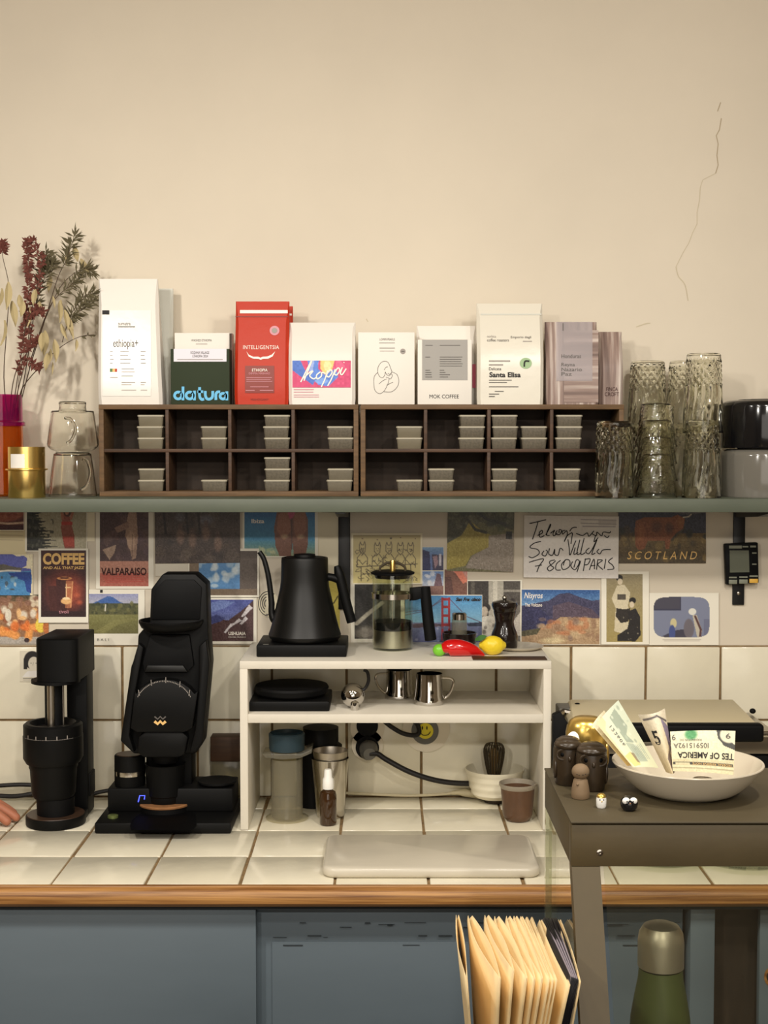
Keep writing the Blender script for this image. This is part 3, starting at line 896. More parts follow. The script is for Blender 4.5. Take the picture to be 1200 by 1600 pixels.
R(t, [(738, 743.5, 569, 606)], yf, 'pink_block', 'pink_print')

# bag with green dot
t, yf = pouch('coffee_bag', 'glossy white coffee bag with black lettering and a green dot', 745.5, 850, 472, 630, -.131, .06, 'bag_clear', flat=.4)
R(t, [(751, 846, 490, 492)], yf, 'bag_grey', 'zip_line')
T(t, 'norbica', 761, 775, 523.5, 527.5, yf, 'ink_light', name='small_print'); T(t, 'coffee roasters', 761, 795, 529, 533.5, yf, 'ink_grey', bold=0, name='small_print')
T(t, 'Emporio degli', 798, 830, 525, 529.5, yf, 'ink_grey', bold=0, name='small_print'); R(t, [(817, 831, 532.5, 534)], yf, 'ink_light', 'small_print')
R(t, [(764, 797, 563, 565), (764, 786, 569, 571)], yf, 'ink_light', 'small_print'); T(t, 'Delicate', 764, 783, 574, 578.5, yf, 'ink', name='small_print')
T(t, 'Santa Elisa', 764.5, 813.5, 581.5, 589.5, yf, 'ink', bold=.03)
R(t, lines(764, 800, 593.5, 2, 3.5, 1, .3) + [(764, 810, 603.6, 605), (773, 787, 611, 612), (764, 780, 615, 616.4), (764, 773, 618.7, 620.2)], yf, 'ink_grey', 'small_print')
disc(t, 821.5, 567.5, 9.4, 8.6, yf, 'green_dot', 'round_sticker')
strokes(t, [[(819, 573), (819.5, 566), (822, 564), (827, 564.5)]], yf, 'ink', 2.4, 'dot_mark', off=OFF2)

# brown striped bags
t, yf = pouch('coffee_bag', 'brown striped coffee bag with a translucent label', 853.5, 936, 501.5, 630.5, -.130, .05, 'stripe_vertical', flat=.35, gx=(.001, -.001))
R(t, [(881, 935, 516, 629)], yf, 'stripe_horizontal', 'cross_stripes')
m = thin_glass('label_translucent', (228, 222, 222), ior=1.2, body=.45, body_rgb=(206, 198, 200), rough=.4)
R(t, [(869, 925.5, 503, 595)], yf, 'label_translucent', 'paper_label', off=OFF2)
OFF3 = OFF * 3
T(t, 'Honduras', 877, 907.5, 553.5, 559.5, yf, 'ink_grey', bold=0, off=OFF3); T(t, 'Reyna', 877, 898, 567, 574, yf, 'ink_grey', bold=0, off=OFF3); T(t, 'Nazario', 877, 909, 574.5, 580, yf, 'ink_grey', bold=0, off=OFF3); T(t, 'Paz', 877, 893, 581.5, 587, yf, 'ink_grey', bold=0, off=OFF3)
R(t, [(879, 880.2, 505, 517)], yf, 'ink_grey', 'small_print', off=OFF3)
t, yf = pouch('coffee_bag', 'second brown striped bag standing behind the translucent-labelled one', 936.5, 974.5, 517, 631, -.100, .05, 'stripe_vertical', flat=.5)
T(t, 'FINCA', 947, 965, 605, 611, yf, 'ink_brown', bold=.0, shear=.1); T(t, 'CROFT', 945, 967, 613, 619, yf, 'ink_brown', bold=.0, shear=-.1)

# ================================================================== RIGHT END OF THE SHELF: GLASSES AND CUPS
def cut_tumbler(label, px, Yc, zb, rb=31, rt=26.5, hpx=122):
    """cut glass standing upside down: rim below, thick base above"""
    k = K(Yc); X = W(px, 693, Yc).x
    H = hpx * k; R0, R1 = rb * k, rt * k
    def fn(a, z):
        t = (z - zb) / H
        if t > .60 and t < .93:      # diamond band
            s = math.sin(8 * a + 26 * t) * math.sin(8 * a - 26 * t)
            return .0030 * abs(s) - .0018
        if t >= .06 and t <= .60:    # long flutes
            return .0020 * (abs(math.sin(8 * a + .6 * math.sin(9 * t))) - .6) * min(1, (t - .06) * 8)
        return 0
    prof = [(R0 * (1 - t) + R1 * t, zb + H * t) for t in [0, .02, .05] + [.06 + i * .87 / 44 for i in range(45)] + [.95, .975]] + [(R1 * .93, zb + H), (0, zb + H)]
    inner = [(0, zb + H * .92), (R1 * .8, zb + H * .92), (R1 * .87, zb + H * .86), (R0 * .90, zb + H * .02), (R0 * .94, zb)]
    b = MB().lathe(X, Yc, [(r, z, 0) for r, z in inner] + [(r, z, 1) for r, z in prof], 96, fn, cap=False)
    o = b.build('cut_glass_tumbler', 'glass_cut', None, ang=22)
    return wtag(o, label, 'glass', 'cut-glass tumblers upside down on the shelf')
kk = K(-.19)
step = .118
cut_tumbler('lone cut-glass tumbler upside down in front of the wooden case', 960, -.195, ZS + .0002, 29.5, 27.5, 119)
cut_tumbler('lower cut-glass tumbler of the pair next to the black bowl', 1096.5, -.19, ZS + .0002, 30.5, 25, 121)
cut_tumbler('upper cut-glass tumbler of the pair next to the black bowl', 1098, -.19, ZS + .118, 31, 26.5, 123)
cut_tumbler('lower cut-glass tumbler standing against the wall behind the pair', 1070, -.09, ZS + .0002, 29.5, 24, 113)
cut_tumbler('upper cut-glass tumbler standing against the wall behind the pair', 1070, -.09, ZS + .118, 30, 25, 112)
cut_tumbler('lower cut-glass tumbler behind the nested dimpled glasses', 1011, -.08, ZS + .0002, 29.5, 24, 113)
cut_tumbler('upper cut-glass tumbler behind the nested dimpled glasses', 1011, -.08, ZS + .118, 31, 26, 112)
def dimpled(label, px, Yc, zb):
    k = K(Yc); X = W(px, 693, Yc).x
    H = 68 * k; R0, R1 = 33.5 * k, 23 * k
    def fn(a, z):
        t = (z - zb) / H
        return .0010 * math.sin(26 * a + 3 * math.sin(90 * t)) * math.sin(60 * t + 2 * math.sin(5 * a)) if .1 < t < .92 else 0
    prof = [(R0 + (R1 - R0) * t ** .62, zb + H * t) for t in [i / 26 for i in range(26)]] + [(R1, zb + H * .97), (R1 * .9, zb + H), (0, zb + H)]
    inner = [(0, zb + H * .94), (R1 * .86, zb + H * .94), (R0 * .93, zb), (R0, zb)]
    b = MB().lathe(X, Yc, [(r, z, 0) for r, z in inner[:-1]] + [(r, z, 1) for r, z in prof], 72, fn, cap=False)
    return wtag(b.build('dimpled_glass', 'glass_hammered', None, ang=30), label, 'glass', 'nested dimpled glasses between the cut tumblers')
for i, nm in enumerate(['lowest', 'second lowest', 'second highest', 'topmost']):
    dimpled(nm + ' of the nested dimpled glasses between the cut-glass tumblers', 1026 - i * .4, -.18, ZS + .0002 + i * 26.3 * K(-.18))
def big_cup(label, px, Yc, zb, mat, ins):
    k = K(Yc); X = W(px, 693, Yc).x; r = 65 * k; H = 73.5 * k
    t_ = thing('ceramic_bowl', label, 'bowl', (X, Yc, zb), 'big glazed bowls at the shelf end')
    b = MB()
    b.lathe(X, Yc, [(r * .93, zb + H * .1), (r * .96, zb), (r * .99, zb), (r, zb + H * .03), (r, zb + H * .86), (r * .985, zb + H * .93), (r * .94, zb + H * .975), (r * .86, zb + H), (r * .6, zb + H), (0, zb + H)], 64, cap=False)
    b.build('bowl_wall', mat, t_)
    MB().lathe(X, Yc, [(r * .93, zb + H * .1), (r * .92, zb + H * .88), (0, zb + H * .9)], 48, cap=False).build('bowl_inside', mat, t_)
    MB().lathe(X, Yc, [(r * .62, zb + H - .0005), (r * .6, zb + H + 1.8 * k), (r * .54, zb + H + 1.8 * k), (r * .52, zb + H - .0005)], 40, cap=False).build('foot_ring', mat, t_)
    return zb + H + 1.8 * k
zz = big_cup('glossy grey ceramic bowl upside down under the black one', 1193, -.135, ZS + .0002, 'ceramic_grey', 0)
big_cup('glossy black ceramic bowl upside down on the grey one', 1193, -.135, zz + .0002, 'ceramic_black', 0)

# ================================================================== LEFT END OF THE SHELF
# mugs
def mug(label, px, Yc, zb, prof, handle):
    k = K(Yc); X = W(px, 693, Yc).x
    t_ = thing('glass_mug', label, 'mug', (X, Yc, zb), 'clear glass mugs stacked upside down')
    inn = [((r - 1.5) * k if r > 2 else 0, zb + (z - (2.5 if z > 10 else 0)) * k) for r, z in prof]
    b = MB().lathe(X, Yc, [(r * k, zb + z * k) for r, z in prof][::-1] + inn, 64, cap=False)
    b.build('mug_body', 'glass_mug', t_)
    h = [Vector((X + x * k, Yc - y * k, zb + z * k)) for x, y, z in handle]
    MB().tube(h, 2.3 * k, 10, smooth=5).build('handle', 'glass_mug', t_)
body = [(37, 0), (37.5, 3), (36.5, 8), (33, 40), (30, 60), (29, 66), (26, 68.5), (0, 69)]
mug('lower clear glass mug under another, beside the wooden case', 113, -.13, ZS + .0002, body, [(22, 27, 58), (30, 30, 54), (34, 32, 36), (28, 33, 18), (20, 32, 12)])
body2 = [(26, 0), (34, 4), (38.5, 9), (39.5, 14), (37, 36), (33, 68), (32, 70), (22, 70.2), (21.2, 72), (20.5, 78), (21.2, 84), (19.5, 86), (0, 86)]
mug('upper clear glass mug with a narrow foot, stacked on another', 114, -.13, ZS + .0002 + 69.3 * K(-.13), [(r, z * .91) for r, z in body2], [(-4, 33, 52), (6, 40, 50), (14, 44, 36), (8, 42, 20), (0, 37, 14)])
# brass candle holder
k = K(-.185); X = W(41, 693, -.185).x
t = thing('candle_holder', 'round brass candle holder with a flange and white square', 'candle holder', (X, -.185, ZS))
ht = 79 * k
MB().lathe(X, -.185, [(28 * k, ZS + .0002), (28.5 * k, ZS + 1 * k), (28.5 * k, ZS + 42 * k), (32.5 * k, ZS + 43 * k), (32.5 * k, ZS + 45 * k), (28.5 * k, ZS + 46 * k), (28.5 * k, ZS + ht), (27 * k, ZS + ht), (27 * k, ZS + 50 * k), (0, ZS + 50 * k)], 64, cap=False).build('brass_cup', 'brass', t)
b = MB()
b.grid(lambda u, v: Vector((X + 28.9 * k * math.sin(-.70 + .86 * u), -.185 - 28.9 * k * math.cos(-.70 + .86 * u), ZS + (46.5 + 21.5 * v) * k)), 10, 1)
b.build('paper_label', 'label_white', t, recalc=False)  # plain white square curved round the front of the brass cup
# vase: magenta over orange glass
k = K(-.105); X = W(2, 693, -.105).x; yv = -.105
t = thing('glass_vase', 'two-tone glass vase, magenta neck over orange body', 'vase', (X, yv, ZS))
zr = W(0, 664, yv).z; zt_ = W(0, 617, yv).z
MB().lathe(X, yv, [(0, ZS + .006), (30 * k, ZS + .006), (31 * k, zr), (33.5 * k, zr), (34 * k, ZS + .004), (31 * k, ZS + .0002), (0, ZS + .0002)], 48, cap=False).build('lower_body', 'orange_glass', t)
MB().lathe(X, yv, [(31 * k, zr), (31 * k, zt_), (33 * k, zt_), (33.5 * k, zr + .008), (37 * k, zr + .005), (37 * k, zr - .002), (33 * k, zr - .0005)], 48, cap=False).build('neck', 'magenta_glass', t)
# dried stems
def leaf_fan(b, p, d, n, l, w, spread):
    """short narrow leaves around a point"""
    for i in range(n):
        a = random.uniform(-spread, spread); e = random.uniform(-.9, .9)
        dd = Vector((d.x * math.cos(a) - d.z * math.sin(a), e, d.x * math.sin(a) + d.z * math.cos(a))).normalized()
        ll = l * random.uniform(.6, 1.2)
        s = dd.cross(Vector((0, 1, 0)))
        if s.length < .05: s = Vector((1, 0, 0))
        s.normalize(); s = s * (w * random.uniform(.7, 1.2))
        m = p + dd * ll * .5; nrm = dd.cross(s).normalized() * w * .4
        b.add([p, m + s, p + dd * ll, m - s, m + nrm], [(0, 1, 4), (1, 2, 4), (2, 3, 4), (3, 0, 4)])
leaf_me = None
def beige_leaf(parent, p, ang, l, w):
    global leaf_me
    if leaf_me is None:
        b = MB()
        def fn(u, v):
            t = v; ww = math.sin(math.pi * min(1, t * .97 + .03) ** .8) * .5
            return Vector(((u - .5) * 2 * ww, .25 * math.sin(t * 3) + .35 * abs(u - .5), -t))
        b.grid(fn, 4, 7)
        o = b.build('leaf', 'leaf_beige', None, origin=(0, 0, 0), recalc=False); leaf_me = o.data; bpy.data.objects.remove(o)
    o = bpy.data.objects.new('leaf', leaf_me); COL.objects.link(o); o.parent = parent
    o.location = p - org(parent); o.rotation_euler = (random.uniform(-.3, .3), ang, random.uniform(-1, 1)); o.scale = (w, w, l)
def stem(label, pts, Ys, kind, leaves=(), nl=30, start=.35, tw=1.5):
    P = [W(x, y, Ys[0] + (Ys[1] - Ys[0]) * i / (len(pts) - 1)) for i, (x, y) in enumerate(pts)]
    t_ = thing('dried_stem', label, 'dried stem', P[0], 'dried stems in the two-tone vase')
    kk = K(Ys[0]); n = len(P)
    MB().tube(P, [tw * kk * (1 - .6 * i / (n - 1)) * .6 for i in range(n)], 6, smooth=4).build('stalk', 'stem_dark', t_)
    b = MB()
    for j in range(nl):
        f = start + (1 - start) * (j + random.random()) / nl
        f = min(f, .999) * (n - 1); i = int(f); p = P[i].lerp(P[i + 1], f - i); d = (P[i + 1] - P[i]).normalized()
        if kind == 'spike': leaf_fan(b, p, d, 6, 11 * kk, 1.9 * kk, 2.1)
        elif kind == 'narrow': leaf_fan(b, p, d, 4, 19 * kk, 1.5 * kk, 1.5)
        else: leaf_fan(b, p, d, 2, 9 * kk, 1.2 * kk, 1.4)
    b.build({'spike': 'flower_spike', 'narrow': 'sprig_leaves'}.get(kind, 'sprig_leaves'), 'flower_red' if kind == 'spike' else 'leaf_olive', t_)
    for (x, y, a, l, w) in leaves:
        Yl = Ys[1] + random.uniform(-.03, .01)
        beige_leaf(t_, W(x, y, Yl), a, l * kk, w * kk)
stem('dried stem with a rusty red spike rising from the vase centre', [(18, 655), (26, 600), (38, 520), (46, 440), (42, 376)], (-.105, -.13), 'spike', nl=46, start=.42)
stem('dried stem with a forked rusty tip leaning off the vase', [(20, 655), (28, 610), (40, 560), (52, 470), (66, 410), (50, 372)], (-.11, -.14), 'spike', nl=24, start=.45)
stem('dried stem with dark olive leaves beside the rusty spikes', [(25, 655), (40, 580), (55, 480), (66, 430), (72, 392)], (-.1, -.1), 'narrow', [(80, 432, .1, 26, 9), (82, 462, -.1, 20, 5)], nl=22, start=.5)
stem('tallest dried stem, tip of olive leaves above pale bracts', [(27, 650), (48, 570), (70, 500), (90, 435), (104, 405), (117, 366)], (-.1, -.09), 'narrow', [(116, 384, -.2, 26, 10), (108, 392, .2, 22, 9), (126, 404, -.5, 28, 9), (133, 412, -.8, 22, 7)], nl=18, start=.74)
stem('dried stem arching to the tall white bag, pale leaves hanging', [(30, 645), (34, 608), (70, 565), (98, 540), (125, 526), (146, 523)], (-.1, -.095), 'twig', [(70, 516, .05, 40, 13), (84, 530, -.1, 36, 12), (78, 545, .1, 30, 11), (118, 530, -.2, 20, 8), (82, 565, 0, 22, 4)], nl=5, start=.8)
stem('dried branching stem with olive sprigs next to the tall bag', [(48, 562), (70, 497), (85, 468), (110, 446), (125, 434)], (-.1, -.1), 'narrow', [(92, 470, .15, 34, 10), (100, 484, -.15, 32, 10), (96, 505, -.3, 28, 8), (106, 510, -.3, 22, 8)], nl=9, start=.55)
stem('low dried sprig of thin olive leaves against the tall bag', [(97, 535), (108, 500), (122, 488), (144, 470)], (-.1, -.1), 'narrow', nl=16, start=.3, tw=1.1)
stem('dried sprig curling over by the tall bag edge', [(105, 500), (118, 480), (132, 462), (148, 458)], (-.1, -.105), 'narrow', nl=12, start=.3, tw=1.1)
stem('dried stem with pale hanging leaves at the vase edge', [(12, 655), (6, 590), (10, 520), (14, 450), (4, 400), (4, 378)], (-.11, -.13), 'spike', [(12, 440, 0, 44, 13), (18, 470, -.1, 40, 12), (30, 460, -.15, 28, 10), (6, 500, .1, 40, 14), (36, 470, .1, 26, 10), (2, 450, .2, 36, 13)], nl=14, start=.84)
stem('bent dried stem with rusty tufts low above the vase', [(15, 655), (20, 600), (34, 562), (56, 570), (62, 574)], (-.115, -.135), 'spike', [(46, 480, .1, 30, 9)], nl=16, start=.35)

stem('dried drooping rusty tuft hanging off the tall spike', [(38, 520), (46, 492), (58, 484), (68, 488)], (-.13, -.14), 'spike', [(56, 452, .1, 26, 9)], nl=12, start=.2, tw=1.0)
stem('dried olive sprig spreading between the rusty spike and pale bracts', [(44, 545), (58, 470), (74, 425), (84, 410)], (-.11, -.11), 'narrow', [(62, 470, .05, 22, 8)], nl=16, start=.55, tw=1.1)
stem('slim dried sprig with olive tips leaning to the tall white bag', [(70, 500), (92, 452), (112, 430), (130, 420), (146, 424)], (-.1, -.1), 'narrow', [(94, 468, .1, 30, 9), (104, 492, -.2, 34, 9)], nl=14, start=.55, tw=1.1)
stem('short dried sprig with rusty seeds low beside the vase neck', [(26, 640), (30, 590), (40, 545), (60, 528)], (-.12, -.14), 'spike', [(66, 520, 0, 30, 10), (74, 552, .1, 28, 9)], nl=14, start=.6, tw=1.0)

# ================================================================== POSTCARDS ON THE WALL
CARD_N = 0
def card(name, label, cat, x0, x1, y0, y1, layer, border=(3, 3, 3, 3), cv=None, rot=0.0, paper='paper', wall_y=None, pic_name='picture'):
    """flat card on the wall; returns object and mapping in pixel space"""
    Y = -0.0006 - 0.0013 * layer if wall_y is None else wall_y
    cx, cy = (x0 + x1) / 2, (y0 + y1) / 2
    ca, sa = math.cos(math.radians(rot)), math.sin(math.radians(rot))
    def mp(px, py, off=0.0):
        dx, dy = px - cx, py - cy
        return W(cx + dx * ca - dy * sa, cy + dx * sa + dy * ca, Y - off)
    c4 = [mp(x0, y1), mp(x1, y1), mp(x1, y0), mp(x0, y0)]
    b = MB(); th_ = Vector((0, .0005, 0))
    b.add(c4 + [p + th_ for p in c4], [(0, 1, 2, 3), (7, 6, 5, 4), (0, 4, 5, 1), (1, 5, 6, 2), (2, 6, 7, 3), (3, 7, 4, 0)])
    o = b.build(name, paper)
    wtag(o, label, cat, 'cards pinned under the shelf')
    l, r, tp, bt = border
    if cv is not None:
        cv.mesh(lambda u, v: mp(x0 + l + (x1 - x0 - l - r) * u, y0 + tp + (y1 - y0 - tp - bt) * v, .0002), pic_name, o)
    return o, mp, Y
def CT(o, mp, s, x0, x1, y0, y1, mat, bold=0, shear=0, flip=False, name='lettering', space=1.0):
    vv, f = text_mesh(s, bold, shear, space)
    b = MB()
    b.add([mp(x0 + (x1 - x0) * (1 - u if flip else u), y1 - (y1 - y0) * (1 - v if flip else v), .0005) for u, v in vv], f)
    return b.build(name, mat, o, recalc=False)
def cv(w, h, bg): return Cv(int(w * 1.15), int(h * 1.15), bg)

# a: red-brown landscape and a sheet with lines
c = cv(42, 40, (96, 50, 48)); c.ell(.4, .2, .7, .5, (150, 84, 66)); c.blobs(20, 0, 1, 0, .5, [(130, 70, 60), (170, 104, 80)], .03, .09); c.line([(0, .66), (.5, .74), (1, .7)], .04, (206, 176, 150)); c.rect(0, 1, .8, 1, (72, 36, 40)); c.noise(8, 2)
card('postcard', 'red-brown landscape card above the lined cream sheet', 'postcard', -14, 38, 790, 829, 2, (0, 1, 0, 1), c)
c = cv(46, 60, (222, 208, 168))
for v in (.25, .33, .42, .5, .6): c.line([(.05, v), (.9, v + .01)], .006, (160, 142, 110))
card('paper_sheet', 'cream sheet with faint lines above the beach card', 'paper', -14, 41, 800, 872, 1, (0, 0, 0, 0), c, paper='paper_cream')
# b: fir tree and dancer
c = cv(100, 60, (176, 168, 142)); c.grad(0, 1, (150, 142, 118), (186, 178, 152))
for i in range(16):
    v = i / 15
    c.poly([(0, v - .02), (.12 + .42 * v + .04 * (i % 3), v + .04), (.2, v + .08), (0, v + .09)], [(46, 48, 42), (62, 64, 54), (34, 36, 34)][i % 3])
c.blobs(40, 0, .45, .3, 1, [(40, 42, 38), (90, 90, 80)], .01, .04)
c.poly([(.60, .22), (.7, .20), (.76, .5), (.8, .7), (.8, 1), (.64, 1), (.6, .75), (.57, .5)], (150, 84, 68)); c.ell(.68, .15, .075, .13, (76, 44, 38)); c.ell(.67, .17, .035, .07, (186, 128, 100)); c.line([(.60, .3), (.58, .12), (.66, .03)], .022, (168, 108, 84)); c.line([(.74, .3), (.78, .12), (.7, .03)], .022, (168, 108, 84))
c.rect(.58, .76, .38, .45, (176, 60, 50)); c.poly([(.6, .7), (.78, .7), (.8, .92), (.64, .92)], (176, 72, 56)); c.noise(6, 2)
card('postcard', 'card of a dark fir tree and a dancer in red', 'postcard', 39, 136, 788, 862, 2, (3, 1, 0, 2), c)
# c: coffee poster
c = cv(70, 108, (70, 30, 30)); c.grad(0, 1, (62, 24, 26), (52, 24, 28)); c.ell(.55, .6, .55, .42, (160, 70, 46), .9, .9); c.ell(.75, .62, .25, .3, (186, 84, 56), .6, .9)
c.poly([(.16, .53), (.36, .53), (.36, .9), (.2, .9)], (72, 32, 30)); c.poly([(.34, .43), (.56, .43), (.58, .92), (.36, .92)], (66, 28, 28)); c.poly([(.55, .46), (.7, .46), (.66, .86), (.54, .86)], (196, 128, 84), .7)
c.ell(.52, .42, .18, .025, (220, 150, 90)); c.ell(.52, .415, .13, .012, (90, 40, 34)); c.rect(.54, .66, .55, .565, (240, 196, 140)); c.rect(.55, .57, .5, .76, (236, 190, 140)); c.ell(.56, .76, .13, .05, (232, 180, 120)); c.ell(.56, .72, .09, .02, (250, 220, 170)); c.line([(.7, .47), (.66, .85)], .012, (226, 160, 110)); c.ell(.8, .67, .09, .05, (206, 106, 72), .7, .8); c.ell(.85, .78, .09, .05, (206, 96, 62), .7, .8); c.ell(.15, .43, .1, .06, (106, 52, 44), .6, .9); c.ell(.85, .48, .1, .06, (96, 46, 40), .6, .9)
c.rect(0, 1, .91, 1, (46, 22, 26)); c.noise(5, 2)
o, mp, Y = card('coffee_poster', 'dark red poster with cream lettering and a coffee press', 'poster', 60, 138, 857, 973, 4, (4, 3.5, 3, 9), c)
CT(o, mp, 'COFFEE', 67, 132, 864, 882.5, 'ink_cream', bold=.045); CT(o, mp, 'AND ALL THAT JAZZ', 67, 132, 885, 890.5, 'ink_cream', bold=.03, shear=.15); CT(o, mp, 'tivoli', 92, 107, 953, 958.5, 'ink_pink')
# d: beach
c = cv(64, 62, (232, 222, 190)); c.poly([(0, 0), (.5, .0), (.62, .06), (.78, .04), (.86, .1), (.85, .28), (.75, .33), (.95, .36), (.98, .6), (.93, 1), (0, 1)], (90, 96, 170))
c.poly([(0, .3), (.3, .24), (.5, .3), (.75, .34), (.7, .42), (0, .42)], (96, 92, 84)); c.poly([(0, .42), (.75, .42), (.95, .4), (.98, .6), (.93, 1), (0, 1)], (74, 138, 190)); c.poly([(.4, .45), (.96, .43), (.96, .95), (.85, .9), (.8, .65), (.5, .55)], (40, 72, 150)); c.line([(0, .44), (.4, .4), (.7, .41)], .02, (226, 220, 210)); c.blobs(16, 0, .6, .55, .95, [(206, 210, 210), (70, 80, 90), (130, 180, 210)], .02, .08); c.noise(6, 2)
card('postcard', 'torn-edged blue beach card under the cream sheet', 'postcard', -14, 51, 866, 930, 3, (0, 0, 0, 0), c, paper='paper_cream')
# e: crowd in orange
c = cv(90, 78, (150, 110, 80)); c.grad(0, .15, (60, 56, 40), (120, 96, 70)); c.rect(0, 1, .85, 1, (176, 168, 158))
c.blobs(26, 0, .92, .05, .3, [(196, 176, 150), (140, 100, 80), (96, 62, 48), (224, 208, 180)], .04, .09, .9); c.blobs(22, 0, .9, .3, .6, [(226, 150, 84), (240, 190, 130), (150, 90, 60), (232, 220, 200), (190, 96, 62)], .04, .1, .9); c.blobs(16, 0, .8, .62, .86, [(236, 140, 60), (226, 118, 52), (240, 160, 84)], .06, .12, .9)
c.ell(.86, .62, .1, .16, (236, 206, 76)); c.ell(.96, .66, .07, .14, (190, 110, 60)); c.ell(.3, .42, .06, .14, (226, 216, 196)); c.ell(.62, .92, .05, .05, (60, 46, 50)); c.noise(9, 2)
card('postcard', 'card of a seated crowd in orange clothes beside the small grinder', 'postcard', -14, 76, 929, 1006, 2, (0, 0, 0, 0), c)
# f: Valparaiso
c = cv(80, 118, (76, 52, 52)); c.blobs(30, 0, 1, 0, .66, [(66, 44, 46), (96, 66, 62), (84, 60, 66), (110, 84, 76)], .05, .16, .6)
c.poly([(.62, .02), (.74, .05), (.76, .22), (.78, .4), (.74, .66), (.66, .68), (.6, .5), (.52, .4), (.56, .2)], (162, 130, 110)); c.ell(.68, .06, .06, .06, (176, 146, 124)); c.poly([(.3, .3), (.58, .22), (.6, .3), (.36, .36)], (138, 106, 92)); c.poly([(.06, .56), (.34, .5), (.3, .6), (.2, .68)], (170, 142, 122)); c.ell(.64, .45, .09, .12, (182, 150, 126)); c.line([(.67, .38), (.66, .66)], .006, (110, 80, 70))
c.rect(0, 1, .70, 1, (186, 130, 110)); c.rect(0, 1, .84, 1, (176, 96, 80)); c.noise(7, 2)
for i in range(5): c.line([(.05 + .02 * i, .87 + .02 * i), (.9, .84 + .024 * i)], .007, (196, 60, 50), .6)
o, mp, Y = card('travel_poster', 'reddish travel poster of a pale figure with dark title', 'poster', 150, 240, 786, 920, 1, (6, 8, 0, 4), c)
CT(o, mp, 'VALPARAISO', 158, 229, 887, 899, 'ink_brown', bold=.03)
# g: volcano field
c = cv(90, 66, (120, 116, 70)); c.grad(0, .24, (146, 150, 190), (176, 176, 190)); c.poly([(.08, .24), (.25, .14), (.38, .06), (.48, .08), (.62, .2), (.7, .24)], (60, 96, 160)); c.grad(.24, .52, (70, 74, 48), (92, 90, 54)); c.grad(.52, 1, (130, 128, 76), (108, 104, 60)); c.blobs(40, 0, 1, .24, .5, [(56, 62, 40), (90, 92, 56), (110, 108, 64)], .02, .06); c.line([(.34, .28), (.33, .42)], .012, (220, 214, 200)); c.poly([(.1, .95), (.5, .66), (.9, .6), (1, .66), (.6, .76), (.3, 1)], (142, 138, 84), .6); c.noise(6, 2)
o, mp, Y = card('postcard', 'white-bordered card of a blue volcano over green fields', 'postcard', 139, 226, 921, 1008, 2, (0, 10, 7, 18), c)
CT(o, mp, 'BALI', 152, 170, 997.5, 1001.5, 'ink_grey', space=1.6)
strokes(o, [[(158.5, 921.5), (158.5, 926)]], Y - .0006, 'ink', 4, 'pin', smooth=False)
# h: brown forest group
c = cv(132, 92, (74, 60, 54)); c.grad(0, .5, (66, 56, 54), (84, 70, 62)); c.blobs(60, 0, 1, 0, 1, [(62, 50, 44), (96, 80, 66), (80, 66, 60), (110, 96, 84), (48, 40, 40)], .03, .1, .5); c.ell(.6, .28, .12, .1, (112, 110, 122), .8, .6); c.ell(.3, .24, .08, .1, (104, 102, 112), .7, .6)
for x, y in ((.44, .62), (.74, .68), (.3, .55), (.6, .5)): c.ell(x, y, .06, .17, (132, 104, 88), .8, .5); c.ell(x, y - .16, .03, .06, (100, 78, 70), .9, .4)
for x in (.1, .36, .5): c.line([(x, 0), (x + .03, .5)], .014, (44, 36, 36))
c.noise(9, 2)
card('postcard', 'large dark brown woodland card above the painted sky card', 'postcard', 242, 375, 786, 880, 4, (0, 0, 0, 0), c, rot=-.5, paper='paper_cream')
# i: plain stand-in: brown card with cloudy sky panel
c = cv(104, 66, (88, 76, 68)); c.grad(0, 1, (76, 66, 62), (104, 90, 76)); c.rect(.14, .74, .18, .86, (84, 134, 184)); c.blobs(22, .16, .72, .2, .82, [(206, 214, 216), (170, 190, 206)], .03, .08, .7); c.rect(0, .14, 0, 1, (126, 108, 88)); c.rect(.74, 1, 0, 1, (92, 80, 72)); c.rect(0, 1, .86, 1, (120, 102, 84)); c.rect(0, 1, 0, .18, (86, 74, 66)); c.noise(4, 2)
card('postcard', 'brown card with a panel of blue cloudy sky', 'postcard', 294, 405, 857, 933, 3, (2, 3, 4, 3), c)
c = cv(54, 40, (222, 214, 196)); card('paper_sheet', 'small white paper tucked under the woodland card', 'paper', 243, 296, 876, 900, 2, (0, 0, 0, 0), c)
# j: Ushuaia
c = cv(78, 66, (70, 44, 44)); c.grad(0, .6, (70, 80, 150), (110, 120, 170)); c.poly([(0, .1), (.3, .02), (.6, .06), (.4, .2), (.1, .3)], (120, 140, 190), .7); c.poly([(0, .62), (.25, .46), (.45, .5), (.7, .3), (1, .02), (1, 1), (0, 1)], (74, 46, 46)); c.poly([(0, .45), (.2, .36), (.4, .44), (.3, .52), (0, .62)], (60, 66, 120))
for q in ([(.9, .12), (.98, .2), (.8, .4), (.72, .42)], [(.68, .45), (.75, .5), (.55, .62), (.45, .72), (.4, .74)], [(.82, .4), (.88, .46), (.74, .6), (.7, .58)], [(.5, .58), (.58, .56), (.4, .8), (.36, .78)]): c.poly(q, (206, 198, 200))
c.noise(8, 2)
o, mp, Y = card('postcard', 'snowy mountain card beside the black kettle', 'postcard', 322, 401, 934, 1006, 3, (2, 5, 3, 4), c)
CT(o, mp, 'USHUAIA', 357, 384, 987, 992.5, 'ink_white', bold=.03); CT(o, mp, 'FIN DEL MUNDO', 357, 384, 994.5, 996.5, 'ink_white', name='small_print')
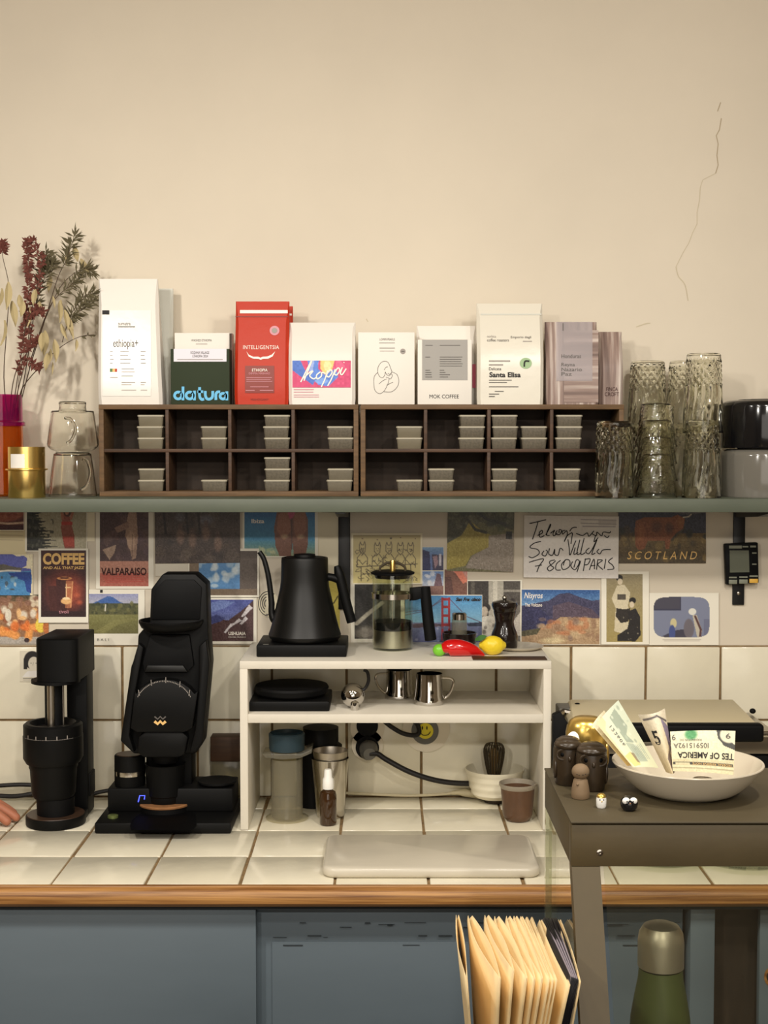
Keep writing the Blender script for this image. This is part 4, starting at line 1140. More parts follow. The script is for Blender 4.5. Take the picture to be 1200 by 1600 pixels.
# k: seaside swimmer
c = cv(112, 74, (58, 124, 168)); c.grad(0, .25, (52, 116, 166), (44, 104, 156)); c.grad(.25, .7, (44, 112, 160), (60, 134, 170)); c.grad(.7, 1, (70, 140, 168), (150, 160, 120)); c.blobs(14, .2, .5, .85, 1, [(170, 190, 140), (140, 170, 150), (196, 200, 160)], .02, .06)
c.poly([(.48, 0), (.82, 0), (.9, .3), (.9, .75), (.86, 1), (.7, 1), (.68, .7), (.66, 1), (.5, 1), (.44, .8), (.42, .45)], (120, 76, 56)); c.poly([(.48, .2), (.62, .05), (.66, .5), (.56, .7), (.46, .5)], (150, 96, 70)); c.poly([(.7, .08), (.86, .15), (.88, .5), (.76, .7), (.7, .5)], (146, 94, 68)); c.poly([(.52, 0), (.8, 0), (.74, .1), (.68, .28), (.64, .28), (.6, .1)], (176, 70, 96)); c.line([(.67, .28), (.67, .85)], .008, (80, 50, 40)); c.ell(.57, .62, .07, .06, (200, 180, 140), .6, .6); c.ell(.8, .62, .07, .06, (200, 180, 140), .6, .6); c.noise(5, 2)
o, mp, Y = card('postcard', 'bright blue seaside card with a swimmer, above the kettle', 'postcard', 379, 497, 788, 871, 2, (3, 5, 0, 2), c)
CT(o, mp, 'Ibiza', 393, 413, 811, 817.5, 'ink_white', bold=.02)
# round drawing and yellow card behind the kettle
o = MB(); c0 = W(419, 943, -.001)
pts = [(c0.x + 17 * K(0) * math.cos(2 * math.pi * i / 36), c0.z + 21 * K(0) * math.sin(2 * math.pi * i / 36)) for i in range(36)]
o.prism(pts, -.002, -.0006); o = wtag(o.build('round_card', 'paper_cream'), 'round line-drawn card half hidden behind the kettle spout', 'card', 'cards pinned under the shelf')
strokes(o, [[(419 + r * .8 * math.cos(a / 5), 943 + r * math.sin(a / 5)) for a in range(s, s + n)] for r, s, n in ((19, 8, 20), (15, 10, 14), (11, 11, 12), (7, 12, 10), (17, 0, 10), (12, 26, 8))], -.002, 'ink_grey', 1.5, 'pen_lines')
c = cv(36, 74, (214, 196, 96)); c.line([(.5, .5), (.75, .42), (.9, .3)], .02, (40, 36, 30)); c.ell(.7, .62, .06, .03, (50, 40, 34)); c.ell(.45, .35, .08, .05, (180, 120, 60)); c.noise(3, 2)
card('postcard', 'mustard yellow card behind the kettle handle', 'postcard', 494, 531, 908, 988, 2, (0, 0, 0, 0), c, paper='paper_cream')
# m: pen drawing of cats at a table
c = cv(110, 76, (196, 180, 130)); c.grad(0, 1, (176, 160, 114), (222, 206, 140)); I = (72, 60, 42); rg = random.Random(3)
for x, s in ((.14, 1.0), (.36, 1.05), (.53, 1.0), (.70, 1.08), (.85, 1.0)):
    y = .2 + rg.random() * .04; w = .045
    c.line([(x - w, y + .12), (x - w, y), (x - w * .7, y - .06), (x - w * .3, y), (x + w * .3, y), (x + w * .7, y - .07), (x + w, y), (x + w * .8, y + .14), (x, y + .19), (x - w, y + .12)], .0045, I)
    c.ell(x - .015, y + .07, .008, .012, I); c.ell(x + .018, y + .07, .008, .012, I); c.line([(x - .01, y + .11), (x + .015, y + .11)], .003, I)
    c.line([(x - .03, y + .18), (x - .075, y + .26), (x - .08, y + .45)], .0045, I); c.line([(x + .03, y + .18), (x + .075, y + .27), (x + .07, y + .45)], .0045, I); c.line([(x - .06, y + .3), (x, y + .4), (x + .05, y + .33)], .0045, I)

for _ in range(46):
    x, y = rg.uniform(.05, .92), rg.uniform(.3, .95); q = [(x, y)]
    for _k in range(4): q.append((q[-1][0] + rg.uniform(-.04, .04), q[-1][1] + rg.uniform(-.05, .05)))
    c.line(q, .004, I, .8)
c.line([(.05, .66), (.95, .6)], .005, I); c.line([(.12, .66), (.12, .95)], .005, I); c.line([(.85, .6), (.86, .95)], .005, I); c.line([(.2, .7), (.3, .82), (.36, .7)], .004, I); c.line([(.45, .6), (.55, .66), (.65, .6)], .004, I); c.ell(.56, .07, .018, .02, I)
for x, y in ((.14, .08), (.36, .1), (.92, .08), (.7, .06)): c.ell(x, y, .012, .014, (110, 84, 60))
card('postcard', 'yellowed card with a pen drawing of cats at a table', 'postcard', 549, 660, 833, 913, 2, (3, 3, 3, 2), c, paper='paper_cream')
# n: strip of four views
for (x0, x1, y0, y1, cc, lab) in ((659, 693.5, 854.5, 892, 0, 'blue canyon'), (659, 693.5, 892, 931, 1, 'cloudy butte'), (694, 731, 889, 931, 2, 'orange cliff')):
    c = cv(40, 42, (90, 110, 160))
    if cc == 0: c.grad(0, .35, (120, 156, 190), (90, 120, 170)); c.poly([(0, .1), (.35, .2), (.4, 1), (0, 1)], (34, 38, 84)); c.poly([(.45, .3), (1, .35), (1, 1), (.5, 1)], (60, 56, 84)); c.poly([(.5, .4), (.7, .35), (.75, .7), (.6, .9)], (150, 120, 130)); c.rect(.78, .9, .3, .8, (196, 190, 200))
    elif cc == 1: c.grad(0, .6, (96, 130, 186), (190, 196, 210)); c.blobs(10, 0, .8, .1, .5, [(226, 226, 230)], .06, .16, .7); c.poly([(.55, .6), (.68, .1), (.85, .12), (.95, .6)], (110, 84, 96)); c.grad(.6, 1, (140, 106, 96), (104, 70, 64))
    else: c.grad(0, 1, (206, 150, 140), (196, 130, 110)); c.poly([(0, 0), (.4, .1), (1, .55), (1, 1), (0, 1)], (120, 80, 66)); c.poly([(.35, 0), (.75, .05), (1, .45), (.8, .55)], (222, 130, 104)); c.poly([(0, .3), (.3, .3), (.4, 1), (0, 1)], (90, 56, 50))
    c.noise(7, 2)
    card('postcard', 'small ' + lab + ' view card between the cat drawing and green card', 'postcard', x0, x1, y0, y1, 1, (.6, .6, .6, .6), c)
# o: green and ochre aerial
c = cv(106, 100, (110, 106, 70)); c.poly([(0, 0), (1, 0), (1, .42), (.7, .36), (.4, .3), (.2, .5), (0, .66)], (72, 70, 48)); c.blobs(50, 0, 1, 0, .4, [(56, 58, 42), (96, 94, 66), (110, 106, 84), (74, 80, 50)], .03, .09, .7); c.poly([(0, .62), (.22, .5), (.34, .3), (.5, .42), (.66, .5), (.62, .66), (.36, .78), (.28, .92), (0, .98)], (158, 142, 62)); c.poly([(.62, .5), (1, .46), (1, 1), (.28, .95), (.38, .78), (.62, .66)], (148, 136, 122)); c.rect(.88, .97, .44, .54, (36, 36, 34)); c.line([(.46, .2), (.6, .28), (.86, .34)], .02, (44, 44, 36)); c.line([(.3, .28), (.42, .42), (.58, .46)], .018, (52, 50, 38)); c.noise(10, 2)
card('postcard', 'tilted green and ochre aerial view card', 'postcard', 699, 803, 780, 893, 3, (0, 0, 0, 0), c, rot=1.0, paper='paper_cream')
# p: handwritten envelope
c = cv(148, 98, (228, 222, 214)); c.grad(0, 1, (214, 206, 196), (232, 226, 220)); c.line([(.6, .06), (.97, .07)], .004, (150, 140, 140)); c.line([(.6, .12), (.97, .13)], .004, (150, 140, 140)); c.rect(.78, .97, .05, .15, (170, 160, 156), .5); c.line([(.62, .17), (.96, .17)], .006, (160, 150, 150)); c.noise(2, 3)
o, mp, Y = card('envelope', 'white envelope with large black handwriting under the shelf', 'envelope', 818.5, 966.5, 806, 903, 4, (0, 0, 0, 0), c, rot=.6)
def z3(pts): return [(800 + x / 3, 790 + y / 3) for x, y in pts]
hand = [z3(q) for q in ([(82, 84), (110, 78), (160, 66)], [(122, 76), (112, 110), (96, 158)], [(120, 140), (142, 128), (140, 116), (128, 128), (132, 148), (152, 140)], [(158, 138), (180, 96), (178, 90), (162, 136), (176, 140)], [(180, 130), (200, 116), (192, 130), (196, 142), (212, 128)], [(212, 116), (204, 132), (222, 136), (232, 118), (222, 112), (220, 128)], [(250, 116), (236, 120), (238, 134), (256, 118), (258, 140), (244, 170), (258, 142), (282, 126)], [(270, 120), (284, 104), (304, 102)], [(284, 128), (276, 180)], [(300, 130), (330, 140), (352, 128), (360, 144), (376, 128)], [(384, 118), (376, 132), (396, 140), (398, 124), (420, 142), (428, 124), (456, 128), (462, 120)], [(392, 140), (384, 170), (404, 150)], [(432, 140), (446, 150), (456, 140)],
    [(136, 168), (104, 176), (84, 196), (120, 206), (126, 226), (96, 244), (78, 238)], [(150, 212), (140, 228), (156, 236), (166, 216), (158, 208)], [(176, 200), (172, 226), (190, 232), (200, 204), (200, 228), (216, 232), (226, 200), (240, 210)], [(262, 158), (268, 200), (272, 232), (292, 180), (300, 164)], [(296, 196), (290, 228), (310, 220)], [(318, 160), (304, 226), (324, 222)], [(338, 152), (322, 226), (344, 220)], [(362, 198), (346, 214), (358, 226), (376, 204), (398, 160), (374, 226), (390, 222)], [(408, 204), (398, 216), (412, 226), (426, 208), (462, 206)],
    [(80, 266), (112, 256), (148, 250), (128, 282), (116, 312)], [(108, 284), (140, 278)], [(200, 254), (176, 262), (182, 280), (196, 292), (176, 306), (166, 292), (190, 272), (204, 258)], [(228, 256), (208, 274), (206, 300), (228, 302)], [(252, 254), (232, 276), (240, 300), (268, 286), (270, 258), (250, 254), (240, 280)], [(284, 262), (276, 284), (296, 300), (316, 264), (302, 254), (290, 290)], [(322, 258), (304, 312)], [(344, 248), (334, 306)], [(340, 252), (366, 250), (356, 274), (340, 278)], [(362, 302), (384, 250), (386, 298)], [(370, 282), (390, 280)], [(402, 252), (396, 300)], [(400, 254), (424, 256), (402, 276), (426, 300)], [(440, 250), (432, 296)], [(472, 244), (452, 262), (470, 278), (476, 296), (446, 300)])]
strokes(o, hand, Y - .0006, 'ink', 1.45, 'handwriting')
# q: Scotland
c = cv(138, 84, (70, 60, 40)); c.grad(0, .34, (74, 74, 84), (100, 92, 88)); c.poly([(0, .1), (.3, .04), (.55, .14), (.8, .2), (1, .16), (1, .5), (0, .5)], (52, 52, 66)); c.grad(.5, 1, (110, 88, 46), (70, 58, 36)); c.blobs(40, 0, 1, .55, .95, [(120, 98, 52), (84, 70, 40), (60, 50, 32)], .02, .06); c.blobs(16, 0, 1, .4, .56, [(44, 44, 36), (70, 56, 40)], .03, .07)
c.poly([(.2, .3), (.3, .24), (.6, .24), (.68, .2), (.76, .26), (.74, .42), (.66, .5), (.6, .6), (.58, .76), (.54, .76), (.53, .62), (.34, .62), (.3, .76), (.24, .78), (.2, .72), (.19, .45)], (126, 72, 38)); c.ell(.26, .5, .06, .2, (152, 92, 50), .8, .6); c.ell(.44, .4, .08, .12, (84, 48, 30), .8, .6); c.ell(.58, .42, .06, .12, (72, 42, 28), .8, .6); c.ell(.71, .32, .045, .1, (140, 86, 46)); c.line([(.74, .24), (.8, .23), (.83, .19)], .006, (200, 186, 160)); c.noise(8, 2)
o, mp, Y = card('postcard', 'dark card of a brown cow on a moor with white title', 'postcard', 966, 1103, 786, 880, 3, (0, 0, 0, 0), c, paper='paper_cream')
CT(o, mp, 'SCOTLAND', 980, 1089, 861.5, 874, 'ink_cream', shear=.25, space=1.5)
# r: black and white portrait behind the press
c = cv(54, 100, (60, 56, 52)); c.grad(0, 1, (30, 28, 27), (52, 48, 44)); c.rect(.4, .5, 0, 1, (84, 80, 72)); c.line([(.05, .75), (.3, .58), (.6, .4)], .05, (176, 168, 152)); c.ell(.25, .9, .3, .14, (150, 142, 130), .9, .6); c.ell(.75, .4, .2, .3, (96, 90, 82), .8, .6); c.noise(6, 2)
card('photograph', 'tall black and white photograph behind the glass coffee press', 'photo', 548, 632, 893, 1006, 1, (6, 6, 11, 8), c)
# t: black and white street photograph
c = cv(84, 92, (110, 104, 96)); c.rect(0, .4, 0, .6, (56, 50, 46)); c.rect(.06, .14, 0, .5, (90, 84, 76)); c.rect(.4, .68, 0, .7, (176, 170, 156)); c.rect(.48, .56, 0, .7, (206, 200, 184)); c.rect(.68, 1, 0, .4, (80, 74, 68)); c.rect(.68, 1, .14, .18, (150, 144, 132)); c.ell(.34, .44, .1, .08, (44, 38, 36)); c.ell(.32, .5, .07, .09, (186, 172, 154)); c.poly([(.2, .6), (.45, .56), (.62, .7), (.6, 1), (.2, 1)], (206, 200, 186)); c.blobs(12, .24, .6, .62, 1, [(120, 112, 104), (226, 220, 206)], .03, .07); c.ell(.85, .34, .06, .06, (50, 42, 40)); c.poly([(.86, .66), (1, .5), (1, .9), (.9, .9)], (196, 188, 176)); c.noise(7, 2)
card('photograph', 'black and white street photograph behind the pepper mill', 'photo', 730, 816, 906, 1005, 2, (1, 3, 2, 2), c)
# s: red bridge
c = cv(120, 76, (92, 150, 190)); c.grad(0, .58, (70, 136, 190), (130, 176, 200)); c.grad(.58, 1, (112, 122, 156), (86, 90, 126)); c.poly([(0, .62), (.3, .58), (.5, .62), (.5, .66), (0, .7)], (84, 64, 76)); c.poly([(.8, .6), (1, .56), (1, .66), (.82, .66)], (44, 52, 74))
for x in (.47, .555): c.rect(x, x + .03, .05, .96, (150, 36, 44))
for y in (.06, .22, .4, .6, .8): c.rect(.47, .58, y, y + .06, (150, 36, 44))
c.line([(.58, .08), (.8, .45), (1, .58)], .004, (90, 60, 80)); c.line([(.47, .12), (.25, .34), (0, .42)], .004, (90, 70, 90)); c.line([(.47, .08), (.3, .3), (0, .36)], .004, (90, 70, 90)); c.blobs(30, 0, 1, .66, 1, [(120, 130, 160), (96, 90, 120), (150, 150, 170)], .008, .03); c.noise(4, 2)
o, mp, Y = card('postcard', 'blue card of a red suspension bridge behind the red chili', 'postcard', 633, 753.5, 929.5, 1004.5, 3, (0, .5, 1, 1), c)
CT(o, mp, 'San Francisco', 712, 751, 933.5, 939.5, 'ink', bold=.06, shear=.3); CT(o, mp, 'edition', 722, 737, 941.5, 944.5, 'ink_blue')
# u: volcano card
c = cv(122, 84, (150, 120, 90)); c.grad(0, .3, (44, 88, 150), (110, 150, 190)); c.poly([(0, .3), (.15, .26), (.35, .2), (.48, .08), (.6, .06), (.75, .14), (.9, .2), (1, .18), (1, .55), (0, .66)], (62, 60, 90)); c.poly([(0, .3), (.2, .3), (.36, .5), (.3, .7), (0, .76)], (46, 46, 84)); c.poly([(.4, .3), (.6, .22), (.9, .36), (1, .5), (1, .62), (.4, .6)], (96, 76, 86), .7); c.poly([(.3, .7), (.5, .5), (1, .52), (1, 1), (0, 1), (0, .78)], (176, 146, 112)); c.blobs(40, .25, 1, .5, .9, [(206, 180, 140), (150, 116, 90), (190, 120, 80), (130, 106, 96)], .02, .08, .6); c.ell(.7, .7, .14, .08, (196, 124, 80), .7, .6); c.ell(.4, .93, .2, .07, (222, 204, 160), .8, .5); c.poly([(0, .76), (.25, .7), (.2, .82), (0, .86)], (90, 84, 60)); c.noise(9, 2)
o, mp, Y = card('postcard', 'card of a bare volcano crater with white title', 'postcard', 814.5, 938, 920.5, 1007.5, 3, (.5, 1, 1, 1), c, rot=.3)
CT(o, mp, 'Nisyros', 819, 848, 926, 938, 'ink_white', shear=.25, bold=.01); CT(o, mp, 'The Volcano', 820, 847, 942.5, 948, 'ink_white', bold=.01)
# v: two women in robes
c = cv(60, 108, (176, 160, 122)); c.grad(0, 1, (150, 138, 108), (168, 150, 92)); c.ell(.36, .06, .1, .05, (30, 26, 24)); c.ell(.38, .115, .075, .05, (216, 200, 172)); c.poly([(.3, .17), (.5, .16), (.66, .28), (.6, .45), (.62, .8), (.5, .88), (.22, .84), (.26, .5), (.15, .36)], (214, 202, 172)); c.poly([(.28, .5), (.5, .52), (.66, .5), (.6, .7), (.4, .72), (.26, .62)], (44, 38, 34)); c.rect(.3, .54, .3, .38, (84, 76, 66)); c.ell(.72, .39, .1, .05, (28, 24, 22)); c.ell(.7, .45, .07, .05, (216, 200, 172)); c.poly([(.6, .55), (.8, .5), (.92, .62), (.94, .9), (.8, .99), (.3, .98), (.3, .9), (.58, .8), (.62, .7)], (34, 30, 30)); c.blobs(10, .4, .9, .6, .96, [(60, 56, 52), (150, 140, 120)], .01, .03); c.noise(4, 2)
card('postcard', 'card of two robed women on an ochre ground', 'postcard', 939.5, 1014, 893, 1007, 2, (8, 10, 4, 4), c)
# w: screen-shaped picture card
c = Cv(120, 92, (238, 232, 216))
m_ = (np.abs((c.u - .465) / .40) ** 5 + np.abs((c.v - .465) / .385) ** 5) < 1
full = c.a.copy(); c.a[:] = (126, 132, 156); c.rect(0, .46, 0, .34, (58, 58, 80)); c.rect(.08, .44, .1, .3, (72, 70, 84)); c.poly([(.35, .72), (.55, .68), (.6, 1), (.1, 1), (.2, .82)], (66, 64, 80)); c.ell(.57, .68, .08, .2, (110, 104, 112)); c.ell(.35, .58, .05, .1, (206, 196, 150)); c.ell(.33, .76, .05, .16, (70, 84, 140)); c.ell(.62, .36, .06, .07, (226, 224, 214)); c.poly([(.62, .42), (.68, .42), (.76, .72), (.72, .95), (.68, .8)], (196, 188, 170)); c.line([(.66, .45), (.74, .7), (.72, .95)], .015, (90, 60, 60)); c.rect(.78, 1, .5, 1, (110, 114, 140))
c.a = np.where(m_[..., None], c.a, full); c.line([(.2, .89), (.74, .89)], .005, (190, 180, 166)); c.line([(.22, .915), (.72, .915)], .004, (190, 180, 166))
card('postcard', 'white card with a rounded screen-shaped blue-grey picture', 'postcard', 1014.5, 1123, 926.5, 1008, 3, (0, 0, 0, 0), c)
# x: sticker of a face with bobbed hair, on the tiles
c = cv(60, 80, (222, 214, 194)); c.ell(.55, .3, .38, .3, (34, 30, 30), 1, .1); c.rect(.17, .34, .25, .6, (34, 30, 30)); c.ell(.62, .42, .26, .24, (226, 218, 200), 1, .1); c.ell(.5, .4, .03, .015, (40, 36, 36)); c.ell(.72, .4, .03, .015, (40, 36, 36)); c.line([(.6, .38), (.58, .47)], .01, (140, 130, 120)); c.poly([(.1, .85), (.35, .66), (.75, .64), (1, .85)], (232, 228, 222)); c.rect(.15, .95, .88, .9, (60, 56, 54)); c.rect(.15, .8, .93, .95, (90, 84, 80))
card('sticker', 'black and white sticker of a bob-haired face on a tile', 'sticker', 31, 66, 1017, 1065, 0, (0, 0, 0, 0), c, wall_y=-.0105)
# white paper scraps
for x0, x1, y0, y1, lab, l in ((128, 148, 800, 846, 'plain cream slip beside the dancer card', 1), (497, 530, 792, 906, 'pale paper strip between swimmer card and bracket', 0)):
    card('paper_sheet', lab, 'paper', x0, x1, y0, y1, l, (0, 0, 0, 0), None, paper='paper_cream')

# ================================================================== TIMER ON THE BRACKET
Yt = -.0075
t = thing('digital_timer', 'small black digital timer with a yellow button, on the bracket', 'timer', W(1160, 913, Yt))
MB().pprism([(1132.5, 850), (1184.5, 847.5), (1186, 911), (1135, 914)], Yt - .014, .0135, .002).build('timer_body', 'black_soft', t)
yt = Yt - .0145
MB().pprism([(1140, 860), (1170, 860), (1171, 894), (1140.5, 894.5)], yt - .0006, .0006).build('screen', 'lcd', t)
R(t, [(1139, 1159, 852.5, 857), (1160, 1169, 853, 855.3), (1172, 1181, 852.5, 855.3), (1175, 1182, 863, 865), (1175, 1182, 880.5, 882.5), (1139, 1151, 901, 903.3), (1155, 1168, 900.5, 902.8), (1171, 1184, 899, 901.4)], yt, 'button_grey', 'printed_marks')
for x0, x1, y0, y1, m in ((1139, 1152, 906, 912.5, 'button_grey'), (1155, 1168.5, 905.5, 912, 'button_grey'), (1171, 1184.5, 904.5, 911, 'button_yellow')):
    MB().pbox(x0, x1, y0, y1, yt - .002, .002, .0006).build('button', m, t)

# ================================================================== WHITE BENCH ON THE WORKTOP
YB = -0.247
ZBT = W(600, 1033, YB).z
bx0, bx1 = W(375, 1160, YB).x, W(861, 1160, YB).x
kB = K(YB); tb = 12.5 * kB
t = thing('white_bench', 'white painted wooden riser with one shelf on the worktop', 'riser', ((bx0 + bx1) / 2, YB / 2, ZC))
MB().box(bx0, bx1, YB, -.012, ZBT - tb, ZBT, .001).build('top_board', 'bench_white', t)
MB().box(bx0, bx0 + tb, YB, -.012, ZC, ZBT - tb, .001).build('side_board', 'bench_white', t)
MB().box(bx1 - tb, bx1, YB, -.012, ZC, ZBT - tb, .001).build('side_board', 'bench_white', t)
ZBM = W(600, 1116, YB).z
MB().box(bx0 + tb, bx1 - tb, YB, -.012, ZBM - 14 * kB, ZBM, .001).build('shelf_board', 'bench_white', t)

# ---- kettle on its base
p = G(470, 1027, ZBT)
yb0 = p.y; X0, X1 = W(400.5, 1020, yb0).x, W(541.5, 1020, yb0).x
zk = W(470, 1008, yb0).z
t = thing('kettle_base', 'square black heating base under the gooseneck kettle', 'kettle base', ((X0 + X1) / 2, yb0 + .07, ZBT))
MB().box(X0, X1, yb0, yb0 + .135, ZBT + .0002, zk, .0025).build('base_body', 'black_powder', t)
MB().box(X0 + .012, X0 + .022, yb0 + .004, yb0 + .010, zk, zk + .0006).build('indicator', 'grey_plastic', t)
MB().lathe((X0 + X1) / 2, yb0 + .07, [(.058, zk), (.058, zk + .002), (0, zk + .002)], 40).build('heating_plate', 'black_soft', t)
Yk = yb0 + .068
t = thing('gooseneck_kettle', 'matte black gooseneck kettle with angled handle', 'kettle', (W(476, 1000, Yk).x, Yk, zk + .002))
cxk = 475.5; kk = K(Yk)
zz0 = zk + .0022
prof = [(0, zz0), (53 * kk, zz0), (55.5 * kk, zz0 + .003), (57 * kk, zz0 + .009)]
for h, y in [(54, 982), (50, 967), (46, 950), (42, 933), (38.6, 917), (37.3, 905), (36.8, 890), (36.5, 874), (36, 871)]:
    prof.append((h * kk, W(cxk, y, Yk).z))
ztop = prof[-1][1]
prof += [(33 * kk, ztop), (32.5 * kk, ztop - .003), (0, ztop - .003)]
MB().lathe(W(cxk, 693, Yk).x, Yk, prof, 64, cap=False).build('kettle_body', 'kettle_black', t)
xk = W(cxk, 693, Yk).x
lid = MB().lathe(xk, Yk, [(0, ztop - .0025), (32 * kk, ztop - .0025), (31.5 * kk, ztop + .001), (17 * kk, ztop + .0015), (16.5 * kk, ztop + .006), (15.5 * kk, ztop + .0065), (0, ztop + .0065)], 48, cap=False).build('lid', 'black_powder', t)
sp = [W(x, y, Yk) for x, y in ((436, 975), (428, 968), (424.5, 958), (424, 940), (421.5, 915), (417.5, 892), (412, 873), (405, 862))]
MB().tube(sp, [6.2 * kk, 6 * kk, 5.2 * kk, 4.8 * kk, 4.4 * kk, 4.2 * kk, 4 * kk, 3.9 * kk], 14, smooth=5).build('spout', 'kettle_black', t)
hd = [W(x, y, Yk) for x, y in ((526.5, 884), (530, 897), (535, 917), (541, 942), (549.5, 972))]
MB().tube(hd, [4.5 * kk, 8 * kk, 8.2 * kk, 7.8 * kk, 7.6 * kk], 16, smooth=4).build('handle', 'black_powder', t)
MB().tube([W(505, 901, Yk), W(518, 902, Yk), W(531, 906, Yk)], [6.5 * kk, 6 * kk, 7 * kk], 12, smooth=3).build('handle_neck', 'black_powder', t)

# ---- french press
p = G(613, 1018, ZBT); Yp = p.y + .036; kp = K(Yp); X = W(613.5, 693, Yp).x
t = thing('french_press', 'glass coffee press with steel bands, black lid and handle', 'coffee press', (X, Yp, ZBT))
zb_ = ZBT + .0003
def zp(y): return W(613, y, Yp).z
MB().lathe(X, Yp, [(0, zb_ + .003), (30 * kp, zb_ + .003), (30.5 * kp, zb_ + .008), (30.5 * kp, zp(897)), (32 * kp, zp(897)), (32 * kp, zb_ + .004), (31 * kp, zb_), (0, zb_)], 56, cap=False).build('beaker', 'glass_thin', t)
MB().tube([Vector((X - 31 * kp, Yp, zp(903))), Vector((X - 35 * kp, Yp, zp(899))), Vector((X - 36.5 * kp, Yp, zp(897)))], [3 * kp, 2.5 * kp, 1.5 * kp], 8).build('pour_lip', 'glass_thin', t)
MB().lathe(X, Yp, [(28 * kp, zb_ + .0045), (29.8 * kp, zb_ + .0045), (29.8 * kp, zp(983)), (28 * kp, zp(983))], 48).build('steel_band', 'steel_brushed', t)
MB().lathe(X, Yp, [(28 * kp, zp(983) + .0003), (29.6 * kp, zp(983) + .0003), (29.6 * kp, zp(970)), (28 * kp, zp(970))], 48).build('plunger_filter', 'black_soft', t)
MB().lathe(X, Yp, [(32.1 * kp, zp(934)), (33 * kp, zp(934)), (33 * kp, zp(926)), (32.1 * kp, zp(926))], 48, cap=False).build('upper_band', 'steel', t)
MB().lathe(X, Yp, [(0, zp(902)), (8 * kp, zp(902)), (8 * kp, zp(903)), (27 * kp, zp(903)), (29.5 * kp, zp(897.5)), (34 * kp, zp(896.5)), (34.5 * kp, zp(894)), (30 * kp, zp(892)), (0, zp(892))], 48, cap=False).build('lid', 'black_soft', t)
k_ = MB().lathe(X, Yp, [(4.5 * kp, zp(892)), (4.5 * kp, zp(877)), (4 * kp, zp(875.5)), (0, zp(875.5))], 20); k_.build('plunger_knob', 'brass', t)
for s in (-1, 1):
    MB().tube([Vector((X + s * 4 * kp, Yp, zp(879))), Vector((X + s * 10 * kp, Yp, zp(880))), Vector((X + s * 19 * kp, Yp, zp(886))), Vector((X + s * 20 * kp, Yp, zp(892)))], 2 * kp, 8, smooth=3).build('lid_bridge', 'bamboo_dark', t)
MB().lathe(X, Yp, [(1.1 * kp, zp(975)), (1.1 * kp, zp(902))], 10).build('plunger_rod', 'steel', t)
hx = [W(664, 917, Yp), W(666, 940, Yp), W(669, 970, Yp), W(673, 1000, Yp)]
MB().tube(hx, [8.2 * kp, 8.6 * kp, 9 * kp, 9.2 * kp], 14).build('handle', 'black_soft', t)
MB().pprism([(640, 919), (662, 917), (662, 934), (650, 938), (640, 939)], Yp - .006, .012, .001).build('handle_clamp', 'black_soft', t)

# ---- salt shaker in a dark dish, pepper mill, plate, chili, lemon, tray
Yq = -.060; kq = K(Yq); X = W(718.5, 693, Yq).x
t = thing('small_dish', 'small dark dish holding the glass salt shaker', 'dish', (X, Yq, ZBT))
zd = W(718, 988, Yq).z
MB().lathe(X, Yq, [(0, ZBT + .0003), (20 * kq, ZBT + .0003), (26 * kq, ZBT + .006), (27 * kq, zd), (25 * kq, zd), (23 * kq, ZBT + .006), (0, ZBT + .004)], 40, cap=False).build('dish_body', 'mill_black', t)
zs_ = ZBT + .0045
t = thing('salt_shaker', 'small glass salt shaker with a steel cap', 'salt shaker', (X, Yq, zs_))
MB().lathe(X, Yq, [(0, zs_), (12.5 * kq, zs_), (13 * kq, zs_ + .002), (11.8 * kq, W(0, 968, Yq).z), (0, W(0, 968, Yq).z)], 24, cap=False).build('shaker_body', 'glass_frost', t)
MB().lathe(X, Yq, [(11.5 * kq, W(0, 967.8, Yq).z), (11.5 * kq, W(0, 959, Yq).z), (9 * kq, W(0, 956.8, Yq).z), (0, W(0, 956, Yq).z)], 24).build('shaker_cap', 'steel', t)
Ym = -.075; km = K(Ym); X = W(789.5, 693, Ym).x
t = thing('serving_plate', 'pale round plate under the pepper mill', 'plate', (W(815, 693, -.1).x, -.1, ZBT))
xp = W(812, 693, -.115).x
MB().lathe(xp, -.1, [(0, ZBT + .0003), (30 * km, ZBT + .0003), (38 * km, ZBT + .004), (40 * km, ZBT + .007), (38.5 * km, ZBT + .0075), (30 * km, ZBT + .0035), (0, ZBT + .0030)], 56, cap=False).build('plate_body', 'ceramic_white', t)
zm0 = ZBT + .0036
X = W(789.5, 693, -.1).x; km = K(-.1)
t = thing('pepper_mill', 'dark turned pepper mill on a pale plate', 'pepper mill', (X, -.1, zm0))
def zmm(y): return W(0, y, -.1).z
MB().lathe(X, -.1, [(0, zm0), (20 * km, zm0), (20.5 * km, zm0 + .002), (20.5 * km, zmm(1000)), (21 * km, zmm(994)), (19.5 * km, zmm(988)), (16 * km, zmm(980)), (14.5 * km, zmm(972)), (15.5 * km, zmm(964)), (17.5 * km, zmm(957)), (17.5 * km, zmm(955))], 40).build('mill_body', 'mill_black', t)
MB().lathe(X, -.1, [(17 * km, zmm(954.8)), (19 * km, zmm(950)), (20.5 * km, zmm(945)), (19 * km, zmm(940.5)), (10 * km, zmm(938)), (5 * km, zmm(937)), (0, zmm(937))], 40).build('mill_head', 'mill_black', t)
MB().ell((X, -.1, zmm(934)), (3.8 * km, 3.8 * km, 4 * km), 14, 10).build('mill_knob', 'steel_brushed', t)
Yv = -.19; kv = K(Yv)
rz = 12.5 * kv
def chili(q): # taper to the right
    s = 1 - .62 * max(0, q.x / (42 * kv)) ** 1.5 - .1 * max(0, -q.x / (42 * kv))
    return Vector((q.x, q.y * s, q.z * s + .15 * abs(q.x) * -.35 * (q.x > 0)))
t = thing('ceramic_chili', 'shiny red chili with a green cap on the white riser', 'chili', (W(722, 1020, Yv).x, Yv, ZBT))
cz = ZBT + 12.3 * kv
